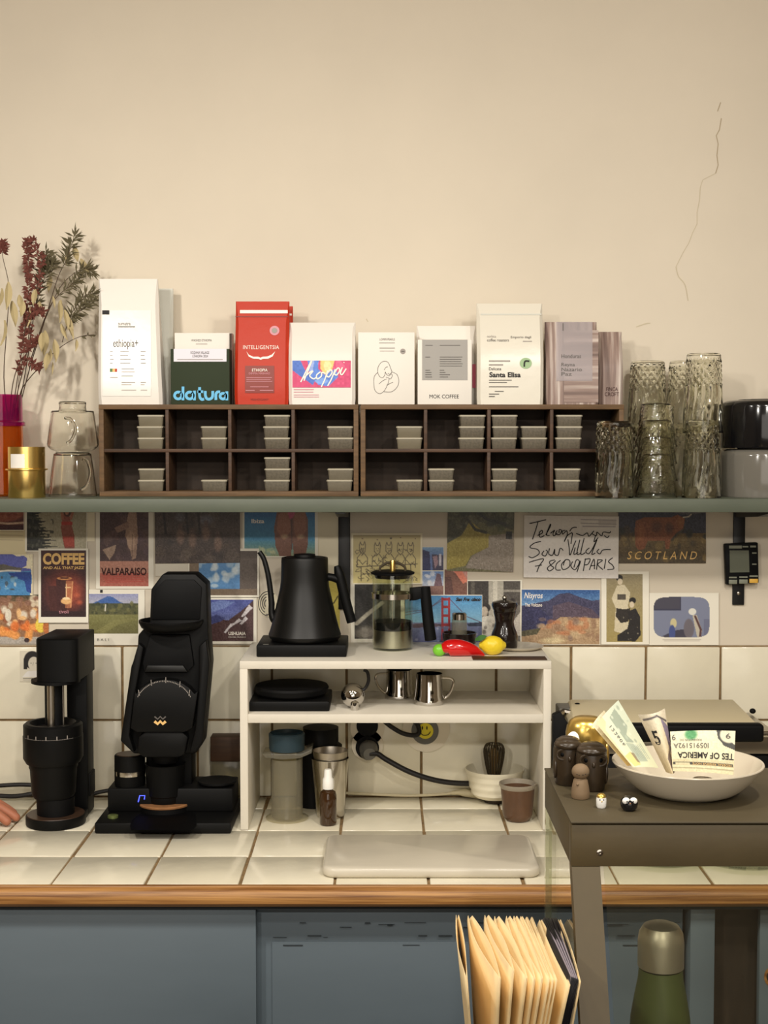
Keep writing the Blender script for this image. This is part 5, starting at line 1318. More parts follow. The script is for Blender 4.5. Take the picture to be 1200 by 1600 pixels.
rad = [(694, 7), (696, 10.5), (701, 12.8), (710, 13.4), (720, 13), (732, 11), (743, 7.8), (751, 4.2), (757, 1.0)]
MB().tube([Vector((W(x, 1012, Yv).x, Yv, ZBT + (r + .3) * kv)) for x, r in rad], [r * kv for x, r in rad], 22, smooth=3).build('chili_body', 'chili_red', t)
m_ = MB().ell((W(686.5, 1012, Yv).x, Yv, ZBT + 9.8 * kv), (10.5 * kv, 9 * kv, 9.8 * kv), 20, 14); m_.build('green_cap', 'chili_green', t)
t = thing('ceramic_lemon', 'yellow lemon with a green leaf beside the red chili', 'lemon', (W(768, 1020, Yv + .015).x, Yv + .015, ZBT))
def lemf(q):
    e = max(0, abs(q.x) / (20 * kv) - .7) * .5
    return Vector((q.x * (1 + .12 * (abs(q.x) > 18 * kv)), q.y * (1 - e), q.z * (1 - e)))
MB().ell((W(769.5, 1008, Yv + .015).x, Yv + .015, ZBT + 15.3 * kv), (19.5 * kv, 14 * kv, 15.3 * kv), 26, 18, lemf).build('lemon_body', 'lemon', t)
b = MB(); c0 = W(751, 999, Yv + .005)
b.grid(lambda u, v: c0 + Vector(((v - .5) * 18 * kv, -.004 + .003 * math.sin(3 * v), (u - .5) * 9 * kv * math.sin(math.pi * (.08 + .84 * v)) + v * 5 * kv)), 4, 6); b.build('leaf', 'leaf_green', t, recalc=False)
p0 = G(740, 1031, ZBT)
wtag(MB().box(W(739, 1030, -.236).x, W(855, 1030, -.236).x, -.238, -.2, ZBT + .0002, ZBT + .0018, .0004).build('wooden_slip', 'walnut'), 'thin brown wooden slip at the riser front edge', 'tray')

# ---- middle shelf of the bench
zsh = ZBM + .0002
p = G(450, 1112, ZBM); ys = max(p.y, YB + .004); ks = K(ys)
X0, X1 = W(389, 1105, ys).x, W(515, 1105, ys).x
t = thing('kitchen_scale', 'low black scale with a round platform inside the riser', 'scale', ((X0 + X1) / 2, ys + .06, zsh))
MB().box(X0, X1, ys, ys + .13, zsh, W(450, 1096, ys).z, .003).build('scale_body', 'black_powder', t)
zz = W(450, 1096, ys).z; xc = (X0 + X1) / 2
MB().lathe(xc, ys + .067, [(52 * ks, zz + .0003), (58 * ks, zz + .006), (60 * ks, zz + .015), (58 * ks, zz + .019), (50 * ks, zz + .0205), (0, zz + .021)], 56).build('round_platform', 'black_soft', t)
# steel ball scoop
Yi = G(552, 1110, ZBM).y + .02; ki = K(Yi); X = W(551, 693, Yi).x
t = thing('ball_infuser', 'polished steel ball on its stand with a dark blue loop', 'infuser', (X, Yi, zsh))
MB().ell((X, Yi, zsh + 21 * ki), 19 * ki, 32, 20).build('ball', 'chrome', t)
MB().lathe(X + 3 * ki, Yi - 15 * ki, [(6 * ki, zsh), (6.5 * ki, zsh + 3 * ki), (6.5 * ki, zsh + 12 * ki), (4 * ki, zsh + 15 * ki), (0, zsh + 16 * ki)], 20).build('nub', 'chrome', t)
MB().tube([W(568, 1078, Yi), W(573, 1072, Yi), W(576, 1062, Yi), W(574, 1050, Yi), W(568, 1046.5, Yi)], 2.6 * ki, 8, smooth=4).build('loop', 'cable_black', t)
# pitchers
def pitcher(label, px, pyb, hw_b, hw_t, ytop, hside):
    Yj = G(px, pyb, ZBM).y + hw_b * K(-.2); kj = K(Yj); X = W(px, 693, Yj).x; zt2 = min(W(px, ytop, Yj).z, ZBT - tb - .002)
    t_ = thing('milk_pitcher', label, 'pitcher', (X, Yj, zsh), 'steel milk pitchers in the riser')
    H = zt2 - zsh
    MB().lathe(X, Yj, [(0, zsh), ((hw_b - 2) * kj, zsh), (hw_b * kj, zsh + .003), (hw_b * kj, zsh + H * .18), ((hw_b - 1.5) * kj, zsh + H * .3), (hw_t * kj, zsh + H * .8), (hw_t * kj, zt2), ((hw_t - 1) * kj, zt2), ((hw_t - 1.2) * kj, zsh + H * .7), ((hw_b - 2.5) * kj, zsh + .006), (0, zsh + .004)], 48, cap=False).build('pitcher_body', 'chrome', t_)
    s = hside
    MB().tube([Vector((X + s * (hw_t - 1) * kj, Yj, zsh + H * .86)), Vector((X + s * (hw_t + 12) * kj, Yj, zsh + H * .84)), Vector((X + s * (hw_t + 17) * kj, Yj, zsh + H * .72)), Vector((X + s * (hw_t + 13) * kj, Yj, zsh + H * .42)), Vector((X + s * (hw_b + 3) * kj, Yj, zsh + H * .22)), Vector((X + s * (hw_b - 2) * kj, Yj, zsh + H * .16))], 2 * kj, 8, smooth=4).build('handle', 'steel', t_)
pitcher('steel milk pitcher behind, its handle towards the steel ball', 624, 1095, 22.5, 20.5, 1046, -1)
pitcher('steel milk pitcher in front, its handle away from the steel ball', 671.5, 1104, 24, 21, 1052, 1)

# ---- lower bay: clear press tube, black tube, tumblers, spray bottle, bowl, whisk, cup
zc = ZC + .0002
Ya = G(446, 1287, ZC).y + .037; ka = K(Ya); X = W(446.5, 693, Ya).x
def za(y): return W(446, y, Ya).z
t = thing('press_brewer', 'clear plastic press tube with a dark teal cap', 'coffee brewer', (X, Ya, ZC))
MB().lathe(X, Ya, [(33 * ka, zc), (33.5 * ka, zc + .003), (26 * ka, zc + .006), (25 * ka, zc + .012), (25 * ka, za(1184)), (24 * ka, za(1184)), (24 * ka, zc + .004), (0, zc + .004)], 48, cap=False).build('chamber', 'glass_frost', t)
MB().pprism([(410, 1178), (440, 1178), (470, 1178), (487, 1171), (487, 1177), (468, 1185), (440, 1187), (414, 1184)], Ya - .03, .06, .001).build('flange', 'glass_frost', t)
MB().lathe(X, Ya, [(27 * ka, za(1171)), (28 * ka, za(1168)), (28.5 * ka, za(1146)), (26 * ka, za(1144)), (25 * ka, za(1150)), (0, za(1152))], 40).build('cap', 'teal_plastic', t)
Yb2 = -.07; kb2 = K(Yb2); X = W(500, 693, Yb2).x
t = thing('black_brewer', 'black plastic press brewer behind the nested tumblers', 'coffee brewer', (X, Yb2, ZC))
def zb2(y): return W(0, y, Yb2).z
MB().lathe(X - .014, Yb2, [(0, zc), (27 * kb2, zc), (27 * kb2, zb2(1172)), (0, zb2(1172))], 32, cap=False).build('brewer_tube', 'black_soft', t)
MB().lathe(X, Yb2, [(0, zb2(1171.5)), (33 * kb2, zb2(1170)), (34 * kb2, zb2(1164)), (28 * kb2, zb2(1160)), (28 * kb2, zb2(1136)), (0, zb2(1136))], 32, cap=False).build('brewer_cap', 'black_powder', t)
Yc2 = G(515, 1281, ZC).y + .03; kc = K(Yc2); X = W(515, 693, Yc2).x
def zc2(y): return W(0, y, Yc2).z
def shaker_cup(label, dz, top, hw):
    b = MB().lathe(X, Yc2, [(0, zc + dz), (21 * kc, zc + dz), (22 * kc, zc + dz + .003), (hw * kc, top), ((hw - 1) * kc, top), (20.6 * kc, zc + dz + .004), (0, zc + dz + .003)], 48, cap=False)
    wtag(b.build('steel_tumbler', 'steel'), label, 'tumbler', 'nested steel tumblers behind the spray bottle')
shaker_cup('outer steel tumbler behind the amber spray bottle', 0, zc2(1184), 29.5)
b = MB().lathe(X, Yc2, [(0, zc + .010), (19 * kc, zc + .010), (26 * kc, zc2(1184)), (28 * kc, zc2(1172)), (27 * kc, zc2(1172)), (25 * kc, zc2(1184)), (18 * kc, zc + .012), (0, zc + .012)], 48, cap=False)
wtag(b.build('steel_tumbler', 'steel_brushed'), 'inner steel tumbler nested in another behind the spray bottle', 'tumbler', 'nested steel tumblers behind the spray bottle')
Yd = G(511.5, 1291, ZC).y + .014; kd = K(Yd); X = W(511.5, 693, Yd).x
def zd2(y): return W(0, y, Yd).z
t = thing('spray_bottle', 'small amber bottle with a white spray top', 'bottle', (X, Yd, ZC))
MB().lathe(X, Yd, [(0, zc), (12.5 * kd, zc), (13.5 * kd, zc + .002), (13.5 * kd, zd2(1242)), (12 * kd, zd2(1237)), (7.5 * kd, zd2(1234)), (7.5 * kd, zd2(1231)), (0, zd2(1231))], 32, cap=False).build('bottle_body', 'amber_glass', t)
MB().lathe(X, Yd, [(8.8 * kd, zd2(1232)), (9 * kd, zd2(1228)), (8.6 * kd, zd2(1217)), (6.5 * kd, zd2(1214)), (6 * kd, zd2(1204)), (5 * kd, zd2(1202)), (0, zd2(1202))], 28).build('spray_top', 'white_plastic', t)
Ye = G(770, 1256, ZC).y + .016; ke = K(Ye); X = W(775, 693, Ye).x
def ze(y): return W(0, y, Ye).z
t = thing('tea_bowl', 'ribbed cream ceramic bowl holding a bamboo whisk', 'bowl', (X, Ye, ZC))
MB().lathe(X, Ye, [(16 * ke, zc), (17 * ke, ze(1247)), (0, ze(1247))], 32).build('bowl_foot', 'foot_dark', t)
rim = ze(1200)
prof = [(17 * ke, ze(1246.8)), (30 * ke, ze(1244))]
for i in range(13):
    f = i / 12
    prof.append(((34 + 12.5 * f ** .7 + .8 * math.sin(f * 22)) * ke, ze(1241) + (rim - ze(1241)) * f))
prof += [(45.5 * ke, rim), (38 * ke, ze(1225)), (20 * ke, ze(1240)), (0, ze(1241.5))]
MB().lathe(X, Ye, prof, 56, cap=False).build('bowl_body', 'ceramic_cream', t)
xw = W(774, 693, Ye).x
zw0 = ze(1240)
t = thing('bamboo_whisk', 'dark bamboo tea whisk standing in the cream bowl', 'whisk', (xw, Ye, zw0))
MB().lathe(xw, Ye, [(8.5 * ke, zw0), (9 * ke, ze(1212)), (0, ze(1212))], 24).build('whisk_handle', 'bamboo', t)
b = MB()
for i in range(22):
    a = 2 * math.pi * i / 22
    b.tube([(xw + r * ke * math.cos(a), Ye + r * ke * math.sin(a), ze(y)) for r, y in ((8.6, 1213), (12, 1200), (15.5, 1182), (16, 1170), (12.5, 1163), (8, 1162.5))], 1.0 * ke, 5, smooth=2)
b.build('tines', 'bamboo_dark', t)
MB().lathe(xw, Ye, [(4, 0), (4, 0)] and [(3 * ke, ze(1212)), (5 * ke, ze(1195)), (9 * ke, ze(1180)), (4 * ke, ze(1170)), (0, ze(1168))], 16).build('inner_tines', 'bamboo', t)
Yg = G(812, 1286, ZC).y + .022; kg = K(Yg); X = W(811.5, 693, Yg).x
def zg(y): return W(0, y, Yg).z
t = thing('ceramic_cup', 'small brown glazed cup beside the tea bowl', 'cup', (X, Yg, ZC))
MB().lathe(X, Yg, [(0, zc), (17 * kg, zc), (21 * kg, zc + .004), (23.5 * kg, zc + .012), (25 * kg, zg(1250)), (27 * kg, zg(1230)), (26 * kg, zg(1230)), (23.5 * kg, zg(1250)), (20 * kg, zc + .01), (0, zc + .008)], 44, cap=False).build('cup_body', 'cup_brown', t)
MB().lathe(X, Yg, [(27 * kg, zg(1230.5)), (29.5 * kg, zg(1226)), (29.5 * kg, zg(1223)), (27.5 * kg, zg(1223)), (26 * kg, zg(1230))], 44, cap=False).build('cup_rim', 'cup_rim', t)

# ---- sockets, plugs and cables behind the riser
Yw = -.0105
def sock_round(b, px, py, r, y0, y1):
    c0 = W(px, py, Yw); k_ = K(Yw)
    b.prism([(c0.x + r * k_ * math.cos(2 * math.pi * i / 32), c0.z + r * k_ * math.sin(2 * math.pi * i / 32)) for i in range(32)], y0, y1)
t = thing('double_socket', 'cream double wall socket with a black plug, in the riser', 'socket', W(575, 1195, Yw))
b = MB(); sock_round(b, 574, 1137, 27, Yw - .006, Yw + .0015); sock_round(b, 574, 1163, 25, Yw - .006, Yw + .0015); b.build('socket_plate', 'socket_plastic', t)
b = MB(); sock_round(b, 574, 1133, 17, Yw - .0075, Yw - .006); b.build('socket_well', 'black_soft', t)
b = MB(); sock_round(b, 574, 1167, 18.5, Yw - .0075, Yw - .006); b.build('socket_well', 'black_soft', t)
pl = thing('power_plug', 'grey round plug in the double socket with thick black cable', 'plug', W(575, 1172, Yw - .02))
c0 = W(576, 1170, Yw - .008)
MB().tube([c0, c0 + Vector((0, -.02, -.002)), c0 + Vector((.002, -.03, -.004))], [.0185, .017, .012], 24).build('plug_body', 'grey_plastic', pl)
q = [c0 + Vector((.002, -.026, -.004)), W(590, 1178, -.045), W(604, 1187, -.05), W(640, 1206, -.055), (W(680, 1219, -.055)), W(720, 1224, -.05), W(760, 1223, -.04)]
MB().tube(q, .0052, 10, smooth=6).build('cable', 'cable_black', pl)
t = thing('round_socket', 'cream round wall socket with a yellow smiley sticker', 'socket', W(667, 1172, Yw))
b = MB(); sock_round(b, 666, 1138, 37, Yw - .005, Yw + .0015); b.build('socket_plate', 'socket_plastic', t)
b = MB(); sock_round(b, 664, 1141, 21.5, Yw - .0065, Yw - .005); b.build('socket_well', 'grey_plastic', t)
b = MB(); sock_round(b, 664.5, 1141, 12.5, Yw - .0075, Yw - .0066); s_ = b.build('smiley_sticker', 'smiley_yellow', t)
ys_ = Yw - .0076
b = MB()
for ex in (660, 667):
    pts = [W(ex + 1.1 * math.cos(2 * math.pi * i / 12), 1137.5 + 3 * math.sin(2 * math.pi * i / 12), ys_ - .0002) for i in range(12)]
    b.add(pts, [tuple(range(12))])
b.build('smiley_eyes', 'ink', s_, recalc=False)
strokes(s_, [[(656.5, 1144), (660, 1148), (665, 1149), (670, 1147), (672.5, 1143)]], ys_, 'ink', 1.2, 'smiley_mouth')
wtag(MB().tube([W(597, 1124, -.03), W(612, 1136, -.032), W(630, 1146, -.032), W(648, 1149, -.032), W(655, 1144, -.03), W(652, 1132, -.026), W(643, 1124, -.024)], .0045, 10, smooth=6).build('power_cable', 'cable_black'), 'thin black cord looping in front of the smiley socket', 'cable')
wc = thing('extension_cable', 'cream extension cable with its connector beside the tea bowl', 'cable', W(640, 1243, -.02))
MB().tube([W(538, 1239, -.016), W(580, 1241, -.02), W(640, 1243, -.022), W(690, 1241, -.022), W(712, 1238, -.02)], .0028, 8, smooth=5).build('cord', 'cable_cream', wc)
MB().tube([W(706, 1239, -.02), W(716, 1238, -.02), W(724, 1238.5, -.02), W(748, 1242, -.022)], [.004, .0052, .0075, .0085], 12).build('connector', 'cable_cream', wc)

# ---- marble slab
pf = G(676, 1373, ZC)
X0, X1 = W(503, 1360, pf.y).x, W(846, 1360, pf.y).x
zt3 = W(676, 1357, pf.y).z; pb = G(676, 1303, zt3)
def rrect(x0, x1, y0, y1, r, n=6):
    out = []
    for cx_, cy_, a0 in ((x1 - r, y1 - r, 0), (x0 + r, y1 - r, 90), (x0 + r, y0 + r, 180), (x1 - r, y0 + r, 270)):
        for i in range(n + 1):
            a = math.radians(a0 + 90 * i / n); out.append((cx_ + r * math.cos(a), cy_ + r * math.sin(a)))
    return out
rings = []
for z, ins in ((zc, .004), (zc + .004, 0), (zt3 - .005, 0), (zt3 - .0015, .0015), (zt3, .005)):
    rings.append([Vector((x, y, z)) for x, y in rrect(X0 + ins, X1 - ins, pf.y + ins, pb.y - ins, .022 - ins)])
wtag(MB().loft(rings).build('marble_slab', 'marble', ang=50), 'rounded pale marble slab lying on the tiled worktop', 'slab')

# ================================================================== SMALL BLACK GRINDER
pb_ = G(88, 1299, ZC); r_ = 46.5 * K(-.2); yg0 = pb_.y + r_; kg1 = K(yg0)
X = W(87.5, 1290, yg0).x
t = thing('coffee_grinder', 'tall slim black coffee grinder with a round brown-topped base', 'coffee grinder', (X, yg0, ZC))
zb1 = ZC + .0003; zb2_ = zb1 + 15 * kg1
MB().lathe(X, yg0, [(0, zb1), (r_ - .001, zb1), (r_, zb1 + .002), (r_, zb2_ - .001), (r_ - .001, zb2_), (0, zb2_)], 56, cap=False).build('base_disc', 'black_powder', t)
MB().lathe(X, yg0, [(r_ - .002, zb2_ + .0002), (r_ - .0025, zb2_ + .0012), (0, zb2_ + .0012)], 56).build('base_pad', 'grinder_top', t)
def gx(px, Y): return W(px, 1100, Y).x
def gz(py, Y): return W(88, py, Y).z
ycol = -.115
# rear column
MB().box(gx(104, -.15), gx(145, -.1) , -.150, -.095, zb1, gz(985, ycol), .003).build('column', 'black_powder', t)
MB().box(X - .020, gx(140, -.13), yg0, -.150, zb1, zb1 + .014, .002).build('base_arm', 'black_powder', t)
# motor head
yh0 = yg0 - .037
zh0, zh1 = gz(1066, yh0), gz(999, yh0)
xh0, xh1 = gx(54.5, yh0), gx(121, yh0)
poly = []
n = 9
for i in range(n):
    a = math.pi + math.pi * i / (n - 1)
    poly.append(((xh0 + xh1) / 2 + (xh1 - xh0) / 2 * math.copysign(abs(math.cos(a)) ** .55, math.cos(a)), yh0 + .018 - .018 * abs(math.sin(a)) ** .7))
poly += [(xh1 + .002, -.098), (xh0 + .006, -.098)]
rings = [[Vector((x, y, z)) for x, y in poly] for z in (zh0, zh1 - .002)] + [[Vector((x * .97 + .03 * (xh0 + xh1) / 2, y * .97 + .03 * -.16, zh1)) for x, y in poly]]
MB().loft(rings).build('motor_head', 'black_powder', t, ang=45)
MB().lathe(X + .003, yg0, [(38 * kg1, zh0 - 5 * kg1), (38 * kg1, zh0 - .0002), (0, zh0 - .0002)], 40).build('head_flange', 'black_soft', t)
zt0 = gz(1128, yg0)
MB().lathe(X - .0, yg0, [(15 * kg1, zt0 - .004), (15 * kg1, zh0 - 5 * kg1)], 24).build('drive_sleeve', 'black_soft', t)
MB().lathe(X - .002, yg0 - 15 * kg1, [(6 * kg1, zt0 - .004), (6 * kg1, zh0 - 5 * kg1)], 20).build('drive_rod', 'steel_brushed', t)
MB().lathe(X + .0165, yg0 - 3 * kg1, [(2 * kg1, zt0 - .004), (2 * kg1, zh0 - 5 * kg1)], 12).build('drive_rod', 'steel_brushed', t)
# burr housing
xc_ = W(83, 1150, yg0).x
def zz1(py): return W(83, py, yg0).z
hs = MB().lathe(xc_, yg0, [(0, zz1(1190)), (42 * kg1, zz1(1190)), (46.5 * kg1, zz1(1182)), (46.5 * kg1, zz1(1148)), (45.4 * kg1, zz1(1147.4)), (45.4 * kg1, zz1(1146.4)), (45.8 * kg1, zz1(1146)), (45.8 * kg1, zz1(1131)), (42 * kg1, zz1(1128)), (36 * kg1, zz1(1128)), (30 * kg1, zz1(1136)), (0, zz1(1138))], 64, cap=False).build('burr_housing', 'black_powder', t)
b = MB()
for i in range(-26, 27):
    a = i * .036; r = 46.2 * kg1; big = i % 10 == 0
    z0 = zz1(1150 - (.0 if big else 0)); z1 = zz1(1142 if big else 1147)
    hw = .00045 if not big else .0008
    for j in (0,):
        p0 = Vector((xc_ + r * math.sin(a), yg0 - r * math.cos(a), 0)); tn = Vector((math.cos(a), math.sin(a), 0)) * hw
        b.add([p0 - tn + Vector((0, 0, z0)), p0 + tn + Vector((0, 0, z0)), p0 + tn + Vector((0, 0, z1)), p0 - tn + Vector((0, 0, z1))], [(0, 1, 2, 3)])
b.build('dial_marks', 'ink_light', hs, recalc=False)
MB().lathe(xc_, yg0, [(38 * kg1, zz1(1190.2)), (38 * kg1, zz1(1197)), (36.5 * kg1, zz1(1200)), (34 * kg1, zz1(1238)), (31 * kg1, zz1(1244)), (0, zz1(1244))], 48).build('lower_funnel', 'black_powder', t)
MB().lathe(X, yg0, [(30 * kg1, zz1(1244.3)), (29 * kg1, zb2_ + .0013)], 40).build('catch_neck', 'black_soft', t)
MB().box(gx(134, -.1), gx(147, -.1), -.142, -.096, gz(1240, -.12), gz(1205, -.12), .002).build('switch_box', 'black_soft', t)
# black cords
wtag(MB().tube([W(-30, 1230, -.03), W(0, 1227.5, -.03), W(30, 1226, -.03), W(55, 1227, -.03), W(80, 1230, -.03)], .0042, 8, smooth=5).build('power_cable', 'cable_black'), 'upper black cord running behind the slim grinder', 'cable')
wtag(MB().tube([W(-30, 1241, -.04), W(0, 1243.5, -.042), W(25, 1244, -.045), W(52, 1240, -.045), W(80, 1234, -.035)], .0045, 8, smooth=5).build('power_cable', 'cable_black'), 'lower sagging black cord behind the slim grinder', 'cable')
wtag(MB().tube([W(138, 1243, -.06), W(150, 1239, -.055), W(170, 1235, -.05), W(190, 1234, -.045)], .004, 8, smooth=5).build('power_cable', 'cable_black'), 'short black cord between the two grinders', 'cable')
# receipt curl on the wall card
b = MB(); c0 = W(150, 976, -.012)
b.grid(lambda u, v: c0 + Vector(((u - .5) * .05, -.014 * math.sin(u * 2.4), .006 * math.sin(u * 3) + (v - .5) * .016)), 8, 3)

# ================================================================== LARGE BLACK GRINDER
pe = G(255, 1303, ZC); ye = pe.y
x0_, x1_ = W(147.5, 1295, ye).x, W(361, 1295, ye).x
t = thing('coffee_grinder', 'large tilted black coffee grinder with a white W emblem', 'coffee grinder', ((x0_ + x1_) / 2, ye + .09, ZC))
zs0 = ZC + .0003; zs1 = W(255, 1286, ye).z
MB().box(x0_, x1_, ye, ye + .175, zs0, zs1, .003).build('base_plate', 'black_powder', t)
yr = ye + .075; zr1 = W(255, 1232, yr).z
MB().box(W(168, 1250, yr).x, W(364, 1250, yr).x, yr, ye + .17, zs1, zr1, .003).build('rear_block', 'black_powder', t)
def bz(x, y): return G(x, y, zs1 + .0004)
poly = [bz(*q) for q in ((205, 1297), (300, 1297), (307, 1290), (306, 1272), (300, 1269), (222, 1269), (207, 1280), (203, 1290))]
b = MB(); b.add(poly, [tuple(range(8))]); b.build('touch_panel', 'black_gloss', t, recalc=False)
pk = bz(176.5, 1277); MB().lathe(pk.x, pk.y, [(8.5 * K(ye), zs1), (8.5 * K(ye), zs1 + .004), (7 * K(ye), zs1 + .005), (0, zs1 + .005)], 24).build('start_button', 'knob_green', t)
strokes(t, [[(216, 1253), (218.5, 1243), (226.5, 1243), (225.5, 1249)]], yr, 'led_blue', 1.6, 'led_digit', smooth=False)
pc = bz(258, 1270); yc_ = pc.y + .030; kc_ = K(yc_); xc_ = W(258.5, 1255, yc_).x
# raised disc and cork
MB().lathe(xc_, yc_, [(40 * kc_, zs1 + .0002), (40 * kc_, zs1 + .010), (0, zs1 + .010)], 48).build('cup_stand', 'black_soft', t)
MB().lathe(xc_, yc_, [(41.5 * kc_, zs1 + .0102), (42 * kc_, zs1 + .013), (40.5 * kc_, zs1 + .0145), (0, zs1 + .0145)], 48).build('cork_ring', 'cork', t)
zq = zs1 + .0148
tc_ = thing('dosing_cup', 'black dosing cup on the cork disc of the large grinder', 'cup', (xc_, yc_, zq))
ztc = W(258, 1192, yc_).z
MB().lathe(xc_, yc_, [(0, zq), (26 * kc_, zq), (27 * kc_, zq + .003), (27.5 * kc_, zq + .012), (29 * kc_, zq + .014), (31 * kc_, ztc - .004), (32 * kc_, ztc), (30 * kc_, ztc), (26 * kc_, zq + .006), (0, zq + .005)], 48, cap=False).build('cup_body', 'black_powder', tc_)
# canister left rear, puck right
ycn = yr + .03; kcn = K(ycn); xcn = W(203, 1200, ycn).x; zcn = zr1 + .0003
tk = thing('black_canister', 'small black canister with a silver band on the large grinder', 'canister', (xcn, ycn, zcn))
zt4 = W(203, 1178, ycn).z
MB().lathe(xcn, ycn, [(0, zcn), (23.5 * kcn, zcn), (24 * kcn, zcn + .002), (24 * kcn, zt4 - .002), (22.5 * kcn, zt4), (0, zt4)], 40, cap=False).build('canister_body', 'black_powder', tk)
zbn = W(203, 1206, ycn).z
MB().lathe(xcn, ycn, [(24.3 * kcn, zbn - 3.2 * kcn), (24.4 * kcn, zbn), (24.3 * kcn, zbn + 3.8 * kcn)], 40, cap=False).build('silver_band', 'steel', tk)
MB().lathe(xcn, ycn, [(21 * kcn, zt4 + .0001), (20 * kcn, zt4 + .001), (0, zt4 + .001)], 32).build('canister_top', 'grinder_top', tk)
xpu = W(339, 1230, yr + .03).x; kpu = K(yr + .03)
tp = thing('grinder_tray', 'round black tray lying on the large grinder base', 'tray', (xpu, yr + .036, zr1 + .0003))
MB().lathe(xpu, yr + .033, [(0, zr1 + .0003), (26 * kpu, zr1 + .0003), (30.5 * kpu, zr1 + .005), (30.5 * kpu, zr1 + .008), (27 * kpu, zr1 + .008), (20 * kpu, zr1 + .006), (0, zr1 + .006)], 40, cap=False).build('tray_body', 'black_soft', tp)
# rear stand and tilted body
yb1 = yr + .035
MB().box(W(228, 1200, yb1).x, W(300, 1200, yb1).x, yb1, yb1 + .055, zr1 - .002, W(255, 1060, yb1).z, .004).build('stand', 'black_powder', t)
yB = yr - .012
outline = [(236, 921), (254, 897), (305, 897), (323, 913), (325, 985), (328.5, 1038), (317, 1162), (305, 1178), (209, 1178), (188, 1158), (205, 1040), (214, 1026), (216, 992), (234, 972)]
MB().pprism(outline, yB, .055, .003).build('tilted_body', 'black_powder', t)
# side cheeks, proud of the body
MB().pprism([(206, 1040), (216, 1005), (224, 1012), (208, 1100), (202, 1150), (210, 1176), (205, 1174), (188, 1158)], yB - .018, .020, .003).build('side_cheek', 'black_powder', t)
MB().pprism([(327, 1040), (322, 1000), (311, 1010), (311, 1060), (305, 1140), (296, 1176), (305, 1176), (316, 1160)], yB - .018, .020, .003).build('side_cheek', 'black_powder', t)
MB().pprism([(243, 920), (258, 906), (303, 906), (315, 918), (312, 968), (236, 968)], yB - .004, .006, .001).build('upper_panel', 'black_soft', t)
# hopper ring
yhp = yB - .035; khp = K(yhp); xhp = W(263.5, 975, yhp).x; zhp = W(263, 976, yhp).z
MB().lathe(xhp, yhp + .03, [(40 * khp, zhp - .013), (47 * khp, zhp - .008), (51 * khp, zhp + .001), (51 * khp, zhp + .005), (48.5 * khp, zhp + .005), (44 * khp, zhp - .004), (30 * khp, zhp - .008), (0, zhp - .009)], 56).build('hopper_ring', 'black_powder', t)
MB().pprism([(234, 992), (296, 992), (303, 1040), (292, 1051), (225, 1051), (222, 1036)], yB - .008, .012, .002).build('throat', 'black_soft', t)
# dial
MB().pprism([(226, 1050), (230, 1040), (286, 1040), (293, 1050)], yB - .014, .012, .001).build('dial_ledge', 'kettle_black', t)
dpoly = [(204, 1138), (211, 1078)] + [(258 + 49 * math.sin(a), 1098 - 36 * math.cos(a)) for a in [(-1.2 + .3 * i) for i in range(9)]] + [(309, 1080), (300, 1138), (288, 1144), (214, 1144)]
dl = MB().pprism(dpoly, yB - .026, .030, .003).build('dial', 'black_powder', t, ang=50)
ydl = yB - .026
ticks = []
for i in range(-20, 21):
    a = i * .055
    x, y = 256.5 + 46 * math.sin(a), 1108 - 44 * math.cos(a)
    if i in (-18, -8, 1, 10, 18):
        ticks.append([(x, y + 3), (x + 2 * math.sin(a), y - 6)])
    else:
        ticks.append([(x, y + 1.2), (x, y - .8)])
strokes(dl, ticks, ydl - .0002, 'ink_light', 1.0, 'dial_marks', smooth=False)
for (y0, w_, m_) in ((1119.5, 2.2, 'ink_grey'), (1127, 4.4, 'ink_cream')):
    strokes(dl, [[(241.5, y0), (246.5, y0 + 4), (250.5, y0), (254.5, y0 + 4), (259, y0)]], ydl - .0003, m_, w_, 'emblem', smooth=False)
MB().pprism([(226, 1143), (284, 1143), (294, 1152), (288, 1180), (278, 1184), (224, 1184), (214, 1176), (216, 1152)], yB - .020, .034, .004).build('chin', 'black_powder', t)
MB().lathe(xc_, yc_, [(20 * kc_, ztc + .003), (22 * kc_, W(258, 1178, yc_).z)], 32).build('outlet', 'black_soft', t)
# small box by the wall behind the grinder
yo = -.045
t = thing('acrylic_box', 'small clear box with a brown lid between grinder and riser', 'box', (W(352, 1230, yo).x, yo, ZC))
MB().box(W(331, 1200, yo).x, W(378, 1200, yo).x if W(378, 1200, yo).x < bx0 - .001 else bx0 - .001, yo, -.012, ZC + .0003, W(352, 1190, yo).z, .001).build('box_body', 'glass_frost', t)
MB().box(W(329, 1200, yo).x, min(W(378, 1200, yo).x, bx0 - .001), yo - .002, -.011, W(352, 1189.8, yo).z, W(352, 1151, yo).z, .0015).build('box_lid', 'walnut', t)

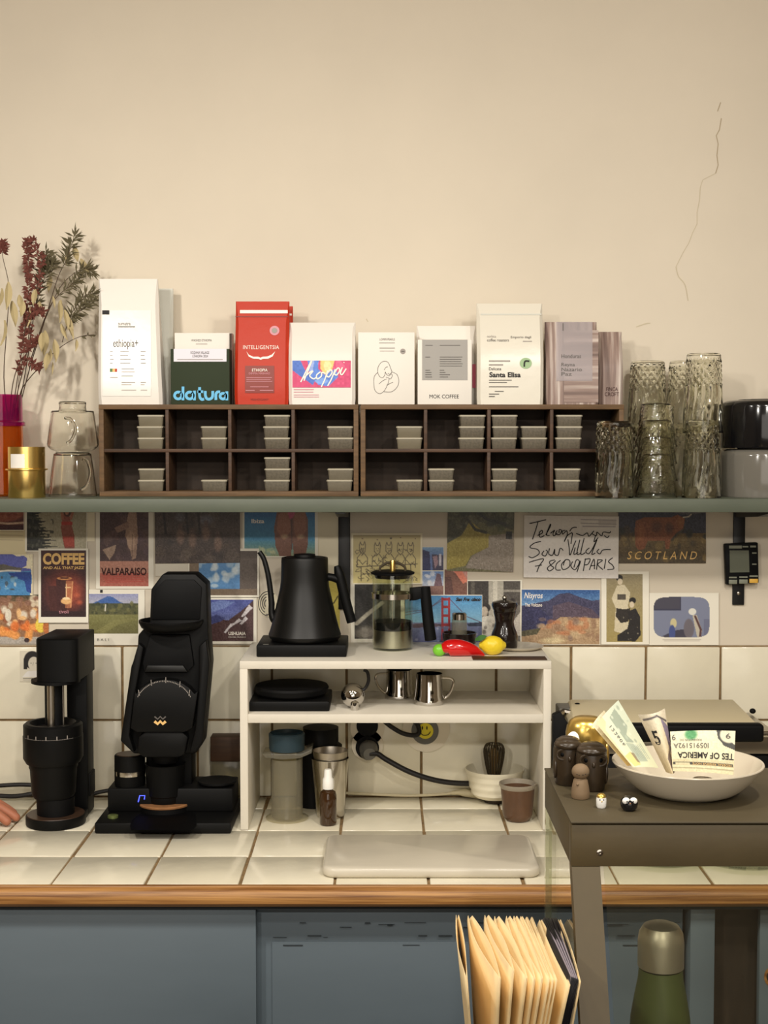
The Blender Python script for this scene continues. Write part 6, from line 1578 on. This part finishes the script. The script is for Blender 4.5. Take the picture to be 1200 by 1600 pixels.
# ================================================================== HAND AT THE EDGE
zh = ZC + .0005
t = thing('person_hand', 'bare hand resting on the worktop beside the slim grinder', 'hand', (-.78, -.27, ZC))
base = G(8, 1288, ZC)
bx, by = base.x, base.y
sk = MB()
def finger(a, b_, c_, d_, r0, r1): sk.tube([a, b_, c_, d_], [r0, r0 * .97, r0 * .9, r1], 14, smooth=4); sk.ell(d_, r1 * 1.0, 14, 10)
wr = Vector((bx - .125, by - .015, ZC + .032))
for i, (dx, dy_, L) in enumerate(((.0, .028, .070), (.004, .008, .078), (.0, -.012, .073), (-.008, -.031, .058))):
    k0 = Vector((bx - .062 + dx, by + dy_, ZC + .030)); sp_ = Vector((1, .12 - .1 * i, 0)).normalized()
    finger(k0, k0 + sp_ * L * .42 + Vector((0, 0, .004)), k0 + sp_ * L * .75 + Vector((0, 0, -.008)), k0 + sp_ * L * .97 + Vector((0, 0, -.0195)), .0098, .0082)
finger(Vector((bx - .10, by + .03, ZC + .026)), Vector((bx - .075, by + .055, ZC + .022)), Vector((bx - .05, by + .062, ZC + .016)), Vector((bx - .03, by + .062, ZC + .0105)), .0125, .0095)
def palm_ring(x, hw, h, zc0): return [Vector((x, by - .002 + hw * math.cos(a), zc0 + h * math.sin(a))) for a in [2 * math.pi * j / 20 for j in range(20)]]
sk.loft([palm_ring(bx - .20, .026, .021, ZC + .045), palm_ring(bx - .15, .028, .021, ZC + .036), palm_ring(bx - .115, .037, .020, ZC + .030), palm_ring(bx - .08, .042, .017, ZC + .027), palm_ring(bx - .052, .040, .012, ZC + .027)])
h_ = sk.build('hand_skin', 'skin', t, ang=60)
rm = h_.modifiers.new('merge', 'REMESH'); rm.mode = 'VOXEL'; rm.voxel_size = .0022; rm.use_smooth_shade = True
sm = h_.modifiers.new('soft', 'SMOOTH'); sm.iterations = 4
MB().loft([[Vector((bx - x, by - .002 + r * math.cos(a) , z + r * .8 * math.sin(a))) for a in [2 * math.pi * j / 20 for j in range(20)]] for x, r, z in ((.19, .033, ZC + .045), (.26, .038, ZC + .058), (.36, .044, ZC + .075), (.46, .05, ZC + .095))]).build('sleeve', 'sleeve_cloth', t)

# ================================================================== CONTACT GRILL BEHIND THE CASE
yg1 = -.33
zl = W(1000, 1128, yg1).z
ybk = G(1060, 1096, zl).y
t = thing('contact_grill', 'steel-lidded contact grill with a black front handle', 'grill', (.48, -.23, ZC))
xl, xr_ = W(896, 1128, yg1).x, W(1181, 1128, yg1).x
b = MB(); xlb, xrb = W(944, 1096, ybk).x, W(1146, 1096, ybk).x
b.bev([(xl, yg1, zl - .02), (xr_, yg1, zl - .02), (xr_, ybk, zl - .02), (xl, ybk, zl - .02), (xl, yg1, zl), (xr_, yg1, zl), (xrb, ybk, zl + .004), (xl + .02, ybk, zl + .004)], [(0, 3, 2, 1), (4, 5, 6, 7), (0, 1, 5, 4), (1, 2, 6, 5), (2, 3, 7, 6), (3, 0, 4, 7)], .003)
b.build('lid', 'grill_lid', t)
MB().box(W(925, 1130, yg1 - .02).x, W(1193, 1130, yg1 - .02).x, yg1 - .028, yg1 - .002, W(1000, 1159, yg1 - .02).z, W(1000, 1131, yg1 - .02).z, .006, 3).build('front_handle', 'black_soft', t)
MB().tube([Vector((xr_ + .0, yg1 - .015, zl - .018)), Vector((xr_ + .03, yg1 - .015, zl - .018)), Vector((xr_ + .05, yg1 + .05, zl - .02))], .006, 10).build('handle_arm', 'steel', t)
MB().box(xl, xr_ + .04, yg1 + .004, ybk, zl - .058, zl - .021, .002).build('upper_plate', 'steel_brushed', t)
MB().box(xl - .002, xr_ + .045, yg1, ybk + .02, ZC + .012, zl - .060, .003).build('grill_base', 'black_soft', t)
for fx in (xl + .02, xr_ + .02):
    for fy in (yg1 + .02, ybk - .01):
        MB().lathe(fx, fy, [(.012, ZC + .0002), (.012, ZC + .0125)], 16).build('foot', 'black_soft', t)
MB().box(W(873, 1110, -.2).x, W(928, 1110, -.2).x, -.205, -.15, zl - .05, W(890, 1106, -.2).z, .003).build('hinge_block', 'grey_plastic', t)
MB().ell(W(902, 1103, -.18), (.007, .006, .006), 14, 8).build('hinge_knob', 'black_soft', t)
MB().tube([W(866, 1120, -.24), W(880, 1112, -.22), W(900, 1116, -.22)], .006, 8).build('hinge_rod', 'steel', t)
MB().pprism([(864, 1118), (876, 1112), (906, 1160), (906, 1200), (864, 1200)], -.26, .02, .002).build('hinge_arm', 'black_soft', t)
MB().ell(W(1176, 1111, -.16), (.006, .006, .005), 12, 8).build('hinge_knob', 'black_soft', t)

# clear plates lying on the worktop near the edge
for px, py, rp, lab in ((1046, 1366, .088, 'clear glass plate on the worktop behind the green bottle'), (1180, 1370, .088, 'clear glass plate on the worktop next to the cupboard stile')):
    f_ = G(px, py, ZC); yy = f_.y + rp
    b = MB().lathe(f_.x, yy, [(0, zc), (rp * .66, zc), (rp * .9, zc + .008), (rp, zc + .010), (rp * .99, zc + .0115), (rp * .88, zc + .010), (rp * .64, zc + .003), (0, zc + .003)], 64, cap=False)
    wtag(b.build('glass_plate', 'glass_thin'), lab, 'plate', 'clear plates on the worktop')

# ================================================================== FRONT COUNTER, DISPLAY CASE AND WHAT STANDS ON IT
ZF = 0.85
wtag(MB().box(-.35, 1.5, -1.75, -1.0, 0, ZF, .002).build('service_counter', 'old_board'), 'dark wooden service counter carrying the display case', 'counter')
yf1, yf2 = -1.36, -1.135
zt5 = W(893, 1283, yf1).z
xL = W(893, 1283, yf1).x
xR = xL + .55
t = thing('display_case', 'bronze painted display case with glass side and sloping front post', 'display case', (xL + .27, -1.25, ZF))
kf = K(yf1)
zl1 = zt5 - 3.6 * kf
MB().box(xL - .001, xR, yf1 - .002, yf2, zl1, zt5, .0008).build('top_plate', 'bronze_top', t)
zr5, zr6 = zl1 - 2.5 * kf, W(893, 1354, yf1).z
MB().box(xL + .004, xR - .004, yf1 + .004, yf2 - .004, zr5 - .001, zl1 + .0002).build('shadow_gap', 'black_metal', t)
MB().box(xL, xR, yf1, yf1 + .018, zr6, zr5, .0008).build('front_rail', 'bronze_paint', t)
MB().box(xL, xL + .010, yf1 + .018, yf2, zr6, zr5, .0008).build('side_rail', 'bronze_paint', t)
MB().box(xL + .010, xR, yf2 - .012, yf2, zr6, zr5, .0008).build('rear_rail', 'bronze_paint', t)
cscr = W(937, 1332, yf1)
b = MB(); b.lathe(0, 0, [(.0028, 0), (.0032, .0012), (.0016, .0016), (.0014, .0004), (0, .0004)], 20)
b.xf(Matrix.Translation(cscr) @ Matrix.Rotation(math.radians(90), 4, 'X')); b.build('screw', 'steel', t)
# sloping front posts
def post(xa):
    w_ = 45 * kf; d_ = .018; zb5 = ZF + .001; slope = .086 / .165
    def ring(z):
        y0 = yf1 - (zr6 - z) * slope
        return [Vector((xa, y0, z)), Vector((xa + w_, y0, z)), Vector((xa + w_, y0 + d_, z)), Vector((xa, y0 + d_, z))]
    MB().loft([ring(zb5), ring(zr6 - .0002)]).build('post', 'bronze_paint', t)
post(xL + .0005); post(xR - 45 * kf - .0005)
MB().box(xL, xL + .012, yf2 - .012, yf2 - .001, ZF + .001, zr6 - .0002).build('rear_post', 'glass_edge', t)
yfb = yf1 - (zr6 - ZF) * .52
b = MB(); g0 = xL + .0035
poly = [(yf1 + .02, zr6), (yf2 - .013, zr6), (yf2 - .013, ZF + .002), (yfb + .022, ZF + .002)]
b.add([(g0, y, z) for y, z in poly] + [(g0 + .004, y, z) for y, z in poly], [(0, 1, 2, 3), (7, 6, 5, 4), (0, 4, 5, 1), (1, 5, 6, 2), (2, 6, 7, 3), (3, 7, 4, 0)])
b.build('glass_pane', 'glass_pane', t)
MB().add([(xL + .034, yf1 + .010, zr6), (xR - .034, yf1 + .010, zr6), (xR - .034, yfb + .010, ZF + .002), (xL + .034, yfb + .010, ZF + .002), (xL + .034, yf1 + .013, zr6), (xR - .034, yf1 + .013, zr6), (xR - .034, yfb + .013, ZF + .002), (xL + .034, yfb + .013, ZF + .002)], [(0, 1, 2, 3), (7, 6, 5, 4), (0, 4, 5, 1), (1, 5, 6, 2), (2, 6, 7, 3), (3, 7, 4, 0)]).build('glass_pane', 'glass_pane', t)
# bottle in the case
Yb5 = -1.28; k5 = K(Yb5); X = W(1032.5, 1500, Yb5).x
def zb5f(y): return W(1032, y, Yb5).z
t = thing('water_bottle', 'green bottle with a domed steel cap inside the display case', 'bottle', (X, Yb5, ZF))
MB().lathe(X, Yb5, [(0, ZF + .0003), (48 * k5, ZF + .0003), (50 * k5, ZF + .003), (50 * k5, zb5f(1640)), (47 * k5, zb5f(1590)), (41 * k5, zb5f(1555)), (36 * k5, zb5f(1530)), (34.5 * k5, zb5f(1512)), (0, zb5f(1512))], 48, cap=False).build('bottle_body', 'bottle_green', t)
MB().lathe(X, Yb5, [(36.5 * k5, zb5f(1509)), (36.5 * k5, zb5f(1470)), (34.5 * k5, zb5f(1457)), (28 * k5, zb5f(1446.5)), (17 * k5, zb5f(1442)), (0, zb5f(1441))], 48).build('cap', 'cap_steel', t)
# on the case: bowl with notes
zt6 = zt5 + .0003
Yw5 = G(1078, 1255, zt5).y + .043; k6 = K(Yw5); X = W(1074, 1200, Yw5).x
t = thing('tip_bowl', 'wide shallow white bowl of banknotes on the display case', 'bowl', (X, Yw5, zt5))
zrm = W(1074, 1189, Yw5).z
HB = zrm - zt6
prof = [(0, zt6), (62 * k6, zt6), (68 * k6, zt6 + .002)]
for i in range(1, 11):
    f = i / 10; prof.append(((68 + 50 * f ** .82) * k6, zt6 + .002 + (HB - .003) * f ** 1.25))
prof += [(117.5 * k6, zrm), (114.5 * k6, zrm)]
for i in range(8, -1, -1):
    f = i / 10; prof.append(((64 + 50 * f ** .82) * k6, zt6 + .005 + (HB - .005) * f ** 1.25))
prof += [(0, zt6 + .0045)]
MB().lathe(X, Yw5, prof, 72, cap=False).build('bowl_body', 'ceramic_white', t)
def note(name, label, fn, cvs, extra=None):
    b = MB(); b.grid(lambda u, v: fn(u, 1 - v), 12, 8)
    o = b.build(name, 'paper_cream', None, origin=fn(.5, 1), recalc=False)
    wtag(o, label, 'banknote', 'banknotes in the white bowl')
    # print: colour sheet following the bend
    h, w = cvs.h, cvs.w
    c = np.clip(cvs.a / 255, 0, 1); c = np.where(c <= .04045, c / 12.92, ((c + .055) / 1.055) ** 2.4)
    me = bpy.data.meshes.new('note_print'); o0 = org(o)
    eps = Vector((0, -.0004, 0.0001))
    co = [fn(i / (w - 1), j / (h - 1)) + eps - o0 for j in range(h) for i in range(w)]
    me.from_pydata([tuple(p) for p in co], [], [(j * w + i, (j + 1) * w + i, (j + 1) * w + i + 1, j * w + i + 1) for j in range(h - 1) for i in range(w - 1)])
    at = me.color_attributes.new('ink', 'FLOAT_COLOR', 'POINT')
    at.data.foreach_set('color', np.concatenate([c, np.ones((h, w, 1))], -1).reshape(-1).astype(np.float32))
    me.materials.append(MAT['print']); me.polygons.foreach_set('use_smooth', [True] * len(me.polygons))
    q = bpy.data.objects.new('note_print', me); COL.objects.link(q); q.parent = o; ORG[q.name] = o0
    return o, fn
def nt(o, fn, s, u0, u1, v0, v1, mat, bold=0, flip=False):
    vv, f = text_mesh(s, bold, 0, 1.0); b = MB()
    pts = []
    for u, v in vv:
        if flip: u, v = 1 - u, 1 - v
        pts.append(fn(u0 + (u1 - u0) * u, v1 - (v1 - v0) * v) + Vector((0, -.0008, .0002)))
    b.add(pts, f); b.build('lettering', mat, o, recalc=False)
def quadfn(p00, p10, p01, p11, bend=0.0, axis=0):
    def fn(u, v):
        p = p00 * (1 - u) * (1 - v) + p10 * u * (1 - v) + p01 * (1 - u) * v + p11 * u * v
        s = u if axis == 0 else v
        return p + Vector((0, bend * math.sin(math.pi * s), 0))
    return fn
yn = Yw5 - .028
# dollar note (reads upside down)
c = Cv(100, 62, (226, 220, 186)); c.grad(0, 1, (232, 228, 200), (214, 206, 168)); c.ell(.33, .1, .12, .16, (70, 150, 90), .9, .4); c.poly([(.72, .0), (.80, .0), (.86, .2), (1, .32), (1, .44), (.84, .36), (.74, .18)], (70, 70, 66)); c.ell(.9, .1, .14, .2, (222, 216, 190)); c.rect(.0, 1, .70, .84, (206, 196, 158)); c.rect(.02, .98, .76, .83, (70, 68, 62)); c.rect(.06, .3, .775, .815, (206, 196, 160)); c.line([(0, .9), (1, .9)], .006, (150, 140, 110)); c.noise(5, 2)
fn = quadfn(W(1047, 1143, yn + .012), W(1149, 1142, yn + .004), W(1051, 1205, yn), W(1146, 1211, yn - .006), .004)
o, fn = note('banknote', 'green-black dollar note standing upside down in the white bowl', fn, c)
nt(o, fn, 'I05915192A', .04, .60, .30, .42, 'ink_grey', flip=True); nt(o, fn, 'TES OF AMERICA', .1, .99, .52, .67, 'ink', bold=.02, flip=True); nt(o, fn, 'FEDERAL RESERVE NOTE', .34, .96, .775, .825, 'ink_cream', flip=True); nt(o, fn, 'WASHINGTON, D.C.', .14, .5, .19, .25, 'ink_grey', flip=True); nt(o, fn, '9', .02, .08, .08, .22, 'ink_grey', flip=True); nt(o, fn, '9', .86, .93, .06, .18, 'ink_grey', flip=True)
# curled five
c = Cv(56, 70, (214, 204, 176)); c.grad(0, 1, (220, 210, 186), (196, 178, 140)); c.poly([(.7, .1), (1, .3), (1, .7), (.85, .7)], (112, 100, 130), .8); c.poly([(.5, .75), (.8, .6), (.8, 1), (.6, 1)], (80, 64, 60), .8); c.line([(.1, .1), (.6, .06), (.95, .2)], .02, (90, 84, 84)); c.noise(4, 2)
fn0 = quadfn(W(998, 1118, yn + .030), W(1040, 1108, yn + .026), W(1042, 1208, yn + .006), W(1056, 1206, yn + .004), -.006)
def fn5(u, v):
    p = fn0(u, v); return p + Vector((0, .02 * (u - .5) ** 2, 0))
o, fn5 = note('banknote', 'curled grey-brown note between the two flatter banknotes', fn5, c)
nt(o, fn5, '5', .16, .42, .28, .52, 'ink', bold=.02)
# green euro note leaning
c = Cv(80, 100, (196, 204, 184)); c.grad(0, 1, (196, 204, 182), (206, 206, 170)); c.poly([(0, 0), (.28, 0), (.28, 1), (0, 1)], (206, 194, 150)); c.poly([(.1, .2), (.28, .1), (.28, 1), (.05, 1)], (216, 206, 176)); c.poly([(.45, .1), (.75, .05), (.8, .35), (.6, .45), (.7, .6), (.45, .55)], (150, 160, 140)); c.poly([(.4, .55), (.7, .62), (.75, .9), (.4, .9)], (164, 172, 150)); c.poly([(.05, .75), (.35, .7), (.4, .95), (.1, .98)], (226, 190, 106), .8); c.poly([(.34, .72), (.44, .74), (.42, .92), (.34, .9)], (134, 120, 88)); c.blobs(20, .3, .95, .05, .95, [(176, 188, 164), (214, 218, 196), (140, 150, 130)], .02, .06, .6)
for i in range(7): c.line([(.5 + .06 * i, .64), (.5 + .06 * i, .86)], .008, (140, 150, 134))
fn = quadfn(W(932, 1131, yn + .024), W(966, 1094, yn + .030), W(989, 1199, yn), W(1029, 1200, yn - .004), .003)
o, fn = note('banknote', 'pale green note leaning steeply out of the white bowl', fn, c)
vv, f = text_mesh('122606', 0, 0, 1.2); b = MB(); b.add([fn(.36 - .1 * v, .2 + .38 * u) + Vector((0, -.0008, .0002)) for u, v in vv], f); b.build('lettering', 'ink_grey', o, recalc=False)
c = Cv(50, 80, (206, 190, 150)); c.grad(0, 1, (214, 204, 172), (216, 184, 112)); c.noise(5, 3)
fn = quadfn(W(925, 1133, yn + .034), W(944, 1110, yn + .038), W(980, 1197, yn + .010), W(1004, 1197, yn + .006), .003)
note('banknote', 'yellowish note tucked behind the pale green one', fn, c)
# coins
Xb = W(1074, 1200, Yw5).x
for i, (dx, dy_) in enumerate(((.008, -.030), (.020, -.026), (-.006, -.024), (.034, -.020), (.014, -.012))):
    b = MB().lathe(Xb + dx, Yw5 + dy_, [(.0105, 0), (.0105, .002), (.009, .0021), (.009, .0018), (0, .0018)], 24)
    b.xf(Matrix.Translation((0, 0, zt6 + .0065 + .0024 * i)))
    wtag(b.build('coin', 'brass' if i % 2 else 'steel_brushed'), 'small coin lying in the white bowl under the notes', 'coin', 'coins in the white bowl')

# ---- owls and small figures on the case
def owl(label, px, pyb, hw, hpx, mat, eyemat, cat='owl figurine', rings=True):
    g_ = G(px, pyb, zt5); Yo = g_.y + hw * .8 * K(g_.y); ko = K(Yo); X = W(px, 1200, Yo).x; H = hpx * ko
    t_ = thing('owl_figurine', label, cat, (X, Yo, zt5), 'owl figurines on the display case')
    def fn(a, z):
        t2 = (z - zt6) / H
        return .0
    pr = [(0, 0), (.80, 0), (.86, .03), (.97, .30), (1.0, .55), (.99, .72), (.93, .84), (.80, .93), (.55, .985), (0, 1.0)]
    MB().lathe(X, Yo, [(r * hw * ko, zt6 + z * H) for r, z in pr], 36, cap=False).build('owl_body', mat, t_)
    if rings: MB().ell((X, Yo - hw * .16 * ko, zt6 + .84 * H), (hw * .97 * ko, hw * .98 * ko, H * .13), 28, 12).build('brow', mat, t_)
    for s in (-1, 1) if rings else ():
        c0 = Vector((X + s * hw * .42 * ko, Yo - hw * .86 * ko, zt6 + .67 * H))
        b = MB()
        n_ = 20; rr = hw * .42 * ko
        b.tube([c0 + Vector((rr * math.cos(2 * math.pi * i / n_), .12 * rr * abs(math.cos(2 * math.pi * i / n_)) , rr * .8 * math.sin(2 * math.pi * i / n_))) for i in range(n_ + 1)], rr * .18, 6)
        b.build('eye_ring', mat, t_)
        MB().ell(c0 + Vector((0, .001, 0)), (rr * .45, rr * .3, rr * .45), 14, 10).build('eye', eyemat, t_)
    MB().ell((X, Yo - hw * .98 * ko, zt6 + .58 * H), (hw * .12 * ko, hw * .16 * ko, hw * .2 * ko), 10, 8).build('beak', mat, t_)
    for s in (-1, 1):
        MB().ell((X + s * hw * .9 * ko, Yo - hw * .12 * ko, zt6 + .36 * H), (hw * .16 * ko, hw * .5 * ko, H * .24), 14, 10).build('wing', mat, t_)
    return t_, X, Yo, ko
owl('dark brown carved owl next to the white riser', 887, 1229, 23, 75, 'owl_brown', 'black_gloss')
owl('dark brown carved owl behind the clay figure', 924, 1238, 24.5, 75, 'owl_brown', 'black_gloss')
tt, X, Yo, ko = owl('shiny golden owl behind the two brown owls', 916, 1216, 33, 92, 'owl_gold', 'black_gloss', rings=False)
MB().ell((X - 21 * ko, Yo - 21 * ko, W(900, 1150, Yo).z), (13 * ko, 9 * ko, 12 * ko), 18, 12).build('face_patch', 'white_plastic', tt)
MB().ell((X - 19 * ko, Yo - 29 * ko, W(900, 1149, Yo).z), (2.6 * ko, 1.6 * ko, 2.6 * ko), 10, 8).build('eye', 'black_gloss', tt)
g_ = G(907, 1250, zt5); Yo = g_.y + 12 * K(g_.y); ko = K(Yo); X = W(907, 1220, Yo).x
t = thing('clay_figure', 'small clay figure with a round head in front of the owls', 'figurine', (X, Yo, zt5))
MB().lathe(X, Yo, [(0, zt6), (13.5 * ko, zt6), (14.5 * ko, zt6 + 2 * ko), (14.5 * ko, zt6 + 10 * ko), (13 * ko, zt6 + 20 * ko), (11 * ko, zt6 + 29 * ko), (8, zt6)][:-1] + [(9 * ko, zt6 + 31.5 * ko), (0, zt6 + 32 * ko)], 32, cap=False).build('figure_body', 'clay', t)
hd_ = MB().ell((X, Yo, zt6 + 42 * ko), (14 * ko, 13 * ko, 12.5 * ko), 28, 18).build('figure_head', 'clay', t)
b = MB()
for ex, ey in ((-7, 40), (-4, 39), (2, 39.5), (6, 40.5), (10, 40)):
    yy = -math.sqrt(max(0, 1 - (ex / 14) ** 2 - ((ey - 42) / 12.5) ** 2)) * 13
    b.ell((X + ex * ko, Yo + yy * ko, zt6 + ey * ko), (1.3 * ko, .7 * ko, .9 * ko), 8, 6)
b.build('face_marks', 'owl_brown', hd_)
MB().ell((X - 6 * ko, Yo - 11 * ko, zt6 + 24 * ko), (2.4 * ko, 1.6 * ko, 2.2 * ko), 10, 8).build('hand', 'clay', t)
g_ = G(939.5, 1264, zt5); Yo = g_.y + 7 * K(g_.y); ko = K(Yo); X = W(939.5, 1250, Yo).x
t = thing('owl_figurine', 'tiny white owl with a golden head', 'owl figurine', (X, Yo, zt5), 'owl figurines on the display case')
MB().lathe(X, Yo, [(0, zt6), (6.5 * ko, zt6), (7.8 * ko, zt6 + 3 * ko), (8.2 * ko, zt6 + 12 * ko), (7.6 * ko, zt6 + 17 * ko), (0, zt6 + 17.2 * ko)], 24, cap=False).build('owl_body', 'white_plastic', t)
MB().lathe(X, Yo, [(7.7 * ko, zt6 + 16.6 * ko), (6.8 * ko, zt6 + 20 * ko), (4 * ko, zt6 + 22.5 * ko), (0, zt6 + 23 * ko)], 24).build('gold_head', 'owl_gold', t)
b = MB()
for ex in (-3.2, 2.6): b.ell((X + ex * ko, Yo - 7.4 * ko, zt6 + 14 * ko), (1.0 * ko, .7 * ko, 1.2 * ko), 8, 6)
b.build('eye', 'ink', t); MB().ell((X - .2 * ko, Yo - 8 * ko, zt6 + 11.4 * ko), (1.2 * ko, 1 * ko, 1.2 * ko), 8, 6).build('beak', 'owl_gold', t)
g_ = G(983, 1269, zt5); Yo = g_.y + 11 * K(g_.y); ko = K(Yo); X = W(983, 1255, Yo).x
t = thing('owl_figurine', 'tiny black owl with big white eyes', 'owl figurine', (X, Yo, zt5), 'owl figurines on the display case')
MB().lathe(X, Yo, [(0, zt6), (9 * ko, zt6), (13 * ko, zt6 + 5 * ko), (14 * ko, zt6 + 11 * ko), (12.5 * ko, zt6 + 17 * ko), (8 * ko, zt6 + 21 * ko), (0, zt6 + 22 * ko)], 28, cap=False).build('owl_body', 'ceramic_black', t)
for s in (-1, 1):
    c0 = Vector((X + (s * 5.8 - .6) * ko, Yo - 9.3 * ko, zt6 + 17 * ko))
    e_ = MB().ell(c0, (6.2 * ko, 3.2 * ko, 5.4 * ko), 18, 12).build('eye', 'white_plastic', t)
    MB().ell(c0 + Vector((-s * 1.0 * ko, -3.0 * ko, -.6 * ko)), (1.3 * ko, .6 * ko, 1.3 * ko), 10, 8).build('pupil', 'ink', e_)
MB().ell((X - .6 * ko, Yo - 12.6 * ko, zt6 + 13.5 * ko), (1.6 * ko, 1.2 * ko, 1.5 * ko), 8, 6).build('beak', 'cork', t)

# ---- paper pouches and dark sleeves standing beside the case
YFAR, YNEAR = -1.26, -1.49
def sheet(name, label, cat, group, tip, near, xbot, mat, gap, edge=None):
    T0 = W(*tip, YFAR); N0 = W(*near, YNEAR)
    zb7 = ZF + .004
    B0 = Vector((xbot, YFAR - .07, zb7)); B1 = Vector((xbot, YNEAR + .07, zb7))
    t_ = thing(name, label, cat, (xbot, (YFAR + YNEAR) / 2, zb7), group)
    def leaf(side, amp):
        def fn(u, v):           # u: far -> near, v: top -> bottom
            p = T0.lerp(N0, u).lerp(B0.lerp(B1, u), v)
            # rounded far tip
            if v < .001: p.z -= .012 * max(0, 1 - u / .12) ** 2
            bulge = amp * math.sin(math.pi * min(1, u * .96 + .02)) * (1 - v) ** .6
            return p + Vector((side * (gap / 2 * math.sin(math.pi * u) * (1 - v) + .0004) + bulge, 0, 0))
        return fn
    for s in (-1, 1):
        b = MB(); b.grid(leaf(s, random.uniform(-.002, .002)), 10, 8)
        o = b.build('paper_side' if mat == 'kraft' else 'sleeve_side', mat, t_, recalc=False)
        so = o.modifiers.new('thick', 'SOLIDIFY'); so.thickness = .0005
    if edge:
        f0, f1 = leaf(-1, 0), leaf(1, 0)
        b = MB(); b.tube([f0(.02, 0), f0(.5, 0), f0(.98, 0), f0(.985, .3), f0(.985, 1)], .0009, 6); b.build('sleeve_edge', edge, t_)
tips = [714, 731, 757, 772.6, 790.6, 802, 811.6, 820, 828, 841]
tipy = [1420, 1421, 1421, 1422, 1421.5, 1421.5, 1422, 1423, 1423, 1427]
nears = [729, 782, 803, 823.5, 836, 848, 859, 865, 870.5, 890.7]
neary = [1526, 1528, 1516, 1527, 1529, 1528, 1530, 1531, 1531, 1539]
for i in range(10):
    f = i / 9
    lab = ['kraft paper pouch at the open end of the row, furthest from the case', 'wide-open kraft paper pouch, second from the open end of the row'][i] if i < 2 else ('kraft paper pouch touching the dark sleeves' if i == 9 else ['third','fourth','fifth','sixth','seventh','eighth','ninth'][i - 2] + ' kraft paper pouch from the open end of the row')
    sheet('paper_pouch', lab, 'paper pouch', 'kraft paper pouches standing beside the display case', (tips[i], tipy[i]), (nears[i], neary[i]), .098 + .030 * f, 'kraft', [.009, .012, .011, .009, .007, .006, .006, .004, .004, .006][i])
for i, (tx, nx) in enumerate(((848, 895), (853, 897.5), (859, 900), (864.5, 903))):
    sheet('dark_sleeve', ['black sleeve touching the last kraft pouch of the row', 'second black sleeve counting from the kraft pouches', 'third black sleeve counting from the kraft pouches', 'black sleeve closest to the bronze case post'][i], 'sleeve', 'dark sleeves beside the display case', (tx, 1424), (nx, 1529 + i), .131 + .003 * i, 'sleeve_black', .001, 'sleeve_edge')
sheet('paper_pouch', 'kraft paper pouch behind the glass, past the dark sleeves', 'paper pouch', 'kraft paper pouches standing beside the display case', (872, 1427), (907, 1534), .150, 'kraft', .004)
